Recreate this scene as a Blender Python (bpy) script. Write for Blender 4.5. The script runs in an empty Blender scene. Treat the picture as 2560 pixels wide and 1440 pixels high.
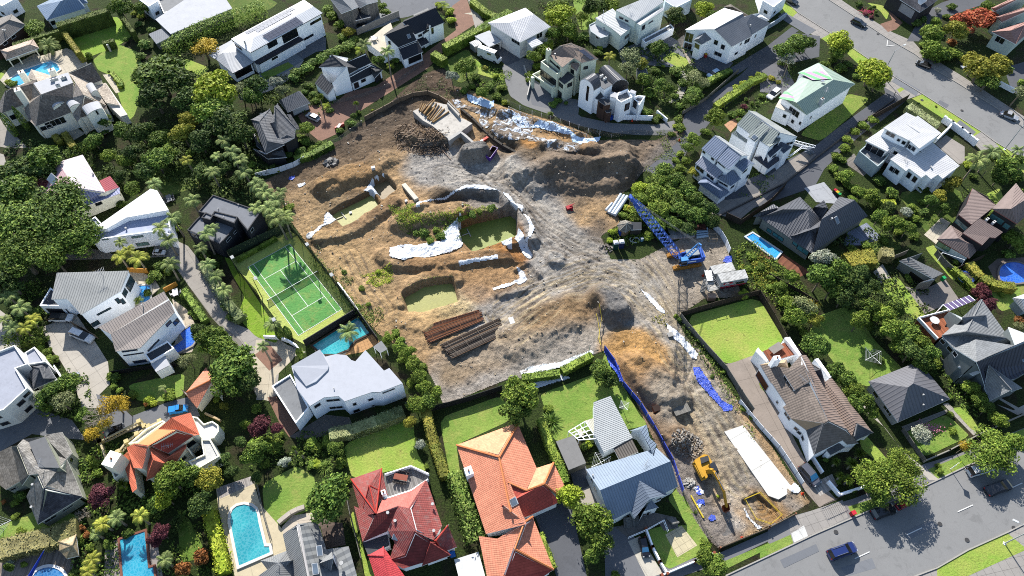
import bpy,math,random
import numpy as np
from mathutils import Vector,Matrix
from mathutils.geometry import tessellate_polygon
S=bpy.context.scene
COL=S.collection
# ---------------------------------------------------------------- camera
F,HC,TH=1775.0,131.5,math.radians(55)
cam=bpy.data.cameras.new('camera'); camo=bpy.data.objects.new('camera',cam); COL.objects.link(camo)
camo.location=(0,0,HC); camo.rotation_euler=(math.pi/2-TH,0,0)
cam.sensor_width=36; cam.lens=36*F/2560; cam.clip_start=1; cam.clip_end=6000
S.camera=camo
# ---------------------------------------------------------------- sky, sun, exposure
SAZ,SEL=math.radians(-15.5),math.radians(33)
W=bpy.data.worlds.new('World'); S.world=W; W.use_nodes=True
wn=W.node_tree; bg=wn.nodes['Background']; bg.inputs[1].default_value=0.1
sk=wn.nodes.new('ShaderNodeTexSky'); sk.sky_type='NISHITA'; sk.sun_disc=False
sk.sun_elevation=SEL; sk.sun_rotation=SAZ; sk.air_density=1.0; sk.dust_density=0.6
wn.links.new(sk.outputs[0],bg.inputs[0])
sl=bpy.data.lights.new('sun','SUN'); sl.energy=5.0; sl.angle=math.radians(0.5); sl.color=(1,.955,.89)
so=bpy.data.objects.new('sun',sl); COL.objects.link(so)
sdir=Vector((math.sin(SAZ)*math.cos(SEL),math.cos(SAZ)*math.cos(SEL),math.sin(SEL)))
so.rotation_euler=(-sdir).to_track_quat('-Z','Y').to_euler(); so.location=(0,0,200)
S.view_settings.view_transform='Standard'; S.view_settings.look='None'
S.view_settings.exposure=1.38; S.view_settings.gamma=1; S.view_settings.use_curve_mapping=False
S.cycles.max_bounces=5; S.cycles.transparent_max_bounces=6; S.cycles.use_denoising=False; S.cycles.use_adaptive_sampling=False; S.cycles.sample_clamp_indirect=4; S.cycles.filter_width=1.0
# ---------------------------------------------------------------- photo pixel (2560x1440) -> point on a level plane
_c,_s=math.cos(TH),math.sin(TH)
def G(x,y,z=0.0):
 u,v=x-1280,720-y
 r=Vector((u,F*_c+v*_s,-F*_s+v*_c)); t=(z-HC)/r.z
 return Vector((r.x*t,r.y*t,z))
def PX(p):
 dz=p[2]-HC; k=p[1]*_c-dz*_s
 return 1280+F*p[0]/k,720-F*(p[1]*_s+dz*_c)/k
def SC(y,z=0.0):                      # photo pixels per metre across, at photo row y
 return F/(HC-z)*(_s+(y-720)/F*_c)
# ---------------------------------------------------------------- materials
MATS={}
def lin(h):
 h=h.lstrip('#'); r=[int(h[i:i+2],16)/255 for i in (0,2,4)]
 return [((c+.055)/1.055)**2.4 if c> .04 else c/12.92 for c in r]
KL=2.0
def alb(h,k=None):                    # sunlit look in the photo -> base colour
 return [min(.82,max(.008,c/(k or KL))) for c in lin(h)]
class NT:
 def __init__(s,name):
  s.m=bpy.data.materials.new(name); s.m.use_nodes=True; s.t=s.m.node_tree
  s.b=s.t.nodes['Principled BSDF']; s.b.inputs['Specular IOR Level'].default_value=.12
 def n(s,ty,**k):
  o=s.t.nodes.new('ShaderNode'+ty)
  for a,v in k.items():
   if a[0]== 'i' and a[1:].isdigit(): s.put(o.inputs[int(a[1:])],v)
   else: setattr(o,a,v)
  return o
 def put(s,sock,v):
  if hasattr(v,'is_linked') or hasattr(v,'links') and hasattr(v,'node'): s.t.links.new(v,sock)
  elif isinstance(v,(list,tuple)): sock.default_value=tuple(v)+((1,) if sock.type== 'RGBA' and len(v)== 3 else ())
  else: sock.default_value=v
 def pos(s): return s.n('NewGeometry').outputs['Position']
 def uv(s): return s.n('UVMap').outputs[0]
 def noise(s,vec,sc,det=3,rough=.6,dist=0):
  o=s.n('TexNoise',i0=vec); o.inputs['Scale'].default_value=sc; o.inputs['Detail'].default_value=det
  o.inputs['Roughness'].default_value=rough; o.inputs['Distortion'].default_value=dist; return o.outputs[0]
 def mapr(s,v,a,b,c=0,d=1): return s.n('MapRange',i0=v,i1=a,i2=b,i3=c,i4=d).outputs[0]
 def math(s,op,a,b=0,c=0): return s.n('Math',operation=op,i0=a,i1=b,i2=c).outputs[0]
 def mix(s,f,a,b,mode='MIX'):
  o=s.t.nodes.new('ShaderNodeMix'); o.data_type='RGBA'; o.blend_type=mode
  s.put(o.inputs[0],f); s.put(o.inputs[6],a); s.put(o.inputs[7],b); return o.outputs[2]
 def mul(s,col,f):                # colour times scalar
  o=s.t.nodes.new('ShaderNodeVectorMath'); o.operation='SCALE'; s.put(o.inputs[0],col); s.put(o.inputs[3],f); return o.outputs[0]
 def sep(s,v): return s.n('SeparateXYZ',i0=v).outputs
 def bump(s,h,dist,st=1.0):
  o=s.n('Bump'); o.inputs['Strength'].default_value=st; o.inputs['Distance'].default_value=dist
  s.put(o.inputs['Height'],h); s.put(s.b.inputs['Normal'],o.outputs[0])
 def end(s,col,rough=.7,metal=0,spec=None):
  s.put(s.b.inputs['Base Color'],col); s.put(s.b.inputs['Roughness'],rough); s.put(s.b.inputs['Metallic'],metal)
  if spec is not None: s.b.inputs['Specular IOR Level'].default_value=spec
  return s.m
def cached(f):
 def g(*a,**k):
  key=(f.__name__,a,tuple(sorted(k.items())))
  if key not in MATS: MATS[key]=f(*a,**k)
  return MATS[key]
 return g
@cached
def plain(h,rough=.6,var=.18,sc=.8,metal=0,k=None):
 n=NT('paint'); p=n.pos(); c=alb(h,k)
 a=n.noise(p,sc,5,.65); b=n.noise(p,sc*5,3)
 f=n.math('MULTIPLY_ADD',a,var*2,1-var); f=n.math('MULTIPLY',f,n.math('MULTIPLY_ADD',b,var*.8,1-var*.4))
 gr=n.mapr(n.noise(p,.9,6,.6,1),.32,.46,1-max(0,var-.05)*.9,1); return n.end(n.mul(c,n.math('MULTIPLY',f,gr)),rough,metal,.35 if rough< .45 or metal else None)
@cached
def corr(h,gap=.42,rough=.42,depth=.05,var=.2,dirt=0.0):          # ribbed metal roof, ribs run up the slope
 n=NT('ribbed_metal'); u=n.sep(n.uv()); p=n.pos(); c=alb(h)
 w=n.math('PINGPONG',u[0],gap/2); r=n.mapr(w,0,gap*.22,1,0)
 f=n.math('MULTIPLY_ADD',n.noise(p,.35,5),var*2,1-var)
 f=n.math('MULTIPLY',f,n.math('MULTIPLY_ADD',r,-.30,1.04))  # rib lines darkened in the colour itself, imitating shading along the seams
 col=n.mul(c,f)
 col=n.mul(col,n.mapr(n.noise(p,1.3,7,.8,1.2),.32,.5,.78,1))
 if dirt: col=n.mix(n.math('MULTIPLY',n.mapr(n.noise(p,1.1,6,.7),.45,.7),dirt),col,(.05,.045,.035))
 n.bump(r,depth); return n.end(col,rough)
@cached
def tiles(h,gap=.42,rough=.75,var=.25,stain='3a3a35',sa=.3,across=.34):          # tiled roof: courses across the slope, waves along it
 n=NT('roof_tiles'); u=n.sep(n.uv()); p=n.pos(); c=alb(h)
 row=n.math('FRACT',n.math('DIVIDE',u[1],gap)); wv=n.math('PINGPONG',u[0],across/2)
 f=n.math('MULTIPLY_ADD',n.noise(p,.5,5,.65),var*2,1-var)
 cell=n.n('TexWhiteNoise',noise_dimensions='2D',i0=n.n('CombineXYZ',i0=n.math('FLOOR',n.math('DIVIDE',u[0],across)),i1=n.math('FLOOR',n.math('DIVIDE',u[1],gap)),i2=0).outputs[0]).outputs[0]
 f=n.math('MULTIPLY',f,n.math('MULTIPLY_ADD',cell,.22,.89))
 ln=n.mapr(row,0,.22,1,0)
 f=n.math('MULTIPLY',f,n.math('MULTIPLY_ADD',ln,-.25,1.05))
 st=n.math('MULTIPLY',n.mapr(n.noise(p,1.3,7,.75,.4),.5,.68),sa)
 col=n.mix(st,n.mul(c,f),alb(stain))
 n.bump(n.math('ADD',n.math('MULTIPLY',row,-.6),n.math('MULTIPLY',wv,2.2)),.07); return n.end(col,rough)
@cached
def shingle(h,h2,rough=.9):
 n=NT('weathered_shingle'); p=n.pos(); u=n.sep(n.uv())
 a=n.noise(p,1.6,8,.8); b=n.noise(p,.22,4,.6)
 row=n.math('FRACT',n.math('DIVIDE',u[1],.35))
 cell=n.n('TexWhiteNoise',noise_dimensions='2D',i0=n.n('CombineXYZ',i0=n.math('FLOOR',n.math('DIVIDE',u[0],.3)),i1=n.math('FLOOR',n.math('DIVIDE',u[1],.35)),i2=0).outputs[0]).outputs[0]
 f=n.math('MULTIPLY',n.math('MULTIPLY_ADD',cell,.5,.75),n.math('MULTIPLY_ADD',n.mapr(row,0,.25,1,0),-.35,1.05))
 col=n.mul(n.mix(n.mapr(n.math('ADD',a,b),.8,1.2),alb(h),alb(h2)),f)
 n.bump(n.math('ADD',row,cell),.05); return n.end(col,rough)
@cached
def grass(h,h2='8f9a3a',mow=0.0):
 n=NT('lawn'); p=n.pos(); u=n.sep(n.uv())
 a=n.mapr(n.noise(p,.16,5,.6,.5),.35,.68); b=n.noise(p,2.4,5,.7); c=n.noise(p,14,3,.7)
 col=n.mix(a,alb(h),alb(h2))
 f=n.math('MULTIPLY',n.math('MULTIPLY_ADD',b,.7,.65),n.math('MULTIPLY_ADD',c,.9,.55))
 bare=n.mapr(n.noise(p,.4,7,.78,.6),.5,.72)
 col=n.mix(n.math('MULTIPLY',bare,.6),n.mul(col,f),n.mul(alb('bdb06a'),f)); dk=n.mapr(n.noise(p,.9,6,.7,1),.3,.42,.55,1); col=n.mul(col,dk)
 n.bump(n.math('ADD',n.noise(p,9,4,.8),n.math('MULTIPLY',b,2)),.10,.8); return n.end(col,.95,spec=.1)
@cached
def asphalt(h='8b8e93',var=.16,crack=.0,patch=.0):
 n=NT('asphalt'); p=n.pos(); c=alb(h)
 f=n.math('MULTIPLY',n.math('MULTIPLY_ADD',n.noise(p,.12,6,.6,.6),var*2.4,1-var*1.2),n.math('MULTIPLY_ADD',n.noise(p,3.5,6,.75),var*1.6,1-var*.8))
 col=n.mul(c,f)
 st=n.mapr(n.noise(p,.45,7,.7,1.2),.54,.7)
 col=n.mix(n.math('MULTIPLY',st,.35+patch),col,n.mul(c,.45))
 v=n.n('TexVoronoi',feature='DISTANCE_TO_EDGE',i0=n.n('VectorMath',operation='ADD',i0=p,i1=n.n('TexNoise',i0=p,i2=.9).outputs['Color']).outputs[0],i2=.22).outputs[0]
 col=n.mix(n.math('MULTIPLY',n.mapr(v,0,.008,1,0),.16),col,n.mul(c,.3))
 n.bump(n.noise(p,12,4,.8),.02); return n.end(col,.9,spec=.1)
@cached
def slab(h,gap=3.0,line=.05,var=.16,rough=.8,stain=.3):                 # concrete cast in squares
 n=NT('concrete'); p=n.pos(); u=n.sep(n.uv()); c=alb(h)
 f=n.math('MULTIPLY',n.math('MULTIPLY_ADD',n.noise(p,.3,6,.65,.5),var*2.4,1-var*1.2),n.math('MULTIPLY_ADD',n.noise(p,5,5,.75),var*1.6,1-var*.8))
 col=n.mul(c,f)
 st=n.mapr(n.noise(p,.7,7,.72,.8),.52,.7); col=n.mix(n.math('MULTIPLY',st,stain),col,n.mul(c,.42))
 l=n.math('MINIMUM',n.math('PINGPONG',u[0],gap/2),n.math('PINGPONG',u[1],gap/2))
 col=n.mix(n.math('MULTIPLY',n.mapr(l,line*.5,line,1,0),.6),col,n.mul(c,.3))
 n.bump(n.noise(p,8,4,.8),.02); return n.end(col,rough)
@cached
def boards(h,gap=.16,var=.3,rough=.7):                       # decking or palings, boards run along v
 n=NT('timber_boards'); u=n.sep(n.uv()); p=n.pos(); c=alb(h)
 k=n.math('FLOOR',n.math('DIVIDE',u[0],gap)); w=n.n('TexWhiteNoise',noise_dimensions='1D').outputs[0]; n.put(w.node.inputs[1],k)
 f=n.math('MULTIPLY',n.math('MULTIPLY_ADD',w,var*2,1-var),n.math('MULTIPLY_ADD',n.noise(p,2.5,5,.7),.5,.75))
 e=n.mapr(n.math('PINGPONG',u[0],gap/2),0,gap*.12,1,0)
 f=n.math('MULTIPLY',f,n.math('MULTIPLY_ADD',e,-.5,1)); n.bump(e,-.02)
 return n.end(n.mul(c,f),rough)
@cached
def paving(h,h2,w=.5):
 n=NT('brick_paving'); p=n.n('VectorMath',operation='SCALE',i0=n.uv()); p.inputs[3].default_value=1/w
 b=n.n('TexBrick',i0=p.outputs[0],i1=tuple(alb(h))+(1,),i2=tuple(alb(h2))+(1,),i3=(.05,.045,.04,1))
 b.inputs['Scale'].default_value=2; b.inputs['Mortar Size'].default_value=.015
 q=n.pos(); f=n.math('MULTIPLY_ADD',n.noise(q,.5,6,.7),.8,.6)
 return n.end(n.mul(b.outputs[0],f),.85)
@cached
def water(h,h2,murky=0,leaves=0):
 n=NT('pool_water'); p=n.pos()
 q=n.n('VectorMath',operation='ADD',i0=p,i1=n.n('TexNoise',i0=p,i2=.8).outputs['Color']).outputs[0]
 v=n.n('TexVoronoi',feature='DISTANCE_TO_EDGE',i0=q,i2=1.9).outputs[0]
 a=n.mapr(n.noise(p,.22,4,.5),.38,.62)
 col=n.mix(a,alb(h),alb(h2))
 if murky: col=n.mul(col,n.math('MULTIPLY_ADD',n.noise(p,.7,7,.7,2.5),.9,.55))
 else: col=n.mix(n.math('MULTIPLY',n.mapr(v,0,.2,1,0),.09),col,(.45,.72,.75))  # pale web mixed into the colour imitates caustic light
 if leaves: col=n.mix(n.mapr(n.noise(p,4.5,3,.8),.68,.71),col,(.02,.04,.03))
 n.bump(n.noise(p,1.8,3,.6,.6),.05,.5); return n.end(col,.55 if murky else .07,spec=.25 if murky else .5)
@cached
def leaf(h,h2,tr=.18,k=1.8):
 n=NT('foliage'); g=n.n('NewGeometry'); r=g.outputs['Random Per Island']; o=n.n('ObjectInfo').outputs['Random']
 col=n.mix(n.math('POWER',r,1.6),alb(h,k),alb(h2,k))
 col=n.mul(col,n.math('MULTIPLY_ADD',o,.4,.8)); o2=n.math('FRACT',n.math('MULTIPLY',o,7.3)); col=n.mix(n.math('MULTIPLY',o2,.3),col,n.mix(1.0,col,(1.25,.92,.62),'MULTIPLY'))
 col=n.mul(col,n.math('MULTIPLY_ADD',n.mapr(n.noise(g.outputs['Position'],.6,3),.3,.7),.9,.55))
 n.end(col,.7,spec=.12)
 t=n.n('BsdfTranslucent'); n.put(t.inputs[0],col); m=n.n('MixShader',i0=tr)
 n.put(m.inputs[1],n.b.outputs[0]); n.put(m.inputs[2],t.outputs[0]); n.put(n.t.nodes['Material Output'].inputs[0],m.outputs[0])
 return n.m
@cached
def glass(h='20262c',k=2):
 n=NT('window_glass'); return n.end(n.mul(alb(h,k),n.math('MULTIPLY_ADD',n.noise(n.pos(),.7,3),1.2,.4)),.08,spec=.8)
@cached
def carpaint(h):
 n=NT('car_paint'); n.b.inputs['Coat Weight'].default_value=.8; n.b.inputs['Coat Roughness'].default_value=.06
 p=n.pos(); return n.end(n.mul(alb(h,1.7),n.math('MULTIPLY_ADD',n.noise(p,2,5),.25,.87)),.3)
@cached
def soil(h='544c3a',h2='302d22'):
 n=NT('garden_soil'); p=n.pos(); a=n.mapr(n.noise(p,.5,8,.75),.35,.65)
 g=n.mapr(n.noise(p,.13,6,.65,.8),.36,.5)
 col=n.mix(a,alb(h),alb(h2)); col=n.mix(n.math('MULTIPLY',g,.95),col,n.mix(n.mapr(n.noise(p,3,5,.8),.4,.6),(.008,.014,.004),(.04,.062,.014)))
 n.bump(n.noise(p,2.2,7,.8),.5); return n.end(col,.95,spec=.1)
# ---------------------------------------------------------------- mesh building
class MB:
 def __init__(s): s.v=[]; s.f=[]; s.uv=[]; s.mi=[]; s.cur=0
 def face(s,pts,uv=None,mi=None):
  i=len(s.v); s.v+= [tuple(p) for p in pts]; s.f.append(tuple(range(i,i+len(pts)))); s.mi.append(s.cur if mi is None else mi)
  if uv is None: uv=autouv(pts)
  s.uv+= uv; return s
 def prism(s,pts,z0,z1,mi=None,top=None):       # pts: plan points ccw or cw, z1 can be list
  n=len(pts); a=area(pts); P=list(pts) if a> 0 else list(reversed(pts))
  z1l=z1 if isinstance(z1,(list,tuple)) else [z1]*n
  if a <= 0 and isinstance(z1,(list,tuple)): z1l=list(reversed(z1))
  T=[Vector((p[0],p[1],z)) for p,z in zip(P,z1l)]; B=[Vector((p[0],p[1],z0)) for p in P]
  s.ngon(T,top if top is not None else mi); s.ngon(list(reversed(B)),mi)
  for i in range(n):
   j=(i+1) % n; s.face([B[i],B[j],T[j],T[i]],mi=mi)
  return s
 def ngon(s,pts,mi=None):
  if len(pts) <= 4: return s.face(pts,mi=mi)
  uv=autouv(pts)
  for t in tessellate_polygon([[Vector(p) for p in pts]]):
   q=[pts[k] for k in t]; w=[uv[k] for k in t]
   nn=(Vector(q[1])-Vector(q[0])).cross(Vector(q[2])-Vector(q[0]))
   if nn.z< 0 and area(pts)> 0 or nn.z> 0 and area(pts)< 0: q.reverse(); w.reverse()
   s.face(q,w,mi)
  return s
 def box(s,c,sz,rz=0,mi=None,tilt=None):
  m=Matrix.Rotation(rz,3,'Z')
  if tilt is not None: m=m @ tilt
  h=Vector(sz)/2; c=Vector(c)
  q=[c+m @ Vector((a*h.x,b*h.y,d*h.z)) for a in (-1,1) for b in (-1,1) for d in (-1,1)]
  for f in ((0,1,3,2),(4,6,7,5),(0,4,5,1),(2,3,7,6),(0,2,6,4),(1,5,7,3)): s.face([q[i] for i in f],mi=mi)
  return s
 def tube(s,pts,r,seg=6,mi=None,cap=True):       # r: radius or list
  pts=[Vector(p) for p in pts]; n=len(pts); rr=r if isinstance(r,(list,tuple)) else [r]*n; rings=[]
  for i,p in enumerate(pts):
   d=(pts[min(i+1,n-1)]-pts[max(i-1,0)]).normalized(); a=d.orthogonal() if abs(d.z)> .95 else Vector((0,0,1)).cross(d)
   a.normalize(); b=d.cross(a)
   rings.append([p+(a*math.cos(t)+b*math.sin(t))*rr[i] for t in [2*math.pi*k/seg for k in range(seg)]])
  for i in range(n-1):
   for k in range(seg): l=(k+1) % seg; s.face([rings[i][k],rings[i][l],rings[i+1][l],rings[i+1][k]],mi=mi)
  if cap:
   for q in (rings[0][::-1],rings[-1]):
    for k in range(1,seg-1): s.face([q[0],q[k],q[k+1]],mi=mi)
  return s
 def beam(s,a,b,w,h=None,mi=None):                  # rectangular bar from a to b
  a,b=Vector(a),Vector(b); h=h or w; d=(b-a); L=d.length; d.normalize()
  u=Vector((0,0,1)).cross(d); u=Vector((1,0,0)) if u.length< 1e-3 else u.normalized(); v=d.cross(u)
  q=[p+u*x*w/2+v*y*h/2 for p in (a,b) for x,y in ((-1,-1),(1,-1),(1,1),(-1,1))]
  for f in ((3,2,1,0),(4,5,6,7),(0,1,5,4),(1,2,6,5),(2,3,7,6),(3,0,4,7)): s.face([q[i] for i in f],mi=mi)
  return s
 def add(s,o,M=None):
  i=len(s.v); s.v+= [tuple(M @ Vector(v)) for v in o.v] if M else o.v
  s.f+= [tuple(k+i for k in f) for f in o.f]; s.uv+= o.uv; s.mi+= o.mi; return s
def autouv(pts):
 P=[Vector(p) for p in pts]; n=Vector((0,0,0))
 for i in range(len(P)): n+= P[i].cross(P[(i+1) % len(P)])
 if n.length< 1e-9: return [(0,0)]*len(P)
 n.normalize()
 if abs(n.z)> .985:
  L=max(range(len(P)),key=lambda i: (P[(i+1) % len(P)]-P[i]).length); u=P[(L+1) % len(P)]-P[L]; u.z=0; u.normalize()
 else: u=Vector((0,0,1)).cross(n).normalized()
 v=n.cross(u); return [(p.dot(u),p.dot(v)) for p in P]
def area(p): return sum(p[i][0]*p[(i+1) % len(p)][1]-p[(i+1) % len(p)][0]*p[i][1] for i in range(len(p)))/2
def mesh(mb,name,mats,off=None,smooth=False):
 me=bpy.data.meshes.new(name); o=off or Vector((0,0,0))
 vs=[(v[0]-o[0],v[1]-o[1],v[2]-o[2]) for v in mb.v]
 me.from_pydata(vs,[],mb.f)
 uvl=me.uv_layers.new(name='UVMap'); uvl.data.foreach_set('uv',np.array(mb.uv,dtype=np.float32).ravel())
 if not isinstance(mats,(list,tuple)): mats=[mats]
 for m in mats: me.materials.append(m)
 if len(mats)> 1: me.polygons.foreach_set('material_index',mb.mi)
 if smooth: me.polygons.foreach_set('use_smooth',[True]*len(me.polygons))
 me.update(); return me
def part(name,mb,mats,parent,label=None,smooth=False,kind=None):
 if not mb.v: return None
 wp=Vector((0,0,0)); q=parent
 while q is not None: wp+= Vector(q.location); q=q.parent
 o=bpy.data.objects.new(name,mesh(mb,name,mats,wp,smooth)); COL.objects.link(o); o.parent=parent
 if label: o['label']=label
 if kind: o['kind']=kind
 return o
def tag(o,label,cat,group=None,kind=None):
 if label: o['label']=label
 if cat: o['category']=cat
 if group: o['group']=group
 if kind: o['kind']=kind
 return o
def thing(name,label,cat,loc=(0,0,0),group=None):
 o=bpy.data.objects.new(name,None); COL.objects.link(o); o.location=loc; o.empty_display_size=.5
 return tag(o,label,cat,group)
def solo(name,mb,mats,label,cat,group=None,kind=None,smooth=False):
 if not mb.v: return None
 zs=min(v[2] for v in mb.v); n=len(mb.v); c=Vector((sum(v[0] for v in mb.v)/n,sum(v[1] for v in mb.v)/n,zs))
 o=bpy.data.objects.new(name,mesh(mb,name,mats,c,smooth)); o.location=c; COL.objects.link(o)
 return tag(o,label,cat,group,kind)
def copy_tree(o,parent=None):
 c=o.copy(); COL.objects.link(c); c.parent=parent
 for ch in KIDS.get(o.name,None) or list(o.children): copy_tree(ch,c)
 return c
KIDS={}
def P2(s,org=(0,0),sc=1.0):          # 'x,y x,y' -> photo pixel pairs
 r=[]
 for t in s.split():
  q=[float(k) for k in t.split(',')]; r.append([org[0]+q[0]/sc,org[1]+q[1]/sc]+q[2:])
 return r
A1,A2,A3,A4=[((k*640,0),3) for k in range(4)]; B1,B2,B3,B4=[((k*640,480),3) for k in range(4)]; C1,C2,C3,C4=[((k*640,960),3) for k in range(4)]
FULL=((0,0),1)
LAND=[]                                # landmarks for describing plants: (name, px, py)
def ground(name,mat,pts,z,crop=FULL,kind='structure',label=None,cat=None,h=0.0):
 P=[G(a,b,z) for a,b,*_ in P2(pts,*crop)]
 if area(P)< 0: P.reverse()
 mb=MB()
 if h: mb.prism(P,z-h,z)
 else: mb.ngon(P)
 o=solo(name,mb,mat,label,cat,kind=kind); return o
Z1,Z2,Z3,Z4,Z5,Z6=((0,150),5.647),((500,0),6),((600,120),5.0526),((1320,100),6),((1720,260),6),((2080,260),6)
Z7,Z8,Z9,Z10,Z11,Z12=((2280,440),6.857),((2280,720),5.143),((1860,840),4.5),((0,1060),5.5375),((240,1010),6.262),((620,1240),7.2)
# ---------------------------------------------------------------- houses
def inset(P,d):
 n=len(P); s=1 if area(P)> 0 else -1; out=[]
 for i in range(n):
  a,b,c=P[i-1],P[i],P[(i+1) % n]
  e1=Vector((b[0]-a[0],b[1]-a[1])); e2=Vector((c[0]-b[0],c[1]-b[1]))
  if e1.length< 1e-6 or e2.length< 1e-6: out.append((b[0],b[1])); continue
  e1.normalize(); e2.normalize(); n1=Vector((-e1.y,e1.x))*s; n2=Vector((-e2.y,e2.x))*s
  k=max(.35,1+n1.dot(n2)); m=(n1+n2)/k
  if m.length> 2.5: m=m.normalized()*2.5
  out.append((b[0]+m.x*d,b[1]+m.y*d))
 return out
class House:
 def __init__(s,name,label,crop,roof,wall,cat='house',trim='e8e8e6',group=None,short=None):
  s.crop,s.rm,s.wm,s.trim=crop,roof,wall,plain(trim,.5,k=1.3)
  s.B=[]
  s.faces=[]; s.walls=[]; s.kids=[]; s.name,s.label,s.cat,s.group,s.short=name,label,cat,group,short
  s.root=None; s.base=None
 def px(s,t): return P2(t,*s.crop)
 def blk(s,k,e,r,t,roof=None,wall=None,oh=None,trim=True,b=0.0,fz=.22,nowall=False):
  P=s.px(t); roof=roof or s.rm; wall=wall or s.wm
  if k in 'HGJ': V=[G(p[0],p[1],e) for p in P[:4]]+[G(p[0],p[1],r) for p in P[4:6]]
  elif k== 'P': V=[G(p[0],p[1],e) for p in P[:-1]]+[G(P[-1][0],P[-1][1],r)]
  elif k== 'S': V=[G(p[0],p[1],p[2] if len(p)> 2 else e) for p in P]
  else: V=[G(p[0],p[1],e) for p in P]
  cc=False
  if k== 'F' or k== 'S':
   if area(V)< 0: V.reverse()
  if k== 'H': Fc,O=[(0,1,5,4),(1,2,5),(2,3,4,5),(3,0,4)],[0,1,2,3]
  elif k== 'G': Fc,O=[(0,1,5,4),(2,3,4,5)],[0,1,5,2,3,4]
  elif k== 'J': Fc,O=[(0,1,5,4),(2,3,4,5),(3,0,4)],[0,1,5,2,3]
  elif k== 'P': n=len(V)-1; Fc,O=[(i,(i+1) % n,n) for i in range(n)],list(range(n))
  elif k in 'FS': Fc,O=[tuple(range(len(V)))],list(range(len(V)))
  elif k== 'B':                      # barrel vault: arcs rise from a to b and from d to c
   a,b_,c,d=V[:4]; V=[]; N=8
   for (p,q) in ((a,b_),(d,c)):
    for i in range(N+1): t_=i/N; w=p.lerp(q,.5-.5*math.cos(math.pi*t_)); w.z=e+(r-e)*math.sin(math.pi*t_); V.append(w)
   Fc=[(i,i+1,N+2+i,N+1+i) for i in range(N)]; O=list(range(N+1))+list(range(2*N+1,N,-1))
  if oh is None: oh={'H': .5,'P': .5,'G': .25,'J': .4,'S': .3,'F': .0,'B': .06}[k]
  O=[i for i in O]; A=area([V[i] for i in O])
  if A< 0: O.reverse(); Fc=[tuple(reversed(f)) for f in Fc]
  if s.root is None:
   c=Vector((sum(V[i].x for i in O)/len(O),sum(V[i].y for i in O)/len(O),0)); s.base=c
   s.root=thing(s.name,s.label,s.cat,c,s.group); q=PX(c)
   if s.short: LAND.append((s.short,sum(p[0] for p in P)/len(P),sum(p[1] for p in P)/len(P)))
   L=max(range(len(O)),key=lambda i: (V[O[(i+1) % len(O)]]-V[O[i]]).length); d=V[O[(L+1) % len(O)]]-V[O[L]]; s.rz=math.atan2(d.y,d.x)
  rb,fas,wb,cb,pb=MB(),MB(),MB(),MB(),MB(); s.B+= [('roof',rb,roof),('wall',wb,wall),('parapet',pb,wall),('ridge_capping',cb,RIDGE.get(roof,roof)),('fascia',fas,s.trim)]
  loop=[V[i] for i in O]
  if k== 'F' and r:                  # parapet of height r round a flat roof
   Q=[Vector((p[0],p[1],e-.05)) for p in inset(loop,.25)]; rb.ngon(Q); s.faces.append(Q)
   n=len(loop)
   for i in range(n):
    j=(i+1) % n; a,b2,c2,d2=[Vector((p[0],p[1],e+r)) for p in (loop[i],loop[j])]+[Vector((Q[j].x,Q[j].y,e+r)),Vector((Q[i].x,Q[i].y,e+r))]
    pb.face([a,b2,c2,d2]); pb.face([d2,c2,Q[j]-Vector((0,0,.1)),Q[i]-Vector((0,0,.1))])
   tops=[e+r]*n; W2=[(p[0],p[1]) for p in loop]
  else:
   for f in Fc:
    q=[V[i] for i in f]
    if len(q)> 4: rb.ngon(q)
    else: rb.face(q)
    s.faces.append(q)
   n=len(loop)
   for i in range(n):              # fascia and soffit
    j=(i+1) % n; a,b2=loop[i],loop[j]; dn=Vector((0,0,fz))
    fas.face([a-dn,b2-dn,b2-Vector((0,0,.012)),a-Vector((0,0,.012))])
   I=inset(loop,oh+.02)
   for i in range(n):
    j=(i+1) % n; fas.face([loop[j]-Vector((0,0,fz)),loop[i]-Vector((0,0,fz)),Vector((I[i][0],I[i][1],loop[i].z-fz)),Vector((I[j][0],I[j][1],loop[j].z-fz))])
   if k in 'HGJP' and getattr(roof,'name','').startswith(('roof_tiles','weathered')):
    E={}
    for f in Fc:
     for i in range(len(f)): E.setdefault(frozenset((f[i],f[(i+1) % len(f)])),[]).append(f)
    for ed,fs in E.items():
     if len(fs)== 2: a,b2=[V[i] for i in ed]; cb.tube([a+Vector((0,0,.03)),b2+Vector((0,0,.03))],.13,5)
   W2=inset(loop,oh); tops=[p.z-.06 for p in loop]
  if not nowall:
   n=len(W2)
   for i in range(n):
    j=(i+1) % n; a,b2=W2[i],W2[j]
    q=[Vector((a[0],a[1],b)),Vector((b2[0],b2[1],b)),Vector((b2[0],b2[1],tops[j])),Vector((a[0],a[1],tops[i]))]
    wb.face(q); d=Vector((b2[0]-a[0],b2[1]-a[1],0))
    if d.length> .4: s.walls.append((q[0],d,b,min(tops[i],tops[j])*.5+max(tops[i],tops[j])*.5,Vector((d.y,-d.x,0)).normalized()))
  return s
 def hitwall(s,x,y):
  o=Vector((0,0,HC)); r=(G(x,y)-o); best=None
  for (a,d,z0,z1,n) in s.walls:
   den=r.dot(n)
   if den> -1e-6: continue
   t=(a-o).dot(n)/den; p=o+r*t; L=d.length; u=(p-a).dot(d)/L
   e=max(0,-u,u-L)+max(0,p.z-z1,z0-p.z)*1.2
   if e> 2.2: continue
   sc=e*1000+t
   if best is None or sc< best[0]: best=(sc,p,a,d,z0,z1,n,u)
  return best
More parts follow.
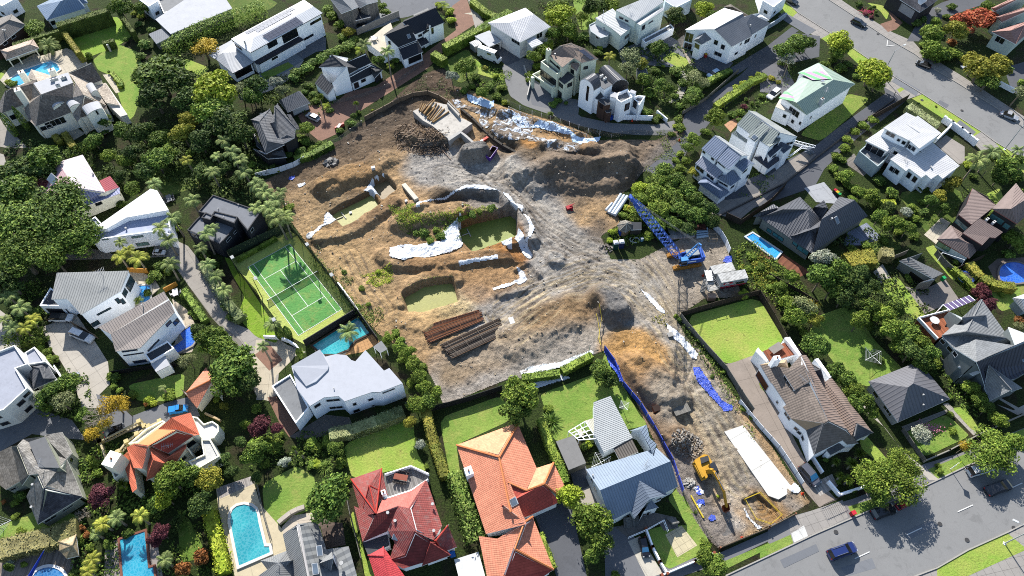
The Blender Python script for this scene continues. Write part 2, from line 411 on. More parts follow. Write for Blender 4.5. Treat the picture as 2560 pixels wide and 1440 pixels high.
 def win(s,t,w=1.3,h=1.1,kind='window',frame='f0f0ee',pane='20262c',mull=0):
  for p in s.px(t):
   ww,hh=(p[2],p[3]) if len(p)> 3 else (w,h)
   b=s.hitwall(p[0],p[1])
   if not b: continue
   _,q,a,d,z0,z1,n,u=b; L=d.length; e=d/L
   ww=min(ww,L-.15); u=min(max(u,ww/2+.05),L-ww/2-.05); z=min(max(q.z,z0+hh/2),z1-hh/2-.1)
   c=a+e*u; c.z=z; s.opening(kind,c,e,n,ww,hh,frame,pane,mull)
  return s
 def opening(s,kind,c,e,n,w,h,frame,pane,mull):
  up=Vector((0,0,1)); fb,gb=MB(),MB(); f=.09
  def rect(mb,cx,cz,ww,hh,o0,o1):
   q=[c+e*(cx+i*ww/2)+up*(cz+j*hh/2) for i,j in ((-1,-1),(1,-1),(1,1),(-1,1))]
   mb.face([v+n*o1 for v in q])
   for i in range(4): mb.face([q[i]+n*o0,q[(i+1) % 4]+n*o0,q[(i+1) % 4]+n*o1,q[i]+n*o1])
  for sx in (-1,1): rect(fb,sx*(w/2-f/2),0,f,h,0,.09)
  for sz in (-1,1): rect(fb,0,sz*(h/2-f/2),w-2*f,f,0,.085)
  m=mull or (int(w/1.1) if kind== 'window' else 1)
  for i in range(1,m): rect(fb,-w/2+w*i/m,0,.06,h-2*f,0,.08)
  rect(gb,0,0,w-2*f,h-2*f,0,.035)
  if kind== 'garage_door':
   o=part(kind,gb,plain(pane,.5),s.root); part('door_frame',fb,plain(frame,.5),o)
  elif kind== 'door':
   o=part(kind,fb,plain(frame,.5),s.root); part('door_panel',gb,plain(pane,.4),o)
  else:
   o=part(kind,fb,plain(frame,.45),s.root); part('pane',gb,glass(pane),o)
 def auto(s,w=1.5,h=1.15,frame='f0f0ee',pane='20262c',gap=3.4,maxn=12):
  cnt=0
  for (a,d,z0,z1,n) in list(s.walls):
   L=d.length; m=a+d/2; m.z=z1/2; v=Vector((0,0,HC))-m
   if v.dot(n) <= 0 or L< 2.2 or cnt >= maxn: continue
   k=max(1,int(L/gap)); st=max(1,int((z1+.4)/2.7))
   for f in range(st):
    for i in range(k):
     if cnt >= maxn: break
     c=a+d*((i+.5)/k); c.z=f*2.7+1.55
     if c.z+h/2> z1-.1: continue
     s.opening('window',c,d/L,n,min(w,L/k-.4),h,frame,pane,0); cnt+= 1
  return s
 def hitroof(s,x,y):
  o=Vector((0,0,HC)); r=(G(x,y)-o); best=None
  for q in s.faces:
   n=(q[1]-q[0]).cross(q[2]-q[0])
   if n.length< 1e-6: continue
   n.normalize()
   if n.z< 0: n=-n
   den=r.dot(n)
   if abs(den)< 1e-6: continue
   t=(q[0]-o).dot(n)/den; p=o+r*t; ins=False; m=len(q)
   for i in range(m):
    a,b=q[i],q[(i+1) % m]
    if (a.y> p.y) != (b.y> p.y) and p.x< (b.x-a.x)*(p.y-a.y)/(b.y-a.y)+a.x: ins=not ins
   if ins and (best is None or t< best[0]): best=(t,p,n)
  return best
 def frame_at(s,x,y):
  b=s.hitroof(x,y)
  if not b: return None
  _,p,n=b; u=Vector((0,0,1)).cross(n)
  u=Vector((math.cos(s.rz),math.sin(s.rz),0)) if u.length< .1 else u.normalized()
  return p,n,u,n.cross(u)
 def sky(s,t,w=1.0,h=1.2,name='skylight'):
  for p in s.px(t):
   r=s.frame_at(p[0],p[1])
   if not r: continue
   c,n,u,v=r; ww,hh=(p[2],p[3]) if len(p)> 3 else (w,h); T=Matrix((u,v,n)).transposed()
   o=part(name,MB().box(c+n*.09,(ww,hh,.18),0,tilt=T),plain('c9ccd0',.4),s.root)
   part('pane',MB().box(c+n*.18,(ww-.2,hh-.2,.06),0,tilt=T),glass('6a7886'),o)
  return s
 def solar(s,t,n_=(1,1)):
  P=s.px(t); Q=[]
  for p in P:
   r=s.frame_at(p[0],p[1])
   if r: Q.append(r[0]+r[1]*.12); nn=r[1]
  if len(Q) != 4: return s
  a,b,c,d=Q
  for i in range(n_[0]):
   for j in range(n_[1]):
    L=lambda u,v: (a.lerp(b,u)).lerp(d.lerp(c,u),v)
    u0,u1,v0,v1=(i+.03)/n_[0],(i+.97)/n_[0],(j+.03)/n_[1],(j+.97)/n_[1]
    q=[L(u0,v0),L(u1,v0),L(u1,v1),L(u0,v1)]
    if area(q)< 0: q.reverse()
    m=MB(); m.face(q);
    for k in range(4): m.face([q[k]-nn*.05,q[(k+1) % 4]-nn*.05,q[(k+1) % 4],q[k]])
    part('solar_panel',m,SOLAR(),s.root)
  return s
 def chim(s,t,zt,w=.9,d=.9,mat=None,h=None,name='chimney'):
  for p in s.px(t):
   c=G(p[0],p[1],zt); hh=h or zt; m=mat or s.wm
   o=part(name,MB().box((c.x,c.y,zt-hh/2),(w,d,hh),s.rz),m,s.root)
   if name== 'chimney': part('chimney_pot',MB().tube([(c.x,c.y,zt),(c.x,c.y,zt+.35)],.18,8),plain('8a5a45'),o)
  return s
 def vent(s,t,r=.16,h=.5):
  for p in s.px(t):
   b=s.frame_at(p[0],p[1])
   if b: part('vent_pipe',MB().tube([b[0],b[0]+Vector((0,0,h))],r,7).tube([b[0]+Vector((0,0,h)),b[0]+Vector((0,0,h+.12))],r*1.5,7),plain('c8c8c6',.4),s.root)
  return s
 def ant(s,t,h=2.2):
  for p in s.px(t):
   b=s.frame_at(p[0],p[1])
   if not b: continue
   c=b[0]; m=MB().tube([c,c+Vector((0,0,h))],.04,4); tp=c+Vector((0,0,h-.1)); e=Vector((math.cos(s.rz+.5),math.sin(s.rz+.5),0)); f=Vector((-e.y,e.x,0))
   m.tube([tp-e*1.0,tp+e*1.0],.03,4)
   for k in range(7): q=tp+e*(-.95+k*.32); m.tube([q-f*(.7-.06*k),q+f*(.7-.06*k)],.022,3)
   part('antenna',m,plain('c6c8ca',.4),s.root)
  return s
 def ac(s,t,z=None):
  for p in s.px(t):
   b=s.frame_at(p[0],p[1]); c=b[0] if b else G(p[0],p[1],z or 0)
   o=part('air_conditioner',MB().box(c+Vector((0,0,.4)),(1.0,.5,.75),s.rz),plain('e6e6e4',.5),s.root)
   part('fan_grille',MB().tube([c+Vector((0,0,.78)),c+Vector((0,0,.8))],.2,10),plain('55585a'),o)
  return s
 def done(s,extra=None):
  for nm,b,m in s.B: part(nm,b,m,s.root)
  return s
RIDGE={}
@cached
def SOLAR():
 n=NT('solar_glass'); u=n.sep(n.uv())
 l=n.math('MINIMUM',n.math('PINGPONG',u[0],.25),n.math('PINGPONG',u[1],.25))
 return n.end(n.mix(n.mapr(l,.02,.04,1,0),alb('6c6f7e'),alb('8c8c96')),.25,spec=.6)
# ---------------------------------------------------------------- the building site: one shaped ground surface
SITE=[G(*p) for p in P2('640,462 705,432 765,402 800,372 850,352 905,312 935,280 975,258 1010,225 1060,185 1105,172 1128,185 1130,215 1175,225 1240,262 1330,288 1440,322 1500,352 1560,350 1640,352 1700,322 1712,335 1660,385 1610,425 1575,470 1540,490 1545,560 1500,590 1525,650 1600,650 1700,600 1770,572 1800,585 1840,690 1850,740 1760,745 1700,785 1705,820 1752,880 1800,945 1850,1010 1920,1105 1990,1215 2022,1255 1955,1297 1797,1370 1765,1338 1700,1235 1655,1140 1590,1000 1512,872 1440,905 1300,945 1285,940 1110,1010 1092,965 1060,905 950,835 885,770 780,622 735,562 700,500')]
sx=np.array([p.x for p in SITE]); sy=np.array([p.y for p in SITE])
def inpoly(X,Y,px,py):
 r=np.zeros(X.shape,bool); n=len(px)
 for i in range(n):
  j=(i+1) % n; a,b=py[i],py[j]
  if a== b: continue
  c=(a> Y) != (b> Y); r ^= c & (X< (px[j]-px[i])*(Y-a)/(b-a)+px[i])
 return r
def dpoly(X,Y,px,py,closed=True):
 D=np.full(X.shape,1e9); n=len(px)
 for i in range(n if closed else n-1):
  j=(i+1) % n; ax,ay,bx,by=px[i],py[i],px[j],py[j]; L=(bx-ax)**2+(by-ay)**2+1e-9
  t=np.clip(((X-ax)*(bx-ax)+(Y-ay)*(by-ay))/L,0,1); D=np.minimum(D,np.hypot(X-ax-t*(bx-ax),Y-ay-t*(by-ay)))
 return D
rng=np.random.RandomState(5)
class VN:                                 # smooth value noise
 def __init__(s,seed): s.t=np.random.RandomState(seed).rand(256,256)
 def __call__(s,x,y,sc,oc=4):
  r=0; a=.5
  for o in range(oc):
   u,v=x*sc+17*o,y*sc+31*o; i,j=np.floor(u).astype(int),np.floor(v).astype(int); f,g=u-i,v-j; f=f*f*(3-2*f); g=g*g*(3-2*g)
   t=s.t; r=r+a*((t[i % 256,j % 256]*(1-f)+t[(i+1) % 256,j % 256]*f)*(1-g)+(t[i % 256,(j+1) % 256]*(1-f)+t[(i+1) % 256,(j+1) % 256]*f)*g); a *= .5; sc *= 2
  return r
vn1,vn2,vn3=VN(1),VN(2),VN(3)
def W2(t): P=[G(*p[:2]) for p in P2(t)]; return np.array([p.x for p in P]),np.array([p.y for p in P])
sm=lambda t: t*t*(3-2*t)
# raised and dug features: (kind, photo path, half width in m, height in m)
FEAT=[('l','1310,425 1380,408 1450,412 1540,400',7.5,3.0),('l','1340,462 1400,440 1480,450 1570,438',6,1.8),('l','1420,395 1480,390',3,1.2),('l','1175,392 1200,388',3.6,3.6),('l','1385,648 1392,650',2.6,1.1),
  ('l','1515,750 1535,775',5.0,3.2),('l','1400,780 1330,810 1290,850',7,1.2),('l','1580,935 1620,960 1660,985',6,2.6),('l','1600,860 1650,900',7,.8),('l','1650,1060 1690,1100',3.5,1.6),
  ('l','760,600 850,590 900,570 985,505',2.6,1.1),('l','1000,760 1030,710 1100,685 1140,700',2.2,.9),('l','960,640 980,655 1060,665 1200,645 1300,640',2.6,1.2),('l','1040,520 1100,480 1180,470 1260,480 1310,540 1325,600',3.2,1.5),
  ('l','1000,560 1080,540 1150,530',3.5,1.8),('l','820,470 870,440 930,430 960,400',4.5,1.6),('l','1010,330 1060,350 1130,345',3.5,1.6),('l','790,470 830,455',3,1),('l','1240,330 1300,350 1380,370',4.5,1.6),
  ('l','1000,800 1060,815',3,.6),('l','1340,690 1310,720 1250,735',2,.8),('l','1700,1110 1690,1090',2,.8),('l','1350,300 1440,335',3,1.2),('l','1200,240 1260,280',3,1.2),
  ('p','830,530 880,505 925,482 942,508 905,530 862,560',1.0,-2.4),('p','935,458 965,446 985,470 958,490',1.0,-2.0),('p','1150,552 1275,520 1288,530 1290,585 1185,625 1160,600',.7,-4.4),('p','1015,740 1060,715 1125,705 1138,745 1060,770 1025,768',1.3,-1.9),
  ('p','1270,620 1310,610 1330,640 1290,650',1,-1),('p','1860,1255 1890,1237 1950,1285 1920,1305',.5,-.7),('p','1290,680 1320,665 1345,700 1300,715',1,-.6)]
FT=[(k,*W2(t),w,h) for k,t,w,h in FEAT]
PLAT=W2('1520,640 1760,575 1800,590 1840,690 1700,790 1690,800')
def siteh(X,Y):
 X=np.asarray(X,float); Y=np.asarray(Y,float); H=.12+.18*(vn1(X,Y,.12,4)-.5)
 dk=np.clip(dpoly(X,Y,*PLAT)/3,0,1); inp=inpoly(X,Y,*PLAT); rg=np.where(inp,0.12,dk*.5+.5)
 wob=(vn2(X,Y,.22,4)-.5)
 for k,px,py,w,h in FT:
  if k== 'l':
   d=dpoly(X,Y,px,py,False)+wob*w*.45; t=np.clip((1-d/w)*1.6,0,1); H=H+h*sm(t)
  else:
   d=dpoly(X,Y,px,py)*np.where(inpoly(X,Y,px,py),1,-1)+wob*.5; t=np.clip(d/w+1,0,1); H=H*(1-sm(t)*.9)+h*sm(t)
 return H+rg*(.8*(vn3(X,Y,.55,5)-.5)+.3*(vn2(X,Y,2.2,3)-.5)+np.clip(H,0,3)*.28*(vn1(X,Y,.45,4)-.5))
def edgefade(X,Y):
 d=dpoly(X,Y,sx,sy); return np.clip(d/1.5,0,1)
def hs(x,y):
 X,Y=np.array([x]),np.array([y]); e=edgefade(X,Y); return float((siteh(X,Y)*e+.04*(1-e))[0])
def GS(x,y,dz=0.0):                     # photo pixel -> point on the site's surface
 z=0
 for _ in range(5): p=G(x,y,z); z=.5*z+.5*hs(p.x,p.y)
 p=G(x,y,z); p.z=hs(p.x,p.y)+dz; return p
# colours of the surface: (photo path, half width m, softness m, colour, strength, 'p' for a filled area)
BR,OR,GR,PG,DK,CL,SB='bd9c72','cc9858','b0aaa2','b3aca2','554a40','cfb78c','6a5b4c'
STROKE=[('1240,440 1330,520 1420,600 1520,660',4.5,4,'beb4a6',.0),('690,450 850,470 1000,620 1100,780 1200,690 900,600',14,8,BR,.9),('1290,430 1380,430',9,5,'a39585',.95),('1430,430 1540,410 1660,350',10,6,'8c7b69',.95),('1320,390 1400,395 1460,420',2,2,'5f5348',.7),('1010,230 1080,200 1110,200',8,4,'5e4f42',.95),('830,350 900,320 1000,290',5,3,'5a5046',.9),('700,440 800,400 900,370 1000,330',7,4,SB,.8),  # darker brown on the mound's right half paints its shaded slope
   ('1100,420 1180,430 1280,500 1400,620 1480,640 1590,700',8,3,GR,1),('1060,400 1150,400 1260,440',5,3,GR,.95),('1380,640 1330,720 1280,760 1220,780',7,3,GR,.95),('1340,560 1390,620 1450,680 1560,720 1640,800',7,3,GR,.95),('1505,750 1550,780',6,2,'8b8987',.95),
   ('1120,960 1230,930 1330,900 1480,850',5.5,3,GR,.9),('1620,800 1690,900 1740,990',5.5,2.5,GR,.95),('1690,870 1740,960 1790,1040',4,2,GR,.9),
   ('1150,450 1200,440 1245,425',2.5,2,'d9cfbf',.8),('1210,420 1230,450',2,2,'d2c9bc',.7),('1185,395 1190,392',3.6,1,'747270',.9),('1535,765 1545,800',2.5,1.5,'7d7a77',.6),
   ('1530,655 1620,640 1740,600 1780,650 1730,720 1650,730',9,2,'b7aa98',.95),('1580,640 1640,610 1700,600',3,3,'a09488',.5),('1560,870 1620,930 1680,970 1640,990',5,1.5,'bd9360',.9),('1530,860 1600,850 1640,880',3,1.5,'cfa060',.9),('1600,1000 1640,1060 1700,1090',4.5,2,'9c8268',.9),
   ('1690,1000 1760,1010 1800,1100 1850,1180 1900,1250',6,2.5,'b3a795',.9),('1720,1050 1760,1130 1800,1250',2,2,'c4a77c',.6),('1700,1170 1740,1280 1800,1330',4,2,'918a84',.9),('1890,1200 1960,1265',3,2,'9d958c',.9),('1830,1275 1850,1300',1.5,1.5,'d6d0c6',.9),
   ('1330,830 1290,860 1240,890 1130,930',3,2,'ad9370',.8),('1340,800 1420,790 1460,770',4,2,'a2845f',.9),('1490,620 1500,560',3,2,'7a6c5e',.8),('790,620 850,660 930,700',4,3,'b69d74',.7),('860,600 850,640 880,690 960,780',2,1.5,'c8aa78',.6),
   ('1050,640 1180,650 1260,680',5,2,'ab8a62',.8),('1200,600 1250,600 1290,640',3,1.5,'b57c40',.9),('1150,560 1270,535 1290,545 1290,590',2.2,.8,'a9783f',.95),('1300,480 1320,540',2,1,'9a7850',.7),('1080,775 1150,770',3,2,'d9bf8a',.8),
   ('800,570 900,560 980,510',2,1.2,'8c6e50',.7),('870,440 930,470',3,2,'b18f62',.7),('730,520 800,480',4,3,'a68c68',.7),('820,520 880,490 930,470',2.2,1,'5c5044',.6),('1240,340 1330,390',4,2,'77654f',.8),('1310,360 1330,380',1.5,1,'c58f4e',.9),('1100,500 1180,485 1250,500',2.2,1,'524a42',.8),  # dark stroke along the long pond's upper bank paints the shade there
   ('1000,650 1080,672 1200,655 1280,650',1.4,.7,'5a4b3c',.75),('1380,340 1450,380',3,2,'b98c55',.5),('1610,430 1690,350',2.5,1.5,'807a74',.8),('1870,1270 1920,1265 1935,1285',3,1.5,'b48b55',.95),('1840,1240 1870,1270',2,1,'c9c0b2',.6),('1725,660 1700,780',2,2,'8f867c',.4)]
STROKE+= [('800,585 870,630 900,700 960,790 1060,800',4,2,'cfab78',.75),('1060,655 1160,665 1260,690 1200,720',4,1.5,'b78f62',.7),('820,470 900,440 960,500',3,2,'b08a5c',.6),('1150,450 1230,440 1300,500 1400,610 1500,660 1600,720',5,1.5,'b3aea6',.9),('1230,430 1320,510 1410,600 1510,660 1600,720 1680,820 1740,920 1790,1020',2.6,2.4,'c2b7a6',.7),('1150,890 1260,880 1400,850 1500,830',2.5,2.5,'b9ab98',.6),('1180,420 1240,440',4,3,'c6bfb3',.6),('760,560 800,540 840,510',3,2,'bda177',.6)]
TRK=[('1270,810 1370,750 1470,705 1560,700 1640,760 1700,850','d2bf9a'),('1300,500 1370,580 1450,640 1540,680','c9c1b4'),('1230,450 1300,540 1390,640','bdb5aa'),('1250,790 1350,725 1450,685 1540,672 1600,700 1660,790 1720,880 1770,980 1800,1060 1850,1200','c9b58f'),('1250,770 1340,705 1440,668 1540,655 1620,700 1680,790 1740,890 1790,1000 1840,1100','b5a283'),('1280,840 1400,740 1500,705 1580,730 1640,800 1700,900','d0bb93'),
  ('1110,430 1200,450 1290,520 1380,600 1480,650 1600,680','a8a098'),('1260,460 1350,550 1440,610 1540,640','a59e95'),('800,620 840,600 870,640 900,700 960,780','cdb084'),('1590,640 1640,700 1690,790 1740,860','c6b493'),('1740,1010 1790,1100 1840,1180 1900,1260','c4b392'),('1760,990 1830,1080 1880,1160','c0b59f')]
res=.22
xs=np.arange(sx.min()-1,sx.max()+1,res); ys=np.arange(sy.min()-1,sy.max()+1,res); X,Y=np.meshgrid(xs,ys)
IN=inpoly(X,Y,sx,sy) | (dpoly(X,Y,sx,sy)< .3)
HZ=siteh(X,Y); EF=edgefade(X,Y); HZ=HZ*EF+.04*(1-EF); HZ=np.where(dpoly(X,Y,sx,sy)< 1.4,np.maximum(HZ,.035),HZ)
base=np.array(alb(BR)); CO=np.ones(X.shape+(3,))*base; wb=(vn3(X,Y,.18,5)-.5)*2
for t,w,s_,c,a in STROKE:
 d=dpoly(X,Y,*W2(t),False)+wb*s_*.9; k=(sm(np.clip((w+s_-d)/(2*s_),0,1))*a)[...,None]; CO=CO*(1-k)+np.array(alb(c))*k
for t,c in TRK:
 px,py=W2(t); d=dpoly(X,Y,px,py,False)
 n1_=vn1(X,Y,.15,3)
 for off,st,cc in ((.0,.8,c),(.8,.7,'756b60'),(1.7,.8,c),(2.6,.7,'756b60'),(3.5,.7,c)):
  k=(sm(np.clip(1-abs(d-off-.9*(n1_-.5))/.38,0,1))*st*np.clip((vn2(X,Y,.3,3)-.22)*3,0,1))[...,None]; CO=CO*(1-k)+np.array(alb(cc))*k
  if cc != c: HZ -= .10*k[...,0]
  else: HZ+= .06*k[...,0]
mo=(vn2(X+50,Y,.35,5)*.8+.6)*(vn1(X,Y+9,2.0,3)*.5+.75); CO *= mo[...,None]; CO=CO*.97+CO.mean(-1,keepdims=True)*.04
gy,gx=np.gradient(HZ,res); slp=np.clip(np.hypot(gx,gy)-.45,0,.7)[...,None]; CO=CO*(1-slp*.45)+np.array(alb('7a6450'))*slp*.45
idx=-np.ones(X.shape,int); idx[IN]=np.arange(IN.sum())
V=np.stack([X[IN],Y[IN],HZ[IN]],-1); q=idx[:-1,:-1],idx[:-1,1:],idx[1:,1:],idx[1:,:-1]
ok=(q[0] >= 0) & (q[1] >= 0) & (q[2] >= 0) & (q[3] >= 0); FQ=np.stack([a[ok] for a in q],-1)
me=bpy.data.meshes.new('building_site_ground'); me.from_pydata(V.tolist(),[],FQ.tolist()); ca=me.color_attributes.new('soil','FLOAT_COLOR','POINT')
ca.data.foreach_set('color',np.concatenate([np.clip(CO[IN],.01,.8),np.ones((IN.sum(),1))],1).astype(np.float32).ravel())
n=NT('site_soil'); at=n.n('VertexColor',layer_name='soil').outputs[0]; p=n.pos()
a=n.noise(p,1.3,8,.8,.4); b=n.noise(p,7,4,.8); peb=n.n('TexVoronoi',i0=p,i2=5.0).outputs[0]
f=n.math('MULTIPLY',n.math('MULTIPLY_ADD',n.mapr(a,.3,.7),.95,.55),n.math('MULTIPLY_ADD',n.mapr(b,.3,.7),.7,.68))
sp=n.noise(p,5,4,.95); col=n.mix(n.math('MULTIPLY',n.mapr(sp,.60,.66),.6),n.mul(n.mul(at,f),n.mapr(sp,.36,.44,.62,1)),alb('e2ddd2')); n.bump(n.math('ADD',n.math('MULTIPLY',a,2.2),n.math('ADD',b,n.math('MULTIPLY',peb,.4))),.22,.9)
me.materials.append(n.end(col,.95,spec=.1)); me.polygons.foreach_set('use_smooth',[True]*len(me.polygons))
so_=bpy.data.objects.new('building_site_ground',me); COL.objects.link(so_); so_['kind']='structure'
# the ground sheet, open only under the dug parts of the site
hole=inset([(p.x,p.y) for p in SITE],.9)
big=[Vector((-1500,-600,0)),Vector((1500,-600,0)),Vector((1500,2400,0)),Vector((-1500,2400,0))]
hl=[Vector((a[0],a[1],0)) for a in hole]; allp=big+hl; mb=MB()
for t in tessellate_polygon([big,hl]):
 q=[allp[k] for k in t]
 if (q[1]-q[0]).cross(q[2]-q[0]).z< 0: q.reverse()
 mb.face(q)
solo('ground',mb,soil(),None,None,kind='structure')
ZL,LV=[.012],[]
def lay(name,mat,pts,crop=FULL,z=None,smooth=0):
 if z is None:
  Q=[G(a,b) for a,b,*_ in P2(pts,*crop)]; bb=(min(q.x for q in Q),min(q.y for q in Q),max(q.x for q in Q),max(q.y for q in Q))
  l=1+max([k for k,c in LV if not (c[2]< bb[0] or c[0]> bb[2] or c[3]< bb[1] or c[1]> bb[3])] or [0]); LV.append((l,bb)); z=.008+l*.006; ZL[0]=max(ZL[0],z)
 if smooth:
  P=P2(pts,*crop)
  for _ in range(smooth):
   Q=[]
   for i in range(len(P)): a,b=P[i],P[(i+1) % len(P)]; Q+= [[a[0]*.9+b[0]*.1,a[1]*.9+b[1]*.1],[a[0]*.1+b[0]*.9,a[1]*.1+b[1]*.9]]
   P=Q
  pts,crop=' '.join('%f,%f' % tuple(p) for p in P),FULL
 return ground(name,mat,pts,z,crop)
lawn=grass('93b74a','afba5c'); lawn2=grass('7b9e44','97ad54'); road=asphalt('949493',.12); drv=asphalt('7c7e82'); drv2=asphalt('696b70',.2); conc=slab('c3bcb0'); tan=slab('c9bea8',4); pavem=slab('a8a39d',1.6); brk=paving('a8806c','8c6a5a'); deckg=boards('a19b94'); terr=slab('cfc6b2',1.2)
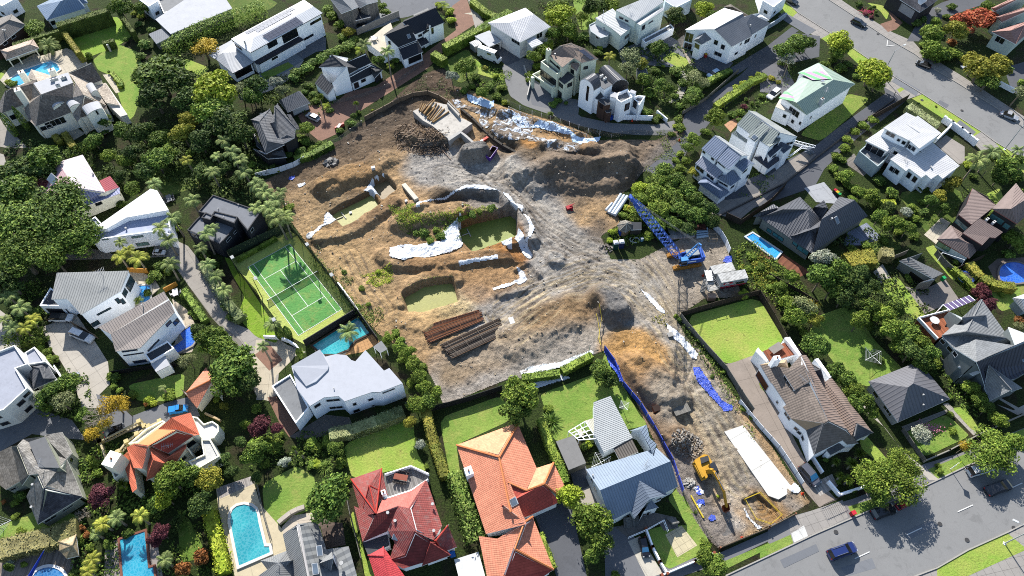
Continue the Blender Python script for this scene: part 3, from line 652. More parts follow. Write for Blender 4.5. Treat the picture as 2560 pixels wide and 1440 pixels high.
for nm,mt,t,cr,sm_ in [
 ('road',road,'-40,-150 225,95 470,250 640,360 790,465 950,575 1050,640 1160,705 1600,985 1700,1060 1920,1190 2300,1420 2300,1230 1920,960 1700,800 1450,640 1250,520 1100,405 900,290 660,130 430,-20 250,-150',A4,0),
 ('road',road,'-1500,1900 -600,1570 0,1290 340,1130 640,1000 950,870 1280,715 1500,610 1920,455 2300,300 2300,900 1920,1050 1800,1110 1500,1240 1270,1370 1080,1450 300,1800 -900,2400',C4,0),
 ('pavement',pavem,'250,-150 430,-20 660,130 900,290 1100,405 1250,520 1450,640 1700,800 1920,960 2300,1220 2300,1130 1900,860 1440,560 1160,390 1090,310 930,240 640,60 420,-90',A4,0),
 ('pavement',pavem,'60,60 225,95 470,250 400,290 230,215 140,150',A4,0),('pavement',pavem,'870,560 960,580 1160,705 1030,750 1010,770 860,650',A4,0),('pavement',pavem,'1500,1030 1605,985 1760,1095 1600,1130',A4,0),
 ('pavement',asphalt('8d8c8c'),'0,1050 150,1000 640,860 900,760 1170,600 1500,500 1920,330 1920,420 1500,600 1280,710 950,870 640,1000 0,1290',C4,0),('pavement',pavem,'150,1010 560,870 600,1000 300,1150 180,1180',C4,0),('pavement',slab('e0dfda',3),'175,1120 270,1060 300,1140 195,1190',C4,0),
 ('pavement',pavem,'1080,1450 1270,1385 1270,1460 1000,1520',C4,0),('pavement',pavem,'1270,1430 1500,1440 1920,1250 2100,1170 2100,1500 1270,1700',C4,0),('pavement',pavem,'1790,1113 1920,1050 2000,1020 2000,1300 1920,1225',C4,0),
 ('pavement',asphalt('7d7e82'),'880,1450 1160,1350 1560,1265 1920,1105 1920,1180 1600,1335 1250,1450',((1280,960),3),0),
 ('verge_grass',lawn,'1080,738 1160,706 1600,987 1530,1030',A4,0),('verge_grass',lawn,'590,398 635,352 790,467 720,520',A4,0),('verge_grass',lawn,'400,288 475,250 600,335 520,370',A4,0),('verge_grass',lawn,'968,672 1048,625 1030,665 985,695',A4,0),
 ('verge_grass',lawn,'1700,1065 1920,1185 2200,1360 2200,1480 1920,1300',A4,0),('verge_grass',lawn,'-60,-40 90,-20 222,92 170,140 0,45',A4,0),('verge_grass',lawn,'1268,1385 1500,1250 1795,1118 1920,1220 1920,1250 1500,1440 1270,1460',C4,0),('verge_grass',lawn2,'600,920 880,830 890,900 640,1000',C4,0),
 ('verge_grass',lawn2,'1200,640 1490,520 1560,590 1275,712',C4,0),('verge_grass',lawn2,'1760,400 1920,335 2100,260 2100,370 1920,440 1770,500',C4,0),('verge_grass',lawn2,'-60,1230 170,1130 190,1195 -60,1310',C4,0),('verge_grass',lawn2,'1590,1330 1930,1190 1930,1230 1600,1390',C3,0),
 ('driveway',drv2,'1600,425 1700,330 1712,285 1850,188 1920,122 1985,82 2050,90 2048,142 1960,162 1900,205 1800,275 1760,325 1700,405 1655,440',FULL,0),('driveway',drv2,'865,650 1040,752 860,900 700,1010 560,1130 420,1270 350,1400 180,1460 -220,1600 -420,1560 -380,1440 0,1280 370,1080 560,930 880,700',A4,0),
 ('driveway',asphalt('8b8b8b'),'1255,165 1290,140 1335,150 1322,200 1350,215 1390,240 1450,250 1445,290 1530,308 1640,312 1690,300 1712,322 1690,338 1600,338 1530,332 1440,312 1380,288 1310,264 1275,240 1262,200',FULL,1),('driveway',drv,'1320,190 1345,205 1400,250 1390,275 1330,262 1322,230',FULL,0),('driveway',drv2,'1215,110 1290,120 1300,150 1265,165',FULL,0),
 ('driveway',drv,'1560,120 1660,80 1720,120 1700,170 1590,160',FULL,0),('driveway',drv2,'1540,110 1600,130 1620,160 1560,170',FULL,0),('driveway',drv2,'1400,420 1500,395 1660,470 1630,510 1480,560 1330,490',A3,0),('driveway',drv2,'1620,520 1920,340 2100,200 2150,230 1920,400 1690,560',A3,0),
 ('driveway',drv,'945,-20 1170,-20 1145,22 1100,18 1060,28 1020,42 985,48 955,15',FULL,0),('driveway',brk,'1130,15 1165,-10 1188,60 1150,85 1070,170 1000,215 960,240 900,278 862,302 852,330 800,354 765,325 745,290 770,265 840,255 870,230 940,215 1060,135 1140,75',FULL,0),('path',slab('aaa59d',9),'1168,-10 1212,60 1188,70',FULL,0),
 ('driveway',drv,'745,60 800,85 815,95 815,125 790,130 700,180 690,150',FULL,0),('driveway',conc,'600,225 700,175 760,150 735,190 690,220 620,250',FULL,0),('path',slab('8f9598',2),'640,160 720,120 760,150 700,190 650,195',FULL,0),('lawn',lawn2,'650,185 720,155 735,165 665,200',FULL,0),('path',slab('8f9598',2),'880,55 960,30 1000,50 900,85',FULL,0),
 ('driveway',asphalt('8e8981'),'395,585 465,612 492,650 535,725 592,812 612,850 600,870 530,795 470,712 420,642 130,652 150,600 300,640 380,640',FULL,0),('driveway',slab('a8a29a',4),'395,580 470,615 490,640 535,720 590,810 700,855 765,880 700,905 690,1000 640,1000 655,930 600,850 530,790 470,712 430,645',FULL,0),('driveway',conc,'105,818 190,785 235,850 270,905 275,960 245,990 252,1020 205,1020 185,960 150,900 125,870',FULL,0),
 ('driveway',tan,'640,850 700,850 745,880 730,900 690,940 680,1005 645,995 625,960',FULL,0),('driveway',drv,'240,985 290,1000 330,1040 420,1005 480,990 500,1040 400,1065 300,1085 260,1050',FULL,0),('driveway',drv,'-20,1045 90,1020 180,1050 215,1100 150,1095 80,1085 -20,1140',FULL,0),('driveway',conc,'-20,760 20,790 45,840 60,900 0,930',((0,0),1),0) ,
 ('path',slab('b0aaa0',3),'0,430 30,440 60,560 100,660 110,700 20,690 0,560',((0,240),3),0),('driveway',slab('a59e94',5),'0,870 110,1010 200,1100 310,1110 60,1110 0,1100',A1,0),('driveway',drv2,'145,1000 375,888 445,920 565,1460 340,1460 180,1010',C3,0),('driveway',drv,'690,1080 860,1060 1120,1460 700,1460',C3,0),('driveway',slab('d0cabb',5),'870,1180 960,1140 1130,1420 1010,1460',C3,0),
 ('driveway',slab('b9b2a6',5),'500,790 590,760 720,1060 690,1090 520,900',C3,0),('driveway',drv2,'430,640 545,600 600,720 590,760 480,820',C3,0),('driveway',slab('a1958a',6,var=.25),'1810,912 1892,885 1900,935 2032,1185 2092,1250 2048,1268 2000,1212 1920,1092 1850,992',FULL,0),('path',conc,'700,150 760,180 830,270 1000,490 1180,640 1290,720 1210,720 1050,560 880,330 760,230',C4,0),
 ('driveway',asphalt('9a938c'),'1000,700 1150,740 1330,655 1430,800 1150,925 1040,775',B4,0),('path',conc,'860,540 930,660 850,690 790,600',B4,0),('driveway',slab('a9a29a',7),'1550,590 1710,465 1990,640 1990,880 1900,900 1600,640',Z6,0),('driveway',slab('a19a92',4),'1850,495 1780,505 1780,535 1850,548 1960,458 2040,388 2020,372 1920,440 1895,482',FULL,0),
 ('path',slab('b5b8bc',4),'2010,470 2060,455 2092,492 2100,510 2040,505',FULL,0),('driveway',brk,'870,40 1010,170 960,220 900,240 840,180 930,150 915,110',A4,0),('driveway',drv2,'1160,100 1300,20 1560,-60 1650,20 1250,160 1130,310 1040,310',A4,0),('driveway',asphalt('77777b'),'1900,160 1960,160 1990,215 1960,235 1900,230',FULL,0),('driveway',drv2,'2510,170 2575,150 2575,250 2530,230',FULL,0),
 ('path',slab('b4aea4',1),'1310,150 1350,140 1570,370 1540,385',C4,0),('path',slab('9a958c',1),'1000,320 1340,190 1350,215 1030,360',C4,0),('deck',boards('c1bab2'),'2030,1210 2080,1185 2095,1215 2050,1240',FULL,0) ,('path',conc,'1720,90 1920,200 1920,230 1740,120',C4,0)]:
 lay(nm,mt,t,cr,smooth=sm_)
for t,cr,m_ in [('232,150 262,125 300,112 345,130 358,170 352,208 372,215 348,255 335,290 318,305 300,250 280,190 245,175',FULL,lawn2),('170,90 290,38 335,85 300,112 215,146 195,120',FULL,grass('8ab040','9cba50')),('462,145 525,170 505,192 462,172',FULL,lawn),('560,640 580,650 702,838 690,858 640,842 592,792 612,740 582,690',FULL,grass('8fb23a','86a638')),
 ('1098,1045 1255,988 1278,1050 1141,1112 1150,1180 1185,1300 1170,1300 1125,1190',FULL,lawn2),('858,1110 1030,1042 1042,1130 1068,1178 1020,1168 880,1198',FULL,lawn),('655,1210 740,1165 785,1190 792,1240 772,1275 702,1312 665,1332',FULL,lawn2),('1350,985 1500,930 1512,880 1600,1040 1625,1062 1560,1075 1500,1060 1425,1108 1385,1100 1365,1030',FULL,lawn2),('1712,792 1895,742 1965,858 1810,915',FULL,lawn),
 ('2045,790 2130,760 2185,850 2255,920 2275,930 2170,968 2110,940 2065,880 2010,850',FULL,lawn2),('2205,700 2245,692 2315,788 2285,800 2210,730',FULL,lawn),('1165,860 1250,770 1490,1200 1400,1285 1160,1398 1010,1100 1140,1060 1320,1060',C3,lawn2),('1005,375 1340,225 1420,300 1515,390 1170,552',C4,lawn2),('1380,180 1480,170 1590,350 1530,345',C4,lawn),('680,395 740,390 900,570 830,600 700,480',C4,lawn),
 ('1120,440 1200,385 1345,460 1270,518',A3,lawn),('1185,145 1225,178 1262,185 1258,202 1205,188 1165,172',FULL,lawn),('318,962 462,932 458,988 420,1003 345,1003',FULL,lawn2),('-20,1325 120,1262 195,1290 205,1305 60,1345 -20,1352',FULL,lawn2),('2312,620 2335,612 2405,690 2382,702',FULL,lawn),('2465,485 2500,470 2510,500 2480,505',FULL,lawn),('1430,-10 1500,-10 1492,70 1450,76 1440,40',FULL,lawn2),('230,1010 600,700 770,740 400,1060',A4,grass('7d9a40','8d9f4c')),
 ('1600,630 1920,600 1920,900 1750,850 1690,780',B4,grass('8a9f4a','a39f5c')),('740,20 860,40 910,90 890,150 840,80',A4,lawn),('0,540 50,560 30,620 0,600',A1,lawn),('830,1330 860,1310 1000,1560 850,1560 700,1000 730,950 760,1100',C2,lawn),('470,1130 520,1110 560,1440 440,1440',C1,grass('6c8a38','7d9440')),('1330,960 1420,1010 1560,1300 1350,1340',C1,grass('6f8c3a','6f8c3a')),('330,415 520,395 560,440 400,500 ',FULL,grass('66803a','5f7236')),('690,330 800,290 840,330 700,400',C2,lawn2),
 ('1890,960 1960,930 2040,1040 2000,1060',FULL,grass('6f8c3a','8d9a44')),('2090,560 2160,540 2260,620 2180,640',FULL,grass('66803a','5f7236')),('2240,480 2400,470 2420,560 2330,600',FULL,grass('5d7434','55682f')),('560,-20 640,-20 700,10 540,90 480,80',FULL,grass('66803a','5f7236')),('1100,160 1170,120 1200,180 1150,210',FULL,grass('66803a','5f7236')),('2460,690 2540,690 2560,760 2500,780',FULL,lawn2)]:
 lay('lawn',m_,t,cr,smooth=2)
for t,cr,m_ in [('0,600 70,510 260,400 300,420 500,360 590,400 660,480 560,560 200,700 60,660',A1,terr),('0,1320 430,1210 560,1320 520,1440 0,1440',C1,boards('9a8c80')),('790,1200 900,1160 1090,1100 1180,1180 1220,1440 780,1440',C1,slab('a39a92',1.5)),('1620,780 1890,690 1950,900 2200,1180 2130,1440 1760,1440 1640,950',C1,slab('d6c8a8',7,.03)),('1620,780 1890,690 1920,740 1650,860',C1,boards('b3aca6')),
 ('440,1180 860,1040 930,1130 800,1200 640,1230',B2,slab('c99c6c',.8)),('430,1170 560,1100 620,1150 700,1180 640,1250 480,1260',B2,terr),('85,100 150,90 330,330 250,400 180,300',C2,brk),('250,395 520,230 700,250 720,300 540,390 330,420',C2,slab('76706a',2)),('960,560 1150,640 1200,720 1060,850 980,870',B1,terr),('1290,800 1400,880 1500,1050 1440,1200 1300,1220 1330,1000',B1,slab('c7b9a4',2)),('-60,370 80,440 320,600 230,640 60,520 -60,480',B4,boards('8c5a44')),
 ('600,300 740,230 860,350 700,400 560,400',B4,boards('8f96a8')),('1170,320 1300,190 1370,230 1260,390',B4,terr),('1650,560 1720,500 1920,490 1920,690 1760,700 1690,640',B4,slab('7b6f66',2)),('1150,1130 1270,1060 1390,1210 1240,1300',C3,slab('d9cdaa',1.2)),('780,1080 1050,960 1230,1000 1250,1080 1140,1100 1100,1040 880,1160',C3,slab('807b76',2)),('180,880 330,740 460,940 560,1010 470,1080',Z6,boards('857f78')),('1230,520 1330,360 1480,470 1420,560',Z12,boards('8d7f74')),('610,560 800,350 1150,300 1200,450 900,510 640,680',Z12,slab('cfc3b2',3)),('1290,470 1700,480 1760,880 1400,950',Z12,boards('6e5f55')),
 ('540,310 740,180 790,210 720,330 640,420',Z5,slab('c79a78',2)),('830,1000 1200,1130 1500,980 1700,900 1800,1020 1300,1240',((2400,900),9),conc),('590,560 700,480 800,600 700,680',((440,700),3),brk),('1180,110 1290,60 1330,150 1200,190',((640,0),3),slab('9a9a98',2)),('770,560 830,555 900,690 870,700',A1,terr),('420,460 500,400 620,420 660,480 560,520',A1,terr),('480,980 560,950 640,1000 540,1060',A1,terr),('1240,300 1290,260 1360,460 1330,480',A3,slab('b9ad9c',1)),('1560,100 1640,90 1700,130',A2,terr)]:
 lay('paving',m_,t,cr)
for t,c_ in (('1960,30 2040,75 2020,88 1945,42','7d8085'),('2240,190 2300,225 2290,240 2230,204','84878c'),('2400,300 2440,330 2425,345 2385,314','7e8186'),('1950,1400 2040,1360 2048,1378 1960,1420','7f8287'),('2260,1330 2330,1300 2340,1315 2270,1350','878a8f'),('2440,1225 2500,1200 2506,1212 2448,1240','7c7f84'),('2100,1420 2180,1395 2190,1420 2120,1440','85888d'),('2350,250 2372,262 2366,270 2343,258','797b80')): lay('road_patch',asphalt(c_,.1),t)
for x_,y_ in ((2350,1310),(2418,1350),(2195,85),(2405,276),(2090,1330),(2535,1320),(2305,250)):
 c_=G(x_,y_,ZL[0]+.02); solo('manhole_cover',MB().ngon([c_+Vector((.42*math.cos(k*math.pi/7),.42*math.sin(k*math.pi/7),0)) for k in range(14)]),plain('4d4d4e',.7),None,None,kind='structure')
# --- tennis court
cL,cR,cB=G(618.8,668.3),G(725,609.6),G(743.3,841.3); eu=(cR-cL).normalized(); ev=Vector((eu.y,-eu.x,0))
lay('tennis_court',grass('bccb68','c8d478'),'577,648 726,577 743,590 894,783 765,863 720,838')
ct=lambda u,v,z: cL+eu*u+ev*v+Vector((0,0,z))
z=ZL[0]+.006; mb=MB().face([ct(0,0,z),ct(0,23.77,z),ct(10.97,23.77,z),ct(10.97,0,z)]); solo('tennis_court_surface',mb,grass('66a458','76b062'),None,None,kind='structure')
mb=MB(); z+= .006; q=lambda u0,v0,u1,v1: mb.face([ct(u0,v0,z),ct(u0,v1,z),ct(u1,v1,z),ct(u1,v0,z)])
for u in (0,1.37,9.6,10.85): q(u,0,u+.12,23.77)
for v in (0,23.65): q(0.121,v,1.37,v+.12); q(1.49,v,9.6,v+.12); q(9.72,v,10.85,v+.12)
for v in (5.43,18.23): q(1.49,v,9.6,v+.12)
q(5.43,5.55,5.55,18.23); solo('court_lines',mb,plain('f4f4ee',.8,.1),None,None,kind='structure')
# --- road paint, kerbs
mb=MB()
for t,cr in (('435,1342 495,1313',((1920,960),1)),('650,1310 762,1258',C4),('1040,1132 1155,1078',C4),('1423,958 1537,907',C4),('1808,788 1908,742',C4)):
 if cr[1]== 1: continue
 a,b=[G(x,y,ZL[0]+.02) for x,y in P2(t,*cr)]; d=(b-a).normalized(); w=Vector((-d.y,d.x,0))*.09; mb.face([a-w,b-w,b+w,a+w])
for t in ('897,303 892,345 955,338',):
 Q=[G(x,y,ZL[0]+.02) for x,y in P2(t,*A4)]
 for k,(a,b) in enumerate(zip(Q,Q[1:])): d=(b-a).normalized(); w=Vector((-d.y,d.x,0))*.12; o=Vector((0,0,k*.004)); mb.face([a-w+o,b-w+o,b+w+o,a+w+o])
solo('road_markings',mb,plain('eeeeea',.7,.12,2),None,None,kind='structure')
for t,cr in (('-40,-150 225,95 470,250 790,467 950,577 1160,706 1600,987 1700,1062 1920,1192 2300,1422',A4),('250,-150 430,-20 660,130 900,290 1100,405 1250,520 1450,640 1700,800 1920,960 2300,1230',A4),('-600,1570 0,1290 340,1130 640,1000 950,870 1280,715 1500,610 1920,455 2300,300',C4),('2300,900 1920,1050 1800,1110 1500,1245 1270,1378 1080,1450 300,1800',C4)):
 mb=MB(); Q=[G(x,y,.08) for x,y in P2(t,*cr)]
 for a,b in zip(Q,Q[1:]): mb.beam(a,b,.22,.18)
 solo('kerb',mb,plain('b5b1a9',.8),None,None,kind='structure')
# --- site slabs laid flat on the earth
def onsite(name,mat,t,h,cr=FULL,label=None,cat=None,kind='structure'):
 Q=[GS(a,b) for a,b in P2(t,*cr)]; z=max(p.z for p in Q)
 if area(Q)< 0: Q.reverse()
 return solo(name,MB().prism(Q,min(p.z for p in Q)-.3,z+h),mat,label,cat,kind=kind)
onsite('concrete_slab',slab('e4e2db',7,.05,.07,stain=.12),'1810,1080 1856,1065 1985,1225 1945,1250 1920,1240',.06)
# --- pools
def pool(label,t,cr,h1,h2,cop='e6e2d6',smooth=0,leaves=0,w=.4,z=.16,murky=0,name='swimming_pool',cat='swimming pool',short=None):
 P=P2(t,*cr)
 for _ in range(smooth):
  Q=[]
  for i in range(len(P)): a,b=P[i],P[(i+1) % len(P)]; Q+= [[a[0]*.75+b[0]*.25,a[1]*.75+b[1]*.25],[a[0]*.25+b[0]*.75,a[1]*.25+b[1]*.75]]
  P=Q
 V_=[G(a,b,z+.08) for a,b in P]
 if area(V_)< 0: V_.reverse()
 c=sum(V_,Vector())/len(V_); r=thing(name,label,cat,(c.x,c.y,0)); O=inset(V_,-w); mb=MB(); n=len(V_); q=PX(c)
 LAND.append((short or ('the '+label.split(' beside')[0].split(' by ')[0].split(' with')[0].split(' between')[0]),q[0],q[1]))
 for i in range(n):
  j=(i+1) % n; a,b=V_[i].copy(),V_[j].copy(); a.z=b.z=z+.16; o1,o2=Vector((*O[i],z+.16)),Vector((*O[j],z+.16))
  mb.face([o1,o2,b,a]); mb.face([a,b,Vector((b.x,b.y,z)),Vector((a.x,a.y,z))]); mb.face([Vector((o1.x,o1.y,0)),Vector((o2.x,o2.y,0)),o2,o1])
 part('coping',mb,plain(cop,.7,.15),r); part('water',MB().ngon([Vector((p.x,p.y,z+.05)) for p in V_]),water(h1,h2,murky,leaves),r); return r
pool('turquoise angular pool beside the shingled mansion','65,600 175,525 375,457 425,480 450,522 400,556 230,600 150,640 95,635',A1,'2fa7d6','55d0f0','ece6dc',short='the mansion pool')
pool('teal curved pool with mosaic edge at the curved white house','425,1150 600,1040 765,938 850,1058 740,1112 690,1180 600,1215 500,1215',B2,'1f8fa0','39b7bd','4a4038',short='the teal palm pool')
pool('bright blue plunge pool behind white walls of the corrugated house','980,705 1125,700 1125,820 1010,835',B1,'2f95e0','5ab8f4','d8d4cc',short='the walled plunge pool')
pool('deep blue L shaped pool at the corner of the taupe roofed house','1295,1165 1375,1105 1350,1060 1425,1005 1495,1075 1440,1150 1325,1210',B1,'2a62d8','3f7fea','a39c94',short='the deep blue corner pool')
pool('long arch ended pool with white rim in pale sandy paving','576,1305 577,1285 582,1273 592,1265 610,1261 628,1265 638,1273 643,1285 646,1305 661,1366 673,1366 675,1381 598,1414',FULL,'2f9fae','48bcc4','f0ece2',w=.5,short='the arch ended pool')
pool('rectangular teal pool with floating leaves among palms','900,1168 1085,1105 1112,1380 1150,1372 1160,1480 925,1480',C1,'1f8fb4','35aecb','8a5a4a',leaves=1,short='the leafy rectangular pool')
pool('round white rimmed pool on timber deck by the thatched hut',' '.join('%.1f,%.1f' % (122+42*math.cos(k*math.pi/10),1452+34*math.sin(k*math.pi/10)) for k in range(20)),FULL,'2b6fae','3a86c6','f2f2f2',w=.5,short='the round deck pool')
pool('narrow bright blue pool beside the charcoal seam roofed house','1866,592 1882,583 1952,630 1938,646',FULL,'2a9fe8','35b4f4','d8dfe2',short='the narrow blue pool')
pool('kidney shaped deep blue pool inside a curved clipped hedge','2497,680 2505,662 2530,654 2555,658 2575,672 2578,700 2550,708 2515,708 2500,700',FULL,'1f5fd8','2f78ee','8a8078',smooth=2,short='the kidney pool')
pool('tiny roof terrace pool at the white terrace house','1335,55 1390,38 1405,55 1345,75',A1,'3a9ae0','4aa8ea',z=2.85,w=.2,short='the tiny terrace pool')
# ---------------------------------------------------------------- the houses, one block after another
white,cream,paleg=plain('e4e6e8',.6,.06,k=1.02),plain('ddd9c4',.6,.1,k=1.1),plain('d3d8cc',.6,.08,k=1.1)
dark,greyw,brick,cedar=plain('3a3a3d',.6),plain('8d9494',.6),plain('5e4a40',.8),boards('8a4a30')
wroof,lgrey=corr('f8f8f6',.5,.5,.02,.1),corr('c2c6c8',.5)
flatw,flatg,flatd=plain('c9cbcf',.8,.14,.5),plain('8e9092',.8,.25,.5),plain('55575b',.8,.25,.5)
slate=shingle('94897f','6c645e'); slate2=shingle('a09d98','77746f')
orange,red_t,brown_t,charc=tiles('e49678',sa=.2,stain='b87058'),tiles('a85c57',stain='9a8a84',sa=.7),tiles('837870',gap=.5,sa=.15,across=.5),tiles('63656a',sa=.15,across=.6)
for m_,h_ in ((orange,'e89058'),(red_t,'cc4a40'),(brown_t,'8f7f72'),(charc,'777779'),(slate,'b5aba0'),(slate2,'c6c2ba')): RIDGE[m_]=plain(h_,.7)
H=House
# --- photo's upper edge, from one side to the other
h=H('brick_house','brick house with brown ribbed tile roof beside clipped round tree',A1,tiles('8a8580',sa=.1),brick,short='the brown brick house')
h.blk('H',4,6.2,'-170,190 88,106 190,186 -60,380 -60,230 70,150').win('95,268 30,310',1.6,1.2).vent('30,235 45,238').done()
h=H('villa','pale blue ribbed roof villa beside a tall dark hedge',A1,corr('93a6bd',.6),white,short='the pale blue roofed villa')
h.blk('H',3.4,6,'275,45 350,152 640,62 560,-90 455,8 560,-30').blk('H',3.4,5.4,'470,-60 520,50 660,20 600,-80 530,-30 570,-40').win('385,175',1.4,1.4).done()
h=H('house','white house corner at the photo\'s top edge above the brown roofed brick house',A1,flatw,white,trim='dcdcdc')
h.blk('F',4.5,.3,'-60,-60 40,-50 130,-10 20,50 -60,20').auto(maxn=3).done()
h=H('pool_pavilion','open pool pavilion with pale hipped shingle roof and posts',A1,shingle('d8c4b4','b5a192'),cream,'pavilion',short='the pool pavilion')
h.blk('H',2.9,4.2,'0,375 248,292 292,360 45,450 60,392 225,335',nowall=True)
for q in P2('60,440 130,420 262,365 20,380 235,310',*A1):
 c=G(q[0],q[1],2.8); part('post',MB().box((c.x,c.y,1.4),(.3,.3,2.8),h.rz),cream,h.root)
c=[G(a,b,2.6) for a,b in P2('20,385 240,310 250,328 32,405',*A1)]; part('wall',MB().prism(c,0,2.6),cream,h.root); h.done()
h=H('flat_roofed_house','long white flat roof house behind tall hedge and grey shed',A1,flatw,plain('9a9a98'),short='the long white flat roof')
h.blk('F',3.6,0,'1165,145 1440,-40 1660,-60 1742,62 1280,255',oh=.5).done()
h=H('shed','small grey ribbed roof shed beside the long white flat roof',A1,corr('8e9298'),plain('8a8c8c'),'shed')
h.blk('S',2.4,0,'1115,255 1215,212,2.8 1282,272,2.8 1172,328').done()
h=H('house','white walled house with roof pool terrace at the photo\'s top edge',A1,flatw,white,short='the white terrace house')
h.blk('F',4.2,.5,'1040,-80 1160,-60 1185,20 1120,60 1045,5').blk('F',2.8,.4,'1185,0 1370,-60 1440,10 1400,60 1230,105',roof=flatg).auto(maxn=4).done()
h=H('modern_house','long white modern house with rows of solar panels on its roof',Z2,corr('ffffff',.6,.5,.02,.06),white,trim='3a3c40',short='the solar panelled house')
h.blk('J',7.4,8.6,'755,790 1840,195 1560,-5 462,585 805,565 1700,95'); nb=len(h.faces)
h.blk('H',3.6,4.8,'490,1100 800,940 560,590 215,870 345,790 560,780',roof=corr('c9cbce',.4,.5,.03))
h.blk('F',3.7,0,'95,800 400,640 470,600 560,700 215,880',roof=flatw,nowall=True)
h.blk('S',3.6,0,'800,915,4.2 1480,545,4.2 1560,590 850,965',roof=corr('3c3c44',.4),nowall=True,oh=.05)
h.blk('F',3.0,0,'885,965 1560,590 1500,560 830,930',roof=flatd,oh=.05)
h.solar('665,490 1385,105 1425,140 712,518',(14,2)).solar('870,492 1385,205 1340,172 820,462',(9,1)).solar('930,540 1440,255 1550,345 1030,615',(9,3))
h.win('1085,655,3.2,1.9 1350,530,5.2,2.8 1735,320,4,0.8 1630,555,3.4,.7 555,690,3.2,.9',frame='2a2a2c').win('650,1060,5.2,2.4',kind='window',frame='2a2a2c',pane='15181b').win('1120,870,2,.7',frame='2a2a2c')
h.vent('685,670',.22,1.4).done()
h=H('grey_house','grey boarded house with steep ribbed twin gables above white walled driveway',A2,corr('85898f',.5),boards('8a8782'),short='the grey twin gabled house')
h.blk('G',5,7.4,'555,-10 640,100 770,50 700,-60 590,-60 720,70').blk('G',4.6,6.8,'720,-20 775,60 915,8 860,-70 790,-60 830,30').blk('F',2.8,0,'700,120 720,160 860,125 850,70 690,90',oh=.1,roof=flatd).win('790,120,4.5,2',frame='333333').done()
h=H('gabled_house','white house with black standing seam gable roofs and paved roof deck',A2,corr('34373f',.45),white,trim='e0e0e0',short='the black gabled house')
h.blk('G',5.0,8.6,'1068,355 1205,300 1095,165 955,262 970,262 1150,190').blk('S',3.2,0,'1068,360,4.9 1210,305,4.9 1253,388 1105,450',wall=white)
h.blk('G',5.6,8.4,'1192,258 1412,168 1340,55 1110,150 1100,165 1345,58').blk('G',4.8,6.6,'1250,262 1335,205 1290,170 1215,240 1262,165 1300,185')
h.blk('S',3.0,0,'1205,290,3.6 1260,265,3.6 1300,318 1240,348',nowall=True)
h.blk('F',2.9,.0,'822,312 960,200 1010,170 1075,350 955,412',roof=plain('d6cdb8',.8),oh=.05)
h.win('1000,310,.8,1.4 1315,230,1.6,2.2 1230,265,1.4,1').opening
h.win('1190,430',4.4,2.3,'garage_door','e0e0e0','23252a'); h.sky('1145,272').done()
h=H('gabled_house','white walled house with dark tiled roofs and a steep gable over the garage',Z3,tiles('4d4f53',gap=.5,sa=.05,across=.9),white,trim='d4d8dc',short='the dark gabled house')
h.blk('G',4.6,8.2,'1172,440 1515,255 1365,125 995,240 1325,235 1160,85',oh=.3)
h.blk('S',2.6,0,'945,445 1030,315,4.4 1185,490,4.4 1105,592',oh=.15)
h.blk('S',5.2,0,'1335,175,6.6 1590,60,7.6 1660,185,5.6 1500,262,4.8',roof=corr('34363b',.4))
h.blk('S',2.8,0,'1360,365,4.2 1650,205,4.8 1800,270 1415,445',roof=corr('3a3c42',.4)).blk('H',2.7,4.4,'1590,210 1660,190 1800,275 1700,380 1650,250 1720,300',wall=dark)
h.win('1388,280,1.4,1.6 1225,460,.8,.8 1345,395,.6,.8 1558,410,1.6,1.2',frame='e8e8e8').win('1265,570',5,2.3,'garage_door','dddddd','2c2a2c').win('1470,470',1.6,2.1,'door','e8e8e8','3a3030').done()
h=H('garage','grey roofed garage with long white door at the brick driveway',Z3,corr('77797d',.5),dark,'garage',short='the grey roofed garage')
h.blk('H',2.7,4.4,'490,670 600,810 885,690 760,545 520,650 735,545').win('780,760',4.6,2.1,'garage_door','cccccc','d5d8dc').done()
h=H('grey_house','charcoal tiled house with long hipped ridges beside the brick driveway',Z3,tiles('6c6e72',gap=.9,sa=.05,across=1.2),dark,trim='d0d2d4',short='the charcoal tiled house')
h.blk('H',5.2,7.8,'375,955 500,1150 705,1015 475,705 430,940 440,735',trim=False)
h.blk('H',5.0,7.2,'140,905 325,1335 560,1220 380,770 245,930 350,1180').blk('S',3,0,'590,835,4.4 640,840,4.4 770,1030 700,1020',nowall=True)
h.blk('H',2.7,4.0,'60,985 330,1325 210,1240 145,1020 130,1050 200,1150',roof=shingle('65696c','45484b')).blk('S',5,0,'500,1150 590,1100,5.4 700,1015,5.2 690,1130 560,1200',roof=charc)
h.blk('S',2.7,0,'165,1270 330,1330,4 540,1290,4 590,1380 350,1400',roof=flatd,oh=.3).auto(maxn=6,frame='d8dadc').ant('325,920').done()
h=H('house','white ribbed hip roof house with carport above curved driveway',A3,corr('dcdde0',.6,.5,.03),plain('cfd0ce',k=1.3),short='the ribbed hip roof house')
h.blk('H',6,7.6,'-180,170 60,318 290,200 100,58 -20,170 160,105').blk('S',5,0,'85,275,5.6 150,262,5.6 232,322 150,358').win('30,300,3.4,1.6 205,260,2.2,2.2',frame='f0f0f0').win('60,400',4,2.1,'garage_door','dddddd','e8e8e8')
h.done()
h=H('carport','low pale flat roofed carport with small garden shed beside the white campervan',A2,flatw,plain('a5a8a4'),'carport',short='the flat roofed carport')
h.blk('F',2.7,0,'1640,270 1750,228 1838,310 1748,352',nowall=True)
for q in P2('1650,285 1745,345 1830,310',*A2):
 c=G(q[0],q[1],2.6); part('post',MB().box((c.x,c.y,1.3),(.15,.15,2.6)),white,h.root)
h.blk('S',2.1,0,'1600,318 1665,290,2.4 1695,330,2.4 1640,350',roof=lgrey,oh=.05).done()
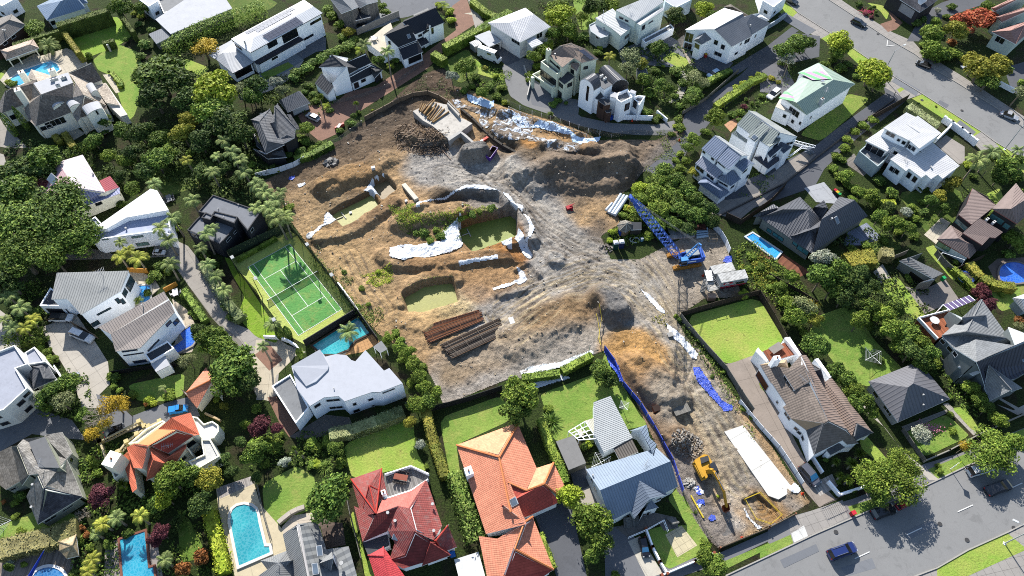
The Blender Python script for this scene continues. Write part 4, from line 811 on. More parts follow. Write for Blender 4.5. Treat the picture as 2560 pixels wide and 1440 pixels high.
h=H('cream_house','tall cream house with stepped pale skillion roofs and terrace walls',A3,corr('d9dbdb',.6),plain('c9d2cb',.6,.06,k=1.05),trim='c8cecc',short='the stepped cream house')
h.blk('S',7.6,0,'778,75,8.2 1070,-45,8.8 1140,10,8 925,160,7.2',oh=.1).blk('S',7.0,0,'925,165,6.6 1135,50,7.2 1140,75 962,190',oh=.05)
h.blk('S',5.2,0,'625,135,5.9 755,62,5.9 890,210 815,268 745,210,5.5',oh=.15).blk('F',3.6,.2,'578,190 625,165 735,250 720,275 665,290 590,240',roof=flatw,wall=plain('bcc8cc'))
h.blk('F',2.2,.3,'975,300 1190,185 1215,215 1000,330',roof=flatg,wall=white)
h.win('820,135,1.6,.9 860,155,1.4,.8 985,205,1.6,1.8 1040,165,2.2,.7 865,270,2.2,1.3 640,280,1.4,.8',frame='e8e8e8').sky('1015,235',2.2,1.4).ac('690,225 720,235').vent('680,140',.08,2.6).ant('875,70',1).done()
h=H('house','white and blue walled house end at the photo\'s top edge behind palms',A3,flatw,plain('c4d4df',k=1.2),short='the blue walled house end')
h.blk('F',4.5,.2,'1148,-40 1330,-80 1350,0 1225,62 1150,15').auto(maxn=2).done()
h=H('gabled_house','large white boarded house with grey and white gable roof and long wing',A3,corr('85888e',.45,.45,.03),white,short='the long white gable house')
h.blk('G',6.2,9.2,'1648,350 1800,270 1590,70 1298,222 1520,220 1730,98',roof=corr('85888e',.45,.45,.03))
h.blk('G',6.0,8.6,'1648,352 1940,175 1880,95 1700,130 1520,215 1800,105').blk('H',5.8,7.2,'1360,300 1420,335 1535,272 1470,205 1400,290 1470,225')
h.blk('S',7,0,'1298,222,6.3 1520,218,9.28 1735,98,9.28 1600,62,8.8 1590,60,8.2',roof=wroof,nowall=True,oh=.01)
h.blk('H',6,7.2,'1780,130 1850,180 1930,150 1850,95 1810,140 1870,125',roof=wroof)
h.win('1325,280,2.4,3 1370,335,1.8,1.6 1530,318,1.3,1.6 1582,352,1.3,1.6 1545,405,2.4,1.3 1775,300,2.2,1.5 1320,345,2.4,2 1715,330,.7,1 1680,400,1.4,1 1825,270,.7,1.2').sky('1370,285',1.6,1.2).vent('1785,200').done()
h=H('garage','brown pitched roof peak behind the long white gable house',A3,corr('77706a'),dark,'garage')
h.blk('H',3,4.8,'1590,50 1640,30 1790,125 1720,130 1650,50 1740,100').done()
# --- the knoll in the photo's upper middle
h=H('tiled_house','tall three storey cream house with brown tiles and two solar arrays',Z4,tiles('9b8a7e',gap=.36,sa=.1),plain('c9cfba',.6,.06,k=1.2),trim='b9bcb0',short='the tall cream house')
h.blk('S',10,0,'300,215 470,85,12 650,40,12.6 780,130,12.2 805,340,10.6 690,270,10.6 515,412',oh=.3,wall=plain('c9cfba',.6,.06,k=1.2))
h.blk('S',10,0,'630,38,12.62 860,130,12.2 1055,280,10.6 800,345,10.4',oh=.2).blk('G',8.6,9.6,'610,385 730,465 845,385 700,305 640,360 790,350',oh=.1)
h.blk('S',6,0,'450,588 600,475,7 700,552,7 548,665',roof=flatd,oh=.2).blk('F',7.2,.9,'190,365 275,315 500,505 435,550',roof=flatg,oh=0)
h.blk('F',3.4,.6,'60,540 200,470 425,700 375,745',roof=plain('cbc4a8'),nowall=True)
for q in P2('70,560 385,700',*Z4): c=G(q[0],q[1],3.6); part('column',MB().box((c.x,c.y,1.8),(.8,.8,3.8),h.rz),h.wm,h.root)
h.solar('530,70 610,60 915,300 825,315',(1,7)).solar('755,160 830,140 1005,280 930,295',(1,5))
h.win('365,370,4.8,2 455,430,1.2,1.6 300,560,6.5,2.2 495,680,1.6,1.3 625,670,1.6,1.3 665,470,1.3,1.3 865,415,1.3,1 775,565,.8,1.8 480,820,1.4,2.2',frame='3c3c3a').chim('310,140',11.6,1.2,1,h=6).ant('395,160',1.5).vent('405,230').done()
vault=corr('5c5f66',.5,.35,.03)
h=H('vaulted_house','white cubist house with two dark barrel vault roofs and terraces',Z4,vault,white,trim='c8ccd0',short='the barrel vaulted house')
h.blk('B',8,10.2,'780,640 985,760 1095,690 935,545',oh=0).blk('B',6.9,8.8,'1265,695 1505,665 1255,450 1060,470',wall=dark,oh=0)
h.blk('F',7.6,0,'960,530 1040,495 1265,668 1145,738 1090,700',roof=plain('6c6e72'),oh=0).blk('S',5,0,'965,850 1070,762,6 1140,850,5.6 1050,895',roof=flatd,oh=0)
h.blk('F',6,.9,'1320,925 1390,975 1560,895 1490,770 1340,830',roof=flatg,oh=0).blk('F',6.4,0,'1235,770 1340,790 1330,870 1235,850',oh=0,roof=flatw).blk('F',4.8,.7,'1560,900 1640,860 1755,870 1660,1010 1640,960',roof=flatg,oh=0)
h.blk('F',5.5,0,'1050,905 1090,880 1225,895 1235,960 1150,975',roof=flatd,wall=brick,oh=0).blk('F',7.2,0,'1545,740 1625,770 1600,810 1520,780',oh=0,roof=flatw).blk('F',3.6,0,'1150,1050 1255,1030 1250,1075 1180,1090',roof=flatd,wall=brick,oh=0).blk('F',4,0,'1075,850 1235,790 1330,900 1240,960',oh=0,roof=flatw)
h.win('895,860,4,2.4 900,750,1.4,2.4 1485,1000,1.6,2.4 1600,920,2.6,2.4 1425,730,3.6,2 1100,990,1.2,1.4',frame='3a2c26',pane='2c2320').ac('1100,560 1150,600').done()
h=H('garden_store','small white block store on the planted bank',A3,flatg,plain('a8adad'),'store')
h.blk('F',2,.2,'935,510 1010,520 1018,560 945,560').done()
# --- pair of corrugated houses in the gully
h=H('tall_house','white house with blue grey corrugated skillion roofs stepping down four levels',Z5,corr('7f8da6',.55,.4,.09),white,trim='c3cad2',short='the blue corrugated house')
h.blk('S',8,0,'205,665 400,470,10 610,620,10 420,835',oh=.2).blk('S',8,0,'435,840 605,630,9.8 805,780,9.8 610,985',oh=.2).blk('S',8,0,'400,470,10.02 470,480,9.4 910,770,9.4 810,775,10.02',oh=.1,roof=corr('b7bbbd',.5))
h.blk('G',7.4,8.8,'680,905 825,1020 1000,895 855,800 810,780 935,890',oh=.2).blk('S',4.8,0,'110,885 240,760,6.2 555,1000,6.2 410,1120',oh=.15,roof=corr('9aa0b2',.55,.4,.09))
h.blk('H',4.8,6.4,'430,1110 640,1230 800,1120 660,960 560,1080 660,990').blk('H',2.7,4.2,'150,1180 480,1425 630,1320 250,1070 300,1180 470,1290')
h.win('240,720,1,.9 375,810,1,1 500,910,2.6,.6 185,965,2.6,1.4 340,1080,2.4,1.2 490,1175,2.6,.7 890,975,2.6,1 930,1060,1,1.4 665,1240,1.5,1',frame='e8e8e8').done()
h=H('tall_house','white rendered house with pale green grey corrugated roof and outside stair',Z5,corr('9aa39f',.55,.4,.09),white,trim='c3cad2',short='the green corrugated house')
h.blk('S',8.4,0,'735,300 910,110,10.6 1110,250,10.6 930,450',oh=.2).blk('S',8.4,0,'900,490 1115,262,10.4 1230,350,10.4 1015,575',oh=.15).blk('S',8.4,0,'1070,545 1250,350,10.4 1365,425,10.4 1225,650',oh=.15)
h.blk('S',8.4,0,'905,95,10.62 1020,115,9.6 1640,490,7.6 1390,430,10.4 1130,250,10.5',oh=.1,roof=corr('b4b8b6',.5)).blk('G',7.6,9,'1225,650 1400,530 1360,430 1080,560 1225,640 1390,520',oh=.1)
h.blk('S',5.5,0,'655,435 725,385,6.4 895,520,6.4 885,590',oh=.05).blk('S',5.6,0,'1180,720 1380,570,7 1420,640,7 1230,805',oh=.1,roof=corr('5b6372',.5)).blk('S',6,0,'1390,560,7 1560,640,6 1440,740 1385,690',roof=corr('5b6372',.5),oh=.1)
h.blk('H',3,4.4,'975,800 1200,975 1400,825 1330,760 1050,790 1330,790',roof=corr('4b505e',.5)).blk('S',5.8,0,'1440,435,8.4 1635,500,7.4 1500,585 1400,540',roof=corr('5b6372',.5),oh=.1)
h.sky('995,500',1.2,1.2).win('1310,620,2,1.1 1290,780,1.6,1 1395,470,1,1',frame='e8e8e8').win('1560,580,2.2,1',frame='e8e8e8').done()
st=thing('outside_stair','white balustraded timber landing and steps beside the green grey corrugated house','stair',G(2010,375))
m=MB(); q=[G(a,b,2.6) for a,b in P2('1600,590 1900,650 1790,690 1560,600',*Z5)]; m.prism(q,2.45,2.6); part('landing',m,boards('7f8893'),st)
for pts in ('1600,545,3.6 1915,625,3.6','1470,760,3.0 1530,770,3.2 1720,630,3.6 1800,640,3.6'):
 Q=[G(a,b,z) for a,b,z in P2(pts,*Z5)]; m=MB()
 for a,b in zip(Q,Q[1:]):
  m.beam(a,b,.1); m.beam(a-Vector((0,0,.8)),b-Vector((0,0,.8)),.08); k=int((b-a).length/.35)
  for i in range(k+1): p=a.lerp(b,i/k); m.beam(p,p-Vector((0,0,.85)),.06)
 part('balustrade',m,white,st)
m=MB(); q0,q1=G(*P2('1500,740',*Z5)[0],2.2),G(*P2('1800,690',*Z5)[0],1.6)
for i in range(9): p=G(*P2('1790,700',*Z5)[0],2.4).lerp(G(*P2('1850,740',*Z5)[0],.3),i/8); m.box(p,(1.8,.45,.2),.5)
part('steps',m,boards('8f98a3'),st)
h=H('green_house','white boarded house with pale green roof and green and pink striped corners',A4,corr('a3b8aa',.6,.45,.03,.08),white,trim='dfe8e2',short='the pale green roof')
h.blk('H',6.8,9.0,'290,862 655,628 380,470 90,720 215,770 490,598',roof=corr('a3b8aa',.6,.45,.03,.08),oh=.6)
h.blk('S',6.9,0,'225,545 375,472,7.1 490,598,9.02 420,590,8.2',roof=corr('c5d8c8',.6),oh=.3,wall=white)
h.blk('S',4.4,0,'55,800 90,740 240,800 170,850',roof=plain('e2d9cc'),wall=white,oh=.05)
h.win('195,840,3.4,1.9 185,910,1,1.2 125,870,1,1.2 250,930,.7,1.1 320,880,.7,1',frame='e8e8e8').chim('410,740',8.9,1,.8,h=2.5,mat=plain('c9cfcf')).ant('425,710',1.8).sky('410,610',.8,.8)
n=NT('striped_awning'); u=n.sep(n.uv()); STR=n.end(n.mix(n.math('GREATER_THAN',n.math('FRACT',n.math('DIVIDE',u[0],2.4)),.5),alb('7fd08c'),alb('cf9fc8')),.6)
for t in ('230,543,7.0 410,534,7.9 478,590,8.9 335,600,8.2','80,735,6.9 130,680,7.3 235,748,8.3 205,762,8.6'):
 Q=[G(a,b,z+.12) for a,b,z in P2(t,*A4)]
 if area(Q)< 0: Q.reverse()
 part('striped_panel',MB().face(Q),STR,h.root,'green and pink striped roof panel')
h.done()
h=H('white_house','two storey white house with white flat skillion roofs and balcony',Z6,corr('e2e2e3',.5,.5,.02,.08),white,short='the white skillion house')
h.blk('S',8.6,0,'770,358 1115,125,9.4 1270,200,9.4 1150,300,9 1320,430,8.9 1155,545',oh=.3).blk('S',9,0,'1115,300 1285,175,9.6 1640,435,9.4 1310,668,8.6 1160,545,8.6 1320,430,9.05',oh=.3)
h.blk('S',5.6,0,'498,548 770,365,6 1140,670,6 1070,720 925,640 825,710',oh=.4).blk('S',5.4,0,'875,825,5.4 1030,710,5.8 1500,565,6.6 1915,925,6.2 1660,1120 1590,1060 1485,1125 1410,1060 1340,1105 1155,965 1110,1005',oh=.2)
h.blk('F',3,.9,'385,745 500,640 840,790 770,880 665,975',roof=flatg,wall=plain('c3d2d4'))
h.win('850,440,1.3,1.2 905,470,1.3,1.2 1000,540,.8,.9 1095,590,1,1.1 1165,640,1.2,1.3 1220,670,1.2,1.3 905,980,1.6,1.5 965,1010,1.6,1.5 1155,1070,1.2,1.8 1240,1130,1.2,1.8 1520,1180,.1,.1',frame='e0e0e0').win('640,700',6,2.4,frame='f0f0f0',mull=3).win('955,735',1.2,1.2)
h.ac('1300,750').ant('1080,850',1).vent('1475,960').done()
brr=corr('8d7d78',.45,.5,.06)
h=H('brown_house','dark boarded house with a cluster of brown ribbed roofs and red trim',Z7,brr,dark,trim='8a5a55',short='the brown ribbed roofs')
h.blk('S',5.6,0,'940,480 1035,210,6 1290,350,7 1440,500,7 1020,830,5.6 800,660,5.4',oh=.1).blk('S',5.2,0,'870,975 1160,720,6 1560,960,5.6 1430,1060 1330,1050 1205,1185',oh=.1)
h.blk('H',7.6,9.6,'1375,560 1800,820 2050,600 1785,120 1700,560 1980,380').blk('H',2.8,4.6,'430,1080 990,1415 1190,1190 665,840 800,1070 950,1150',wall=plain('c9d2d4',k=1.2))
h.win('860,850,3.4,1.5 1370,690,3.2,1.6 1620,860,1.5,1.5 540,1210,3,1.5',frame='55504c',pane='5f8f90').ac('1265,770 1380,820',5.5).done()
h=H('tiled_house','pale green weatherboard house with terracotta brown ribbed hips beside the red autumn tree',A4,tiles('b08a80',sa=.1),plain('c5cfc4',k=1.3),short='the terracotta ribbed house')
h.blk('J',5,6.8,'1700,125 1755,165 2050,90 1990,30 1730,130 1990,60').blk('J',5.6,7.2,'1675,60 1700,85 1960,-10 1930,-60 1700,60 1900,-20').blk('H',4.8,7,'1680,240 1858,330 2000,200 1960,150 1820,230 1920,190')
h.win('1700,95,1.2,1.2 1740,300,2.6,1.8',frame='f0f0f0').auto(maxn=3).done()
h=H('brick_house','dark shingled house with flat corner skylight and white garage door above red flowers',A4,flatd,plain('45444a'),trim='c9ccd0',short='the dark shingled house')
h.blk('H',5.2,6.6,'900,-60 1140,92 1285,-10 1100,-140 1050,-40 1150,-60',roof=shingle('6a6a70','4c4c52')).sky('1135,5',3.2,2.6).win('1040,80',5,2.6,'garage_door','bbbbbb','b9b9bd').done()
h=H('white_house','corner of a white house beside the road lawn at the photo\'s top edge',A3,flatw,white)
h.blk('F',4,.3,'1850,-80 1990,-60 2060,-20 1960,60 1880,10').auto(maxn=2).done()
# --- right side
h=H('grey_house','charcoal standing seam house with decks and narrow blue pool',B4,corr('66686e',.62,.4,.09),plain('8f938e'),trim='55575a',short='the seam roofed house')
h.blk('H',3.6,6.4,'-60,190 330,460 412,205 240,35 110,130 300,130').blk('H',3.5,6.6,'335,455 590,275 750,180 535,35 400,205 650,60').blk('J',3.4,5.6,'160,330 340,340 400,200 240,300 200,325 390,260')
h.blk('H',3.4,5,'-110,180 0,185 105,130 40,90 -60,150 60,120').blk('J',3.4,5.8,'330,130 400,205 470,160 420,60 350,110 450,120')
h.win('75,335,3,1.2 10,290,1.4,1.2 205,385,1.4,1.4 275,435,3,2',frame='3a3a3a',pane='4f8f9a').sky('515,212',.9,1.8).vent('475,208').done()
h=H('garage','grey ribbed gable garage with open dark door and green bin',B4,corr('7e8082',.45,.5,.06),plain('8d918c'),'garage',short='the grey gable garage')
h.blk('G',2.7,4.2,'1140,682 1315,610 1160,455 985,515 1235,648 1065,490')
h.win('1180,700',5,2.1,'garage_door','999999','1c1c1e').done()
h=H('summerhouse','small pale weatherboard cottage with ribbed hip roof near the kidney pool',B4,corr('cfd2d4',.45),plain('aebac2'),'cottage',short='the small pale cottage')
h.blk('H',2.8,4.2,'1835,795 1925,900 2050,850 1990,740 1900,800 1960,800').done()
gs=tiles('8f9294',gap=.42,sa=.05,across=.5); RIDGE[gs]=plain('8a8c8e')
h=H('grey_house','large grey tiled house with red timber deck and purple pergola roof',Z8,gs,plain('7d8688'),trim='cfd8dc',short='the red deck house')
h.blk('G',5.6,8.2,'485,305 710,570 960,345 885,140 650,380 940,350',oh=.2)
h.blk('H',5.4,9.2,'385,610 640,900 1320,740 900,150 700,560 1200,640',oh=.3)
h.blk('S',5,0,'540,775,6.2 820,660,8.8 1330,740,9.8 1500,660,10.4 830,950,9.4',oh=.1)
h.blk('S',4,0,'830,952,9.4 1500,658,10.4 1700,950 1330,1165 940,1260,4 880,1070,5.6',oh=.3,roof=corr('5d5f6b',.8,.5,.14))
h.blk('S',5,0,'1330,740,9.0 1240,500,8 1440,580,6 1600,640,6 1500,660,10.3',oh=.1,roof=flatw)
h.blk('G',3.6,7.2,'930,1280 1010,1450 1280,1330 1420,1285 990,990 1280,1310',oh=.3).blk('S',4.4,0,'590,1010,4.6 790,1125 885,1085,5.4 690,960,5.4',oh=.1,roof=flatw)
h.win('395,690,1.2,1.2 485,785,1.4,1.2 555,850,1.2,1.2 810,980,.9,.9 645,1125,1.4,1.2',frame='dfe6ea').sky('1430,910',.8,1.2).done()
dk=thing('sun_deck','red timber roof deck with white round table and purple pergola at the grey tiled house','deck',G(2340,800))
Q=[G(a,b,3.2) for a,b in P2('95,385 480,290 500,350 420,500 560,520 340,650',*Z8)]; part('deck_floor',MB().prism(Q,0,3.2,mi=0),boards('a8674a',.3),dk)
for t in ('90,380,3.9 480,275,3.9','90,380,3.9 330,640,3.9'):
 a,b=[G(*p) for p in P2(t,*Z8)]; m=MB(); m.prism(inset([a,b,b+Vector((.01,.01,0)),a+Vector((.01,.01,0))],-.12),3.1,3.95); part('parapet',m,white,dk)
Q=[G(a,b,5) for a,b in P2('400,215 730,95 810,160 490,290',*Z8)]; pg=NT('tinted_sheet'); PURP=pg.end(pg.mul(alb('7d6f95'),pg.math('MULTIPLY_ADD',pg.noise(pg.pos(),2,4),1.2,.4)),.2)
part('pergola_roof',MB().prism(Q,4.92,5),PURP,dk)
m=MB(); [m.beam(Q[0].lerp(Q[1],i/6),Q[3].lerp(Q[2],i/6),.14) for i in range(7)]; [m.beam(p,Vector((p.x,p.y,0)),.14) for p in Q[:2]]; part('pergola_frame',m,white,dk)
h=H('hip_roofed_house','single storey house with tall pyramid of dark and pale grey seamed roofing',C4,corr('77777c',.8,.5,.03,.1),plain('c9cccb'),trim='e4e4e4',short='the grey pyramid roof')
h.blk('H',2.9,6.4,'975,287 1366,112 1130,-170 755,-20 1050,25 1090,-5').win('890,190,1.8,1',frame='dddddd').vent('1160,85 1160,160 1300,125',.12,.3).auto(maxn=5).done()
h=H('tiled_house','long white house with brown tiled hips gables dormer and red tiled balcony',Z9,brown_t,white,trim='b8bcc0',short='the long brown tiled house')
h.blk('S',4.0,0,'180,322 510,360,6.6 640,210,7.6 700,330,8.8 950,950,8.8 900,980,8.4 530,930,4.2 440,800,4 475,770,4.3 315,530,4.3 305,530,4',oh=.1)
h.blk('S',4,0,'660,315,8.82 640,210,7 700,215,6.6 760,300,6 905,520,5.6 985,465,4 1450,1088,4 1265,975,6.6 1210,1140,5.2 1160,1050,7.2 945,950,8.82',oh=.1,roof=corr('9a877c',.5,.5,.08))
h.blk('S',4,0,'890,985,8.4 950,950,8.82 1150,1050,7.4 1290,1205,4.2 1160,1220,4.6 1110,1172,5.6 790,1335,4',oh=.2)
h.blk('S',4,0,'700,1060,4.4 890,985,8.38 790,1335,3.95',oh=0,roof=charc).blk('S',4,0,'530,930,4.2 890,985,8.36 700,1058,4.4',oh=0,roof=plain('c2a98c',.8))
h.blk('H',3.9,6.4,'1225,1140 1260,1172 1450,1088 1270,970 1240,1130 1270,990',roof=charc).blk('S',2.9,0,'930,1285 1110,1175,4 1140,1250 975,1340',roof=charc,oh=.1)
h.blk('S',7.2,0,'455,430,6.6 660,320,8.9 790,490,8.9 570,610,6.6',oh=.05,wall=white).blk('P',5.4,7.8,'745,410 900,520 860,370 740,300 860,375',roof=charc)
h.blk('F',3.4,0,'215,170 490,60 600,200 290,290',roof=boards('9a5c44',.9),wall=white,oh=0).blk('P',3.6,6.6,'180,322 500,360 480,265 380,270 455,300',roof=plain('c2a98c',.8))
h.win('240,600',7.5,2.4,'garage_door','cfd3d6','5a3022').win('475,880,1,1 505,920,1,1 590,1045,1,1.1 620,1085,1,1.1 655,1130,1,1.1 375,745,.6,.9 500,530,4.6,1',frame='dfe3e6').chim('375,245',8,1,1.3,h=5).vent('910,570').ant('650,510',1.2).done()
for t,z0,z1,nm in (('455,20 515,10 650,215 630,235',0,4.4,'a'),('795,260 835,250 985,460 960,470',0,4.2,'b'),('130,170 160,130 270,270 250,290',0,4,'c')):
 Q=[G(a,b,z1) for a,b in P2(t,*Z9)]; part('terrace_wall',MB().prism(inset(Q,0),z0,z1),white,h.root)
# --- lower left and bottom
h=H('slate_house','old grey slate shingle roofed house with flat grey roof panel and gabled ends',Z10,slate2,plain('b3b7a4'),trim='cfcfc4',short='the grey slate roof')
h.blk('S',3,0,'520,1388 365,1000,3.4 530,685,7.6 615,880,7.6',oh=.3).blk('S',3,0,'615,880,7.62 1140,1005,3 520,1388,3',oh=.4,roof=shingle('63636c','3e3e47')).blk('S',3,0,'530,685,7.6 820,600,6.4 920,480,4.6 1055,790,3.2 1140,1005,3 615,880,7.6',oh=.3)
h.blk('S',5,0,'240,295,6.2 320,210,4.2 610,170,6.4 630,150,6 860,110,4.4 1000,400,3.4 920,485,4.6 820,605,6.5 530,690,7.6 405,705,6.6',oh=.2).blk('S',5,0,'240,295,6.2 405,705,6.62 305,850,3.4 275,795,3.6 80,910,3 -60,800,3 -80,420,3 160,305,4',oh=.2,roof=shingle('7e7a74','605c55'))
h.blk('S',6,0,'395,250,6.5 620,175,7.1 825,605,7.1 545,600,7.3',oh=0,roof=plain('77787a',.9),fz=.5)
h.win('700,1310,2.2,.9 935,1165,2,.6 140,910,1.4,1 190,900,1.2,1 985,500,1,1.3',frame='cfd0c4').ant('620,600',2).vent('470,850 455,1160').done()
h=H('flat_roofed_house','white modern house with pale flat roofs and charcoal tiled wing',B1,flatw,plain('d5d5d2',k=1.3),trim='eeeeee',short='the white parapet house')
h.blk('F',5.6,.5,'-150,1260 120,1155 215,1300 130,1330 215,1480 40,1640 -150,1700',roof=plain('b4b8c4',.85)).blk('F',4.6,.3,'190,1210 265,1165 345,1280 215,1300',roof=plain('b4b8c4',.85))
h.blk('H',3.6,5.4,'215,1300 340,1265 420,1400 250,1480 300,1320 330,1400',roof=charc).win('140,1460,1.4,.8 200,1520,1.4,.8 60,1500,1.4,.8',frame='666666').auto(maxn=4,frame='777777').done()
h=H('modern_house','white modern house with grey corrugated roof over blue lap pool courtyard',B1,corr('a4a6a4',.55,.5,.08),white,trim='cfcfcf',short='the corrugated white house')
h.blk('S',6.2,0,'425,605,6.6 965,590,7.2 900,745,7 605,920,6.2 565,870 500,800 385,805',oh=.15).blk('F',3.1,.2,'300,855 380,720 500,800 530,860',roof=flatd)
h.win('935,760,1.6,1.6 885,815,.8,1.8 920,820,.8,1.8 780,895,3,.6 690,1000,1.6,1.4 980,680,3,2.4',frame='555555',pane='3f5560').win('440,895',4.6,2.2,'garage_door','888888','33353d').ant('790,650',3).done()
h=H('modern_house','white modern house with parallel taupe ribbed roofs and corner blue pool',B1,corr('a59b94',.5,.5,.06),white,trim='cdc9c4',short='the taupe roofed white house')
h.blk('S',6.8,0,'735,1015,7 1230,745,7 1260,800,6.7 830,1065,6.6',oh=.1).blk('S',6.6,0,'830,1065,7.4 1270,810,7.4 1310,900,6.6 1230,985,6.5 1050,1170,6.4 865,1195,6.5',oh=.1)
h.blk('F',3.4,.2,'1085,1215 1260,1120 1310,1175 1130,1280',roof=flatd).blk('F',3,0,'1130,1290 1240,1230 1270,1300 1170,1350',roof=flatw)
h.win('965,1180,3,.7 1150,1150,3.2,.5 1005,1215,4,.4 1050,1270,2.6,1 1250,1000,1.4,1 1320,975,1.4,1.4 1290,890,1.6,1.2',frame='555555',pane='33405a').vent('1075,860',.1,.8).done()
h=H('house','white and pink hip roofed house with blue tinted ribbed slopes among dark trees',A1,corr('e2d6da',.5,.5,.05,.1),cream,trim='e2dcd6',short='the white and pink roof')
h.blk('S',4.2,0,'435,1215,5 620,1160,5 790,1440,4.4 560,1405,7.2',oh=.2)
h.blk('S',4.2,0,'560,1405,7.22 780,1440,4.6 895,1405,3.4 900,1450,3.4 500,1600,4 480,1580,4.4',roof=corr('a7acd0',.6,.45,.08),oh=.3).blk('S',4.2,0,'435,1215,5.2 560,1405,7.2 480,1580,4.4 330,1440,4.4',oh=.2,roof=corr('d9b8bd',.5,.45,.05))
h.blk('S',3.4,0,'270,1350 440,1225,4.9 505,1345,4.9 315,1445',oh=.3,roof=corr('b8606a',.6,.5,.05)).blk('S',3,0,'745,1355 825,1320,3.3 900,1415,3.3 790,1440',oh=.3,roof=corr('b8606a',.6,.5,.05))
h.crop=B1; h.win('640,120,2.2,1.3 735,80,1.6,1.3',frame='bdbdb6').crop; h.crop=A1; h.sky('395,1345',3,2).vent('700,1310').done()
h=H('flat_roofed_house','white house with angular white upper roof and blue grey lower roof deck',B1,plain('fafaf6',.7,.04,k=1.6),white,trim='eeeeee',short='the angular white roof')
h.blk('S',6.2,0,'700,275,6 1130,-25,6.4 1180,-10,6.4 1265,135,6.2 950,190,6 800,275,5.8',oh=.15).blk('F',4.6,.35,'620,250 720,190 800,280 950,195 1260,140 1290,330 1180,300 720,365 680,350',roof=plain('bcc4dc',.7,.2))
h.win('1030,335,2.6,.7 1070,390,2.8,1.2 790,355,1.4,.4',frame='777777',pane='8fb0a8').vent('950,280 845,275').done()
h=H('black_house','black flat roofed house with stepped parapets beside the tennis court',B1,plain('85888e',.85,.2),plain('3a3c42',.7),trim='3b3d41',short='the black flat house')
h.blk('F',5.8,.25,'1490,150 1600,25 1960,150 1860,295 1780,200 1760,240').blk('F',4.8,.25,'1405,290 1480,205 1520,170 1770,265 1650,400 1590,370').blk('F',6.6,.2,'1510,195 1545,155 1590,175 1610,145 1785,190 1760,240 1600,180 1580,215')
h.win('1715,355,1.6,.8 1765,300,1.2,.8 1890,285,1.2,1 1450,310,1.6,1.6',frame='bfc3c6').vent('1680,190 1640,130 1790,100',.08,.3).done()
h=H('garage','small orange tiled garage beside dense dark round trees',C1,orange,cream,'garage',short='the orange tiled garage')
h.blk('G',2.6,4.4,'1350,30 1478,182 1640,85 1545,-125 1395,62 1600,-40')
h.sky('1540,-75',.8,.8).done()
h=H('tiled_house','mediterranean style house with orange tiled hips and round white terrace',Z11,tiles('d8775a',sa=.15),cream,trim='cfc8b4',short='the orange tiled mansion')
h.blk('S',5.6,0,'970,395 1180,215,6.6 1480,135 1620,480 1530,495,5.8 1245,410,8.6',oh=.2)
h.blk('S',5.6,0,'1245,412,8.6 1530,497,5.6 1130,770,5.8 830,650,8',oh=.2,roof=tiles('b85040',gap=.55,sa=.15)).blk('S',5.6,0,'830,650,8 1245,410,8.6 970,395,5.8 660,620,5.6',oh=.2,roof=plain('e59a68',.8))
h.blk('S',5.6,0,'480,680 600,620,6.4 825,650,8 725,1010 590,1000',oh=.2).blk('H',4.6,7.2,'790,1195 1245,985 1130,775 830,670 905,880 850,690',oh=.3).blk('G',4.4,5.8,'1080,870 1250,920 1480,780 1400,620 1090,860 1410,690',oh=.2)
h.blk('S',3.8,0,'400,830 500,740,5 600,990 640,1330,4 570,1385',oh=.1)
h.chim('240,860',7.4,2.4,2.8,h=7.4,name='chimney').blk('F',3,.4,'230,1010 300,950 420,1110 300,1190',roof=flatw).blk('F',3.4,.35,'1455,905 1690,800 1650,560 1800,560 1940,830 1560,1050',roof=plain('d8d8d4',.8,.25))
h.blk('F',3.2,.35,'1620,480 1480,200 1600,215 1700,320 1830,275 1925,340 1930,440 1860,540 1760,560 1665,555',roof=plain('e2e2df',.8,.15)).blk('F',2.8,.5,'520,640 800,400 1060,270 1100,300 960,400 660,620',roof=plain('dadad6'))
h.win('1290,925,1.8,1.2 1480,625,2,1.8',frame='c9bfa0').ant('1140,680',1).ant('640,1180',2.6).done()
tb=thing('terrace','long balustraded terrace with small square piers along the orange tiled mansion','terrace',G(310,1085))
for t in ('65,590 675,275 760,345','65,590 190,970','350,750 480,590 640,470 820,350 1000,270'):
 Q=[G(a,b,1.2) for a,b in P2(t,*Z11)]; m=MB()
 for a,b in zip(Q,Q[1:]):
  m.beam(a,b,.35,.25); m.beam(a-Vector((0,0,1)),b-Vector((0,0,1)),.35,.25); k=int((b-a).length/.6)
  for i in range(k): p=a.lerp(b,(i+.5)/k); m.beam(p,p-Vector((0,0,1)),.12)
 part('balustrade',m,plain('cfc19a'),tb)
 for p in Q: part('pier',MB().box((p.x,p.y,.8),(.8,.8,1.6),.5),plain('dcc990'),tb)
h=H('curved_house','white art deco house with curved bays under a broad white flat roof',C2,plain('c6c9d1',.85,.1),plain('dfe3e8',.6,.05,k=1.05),trim='f2f2f2',short='the curved white house')
h.blk('F',6,.0,'265,-135 480,-255 520,-205 600,-225 680,-215 715,-180 745,-170 820,-255 960,-100 1000,-120 1100,-5 930,60 870,60 780,90 665,130 620,90 510,100 405,165 310,40',oh=0).blk('F',3.4,.3,'120,20 260,-70 400,180 300,300',roof=flatg,wall=white).blk('S',6.3,0,'265,-135,7 480,-260,7 545,-140 540,-110 450,-20 375,15',oh=.1,nowall=False)
h.win('460,160,1.4,1.2 580,120,3.4,1 600,175,3.4,1 740,150,.8,1.2 860,115,1.1,1 880,165,.6,.8 995,50,2.6,.6 757,205,1.4,1.4',frame='dddddd').vent('585,35 280,-150',.08,.3).done()
h=H('pergola','small grey flat canopy beside the pool at the curved white house',B2,flatg,white,'canopy')
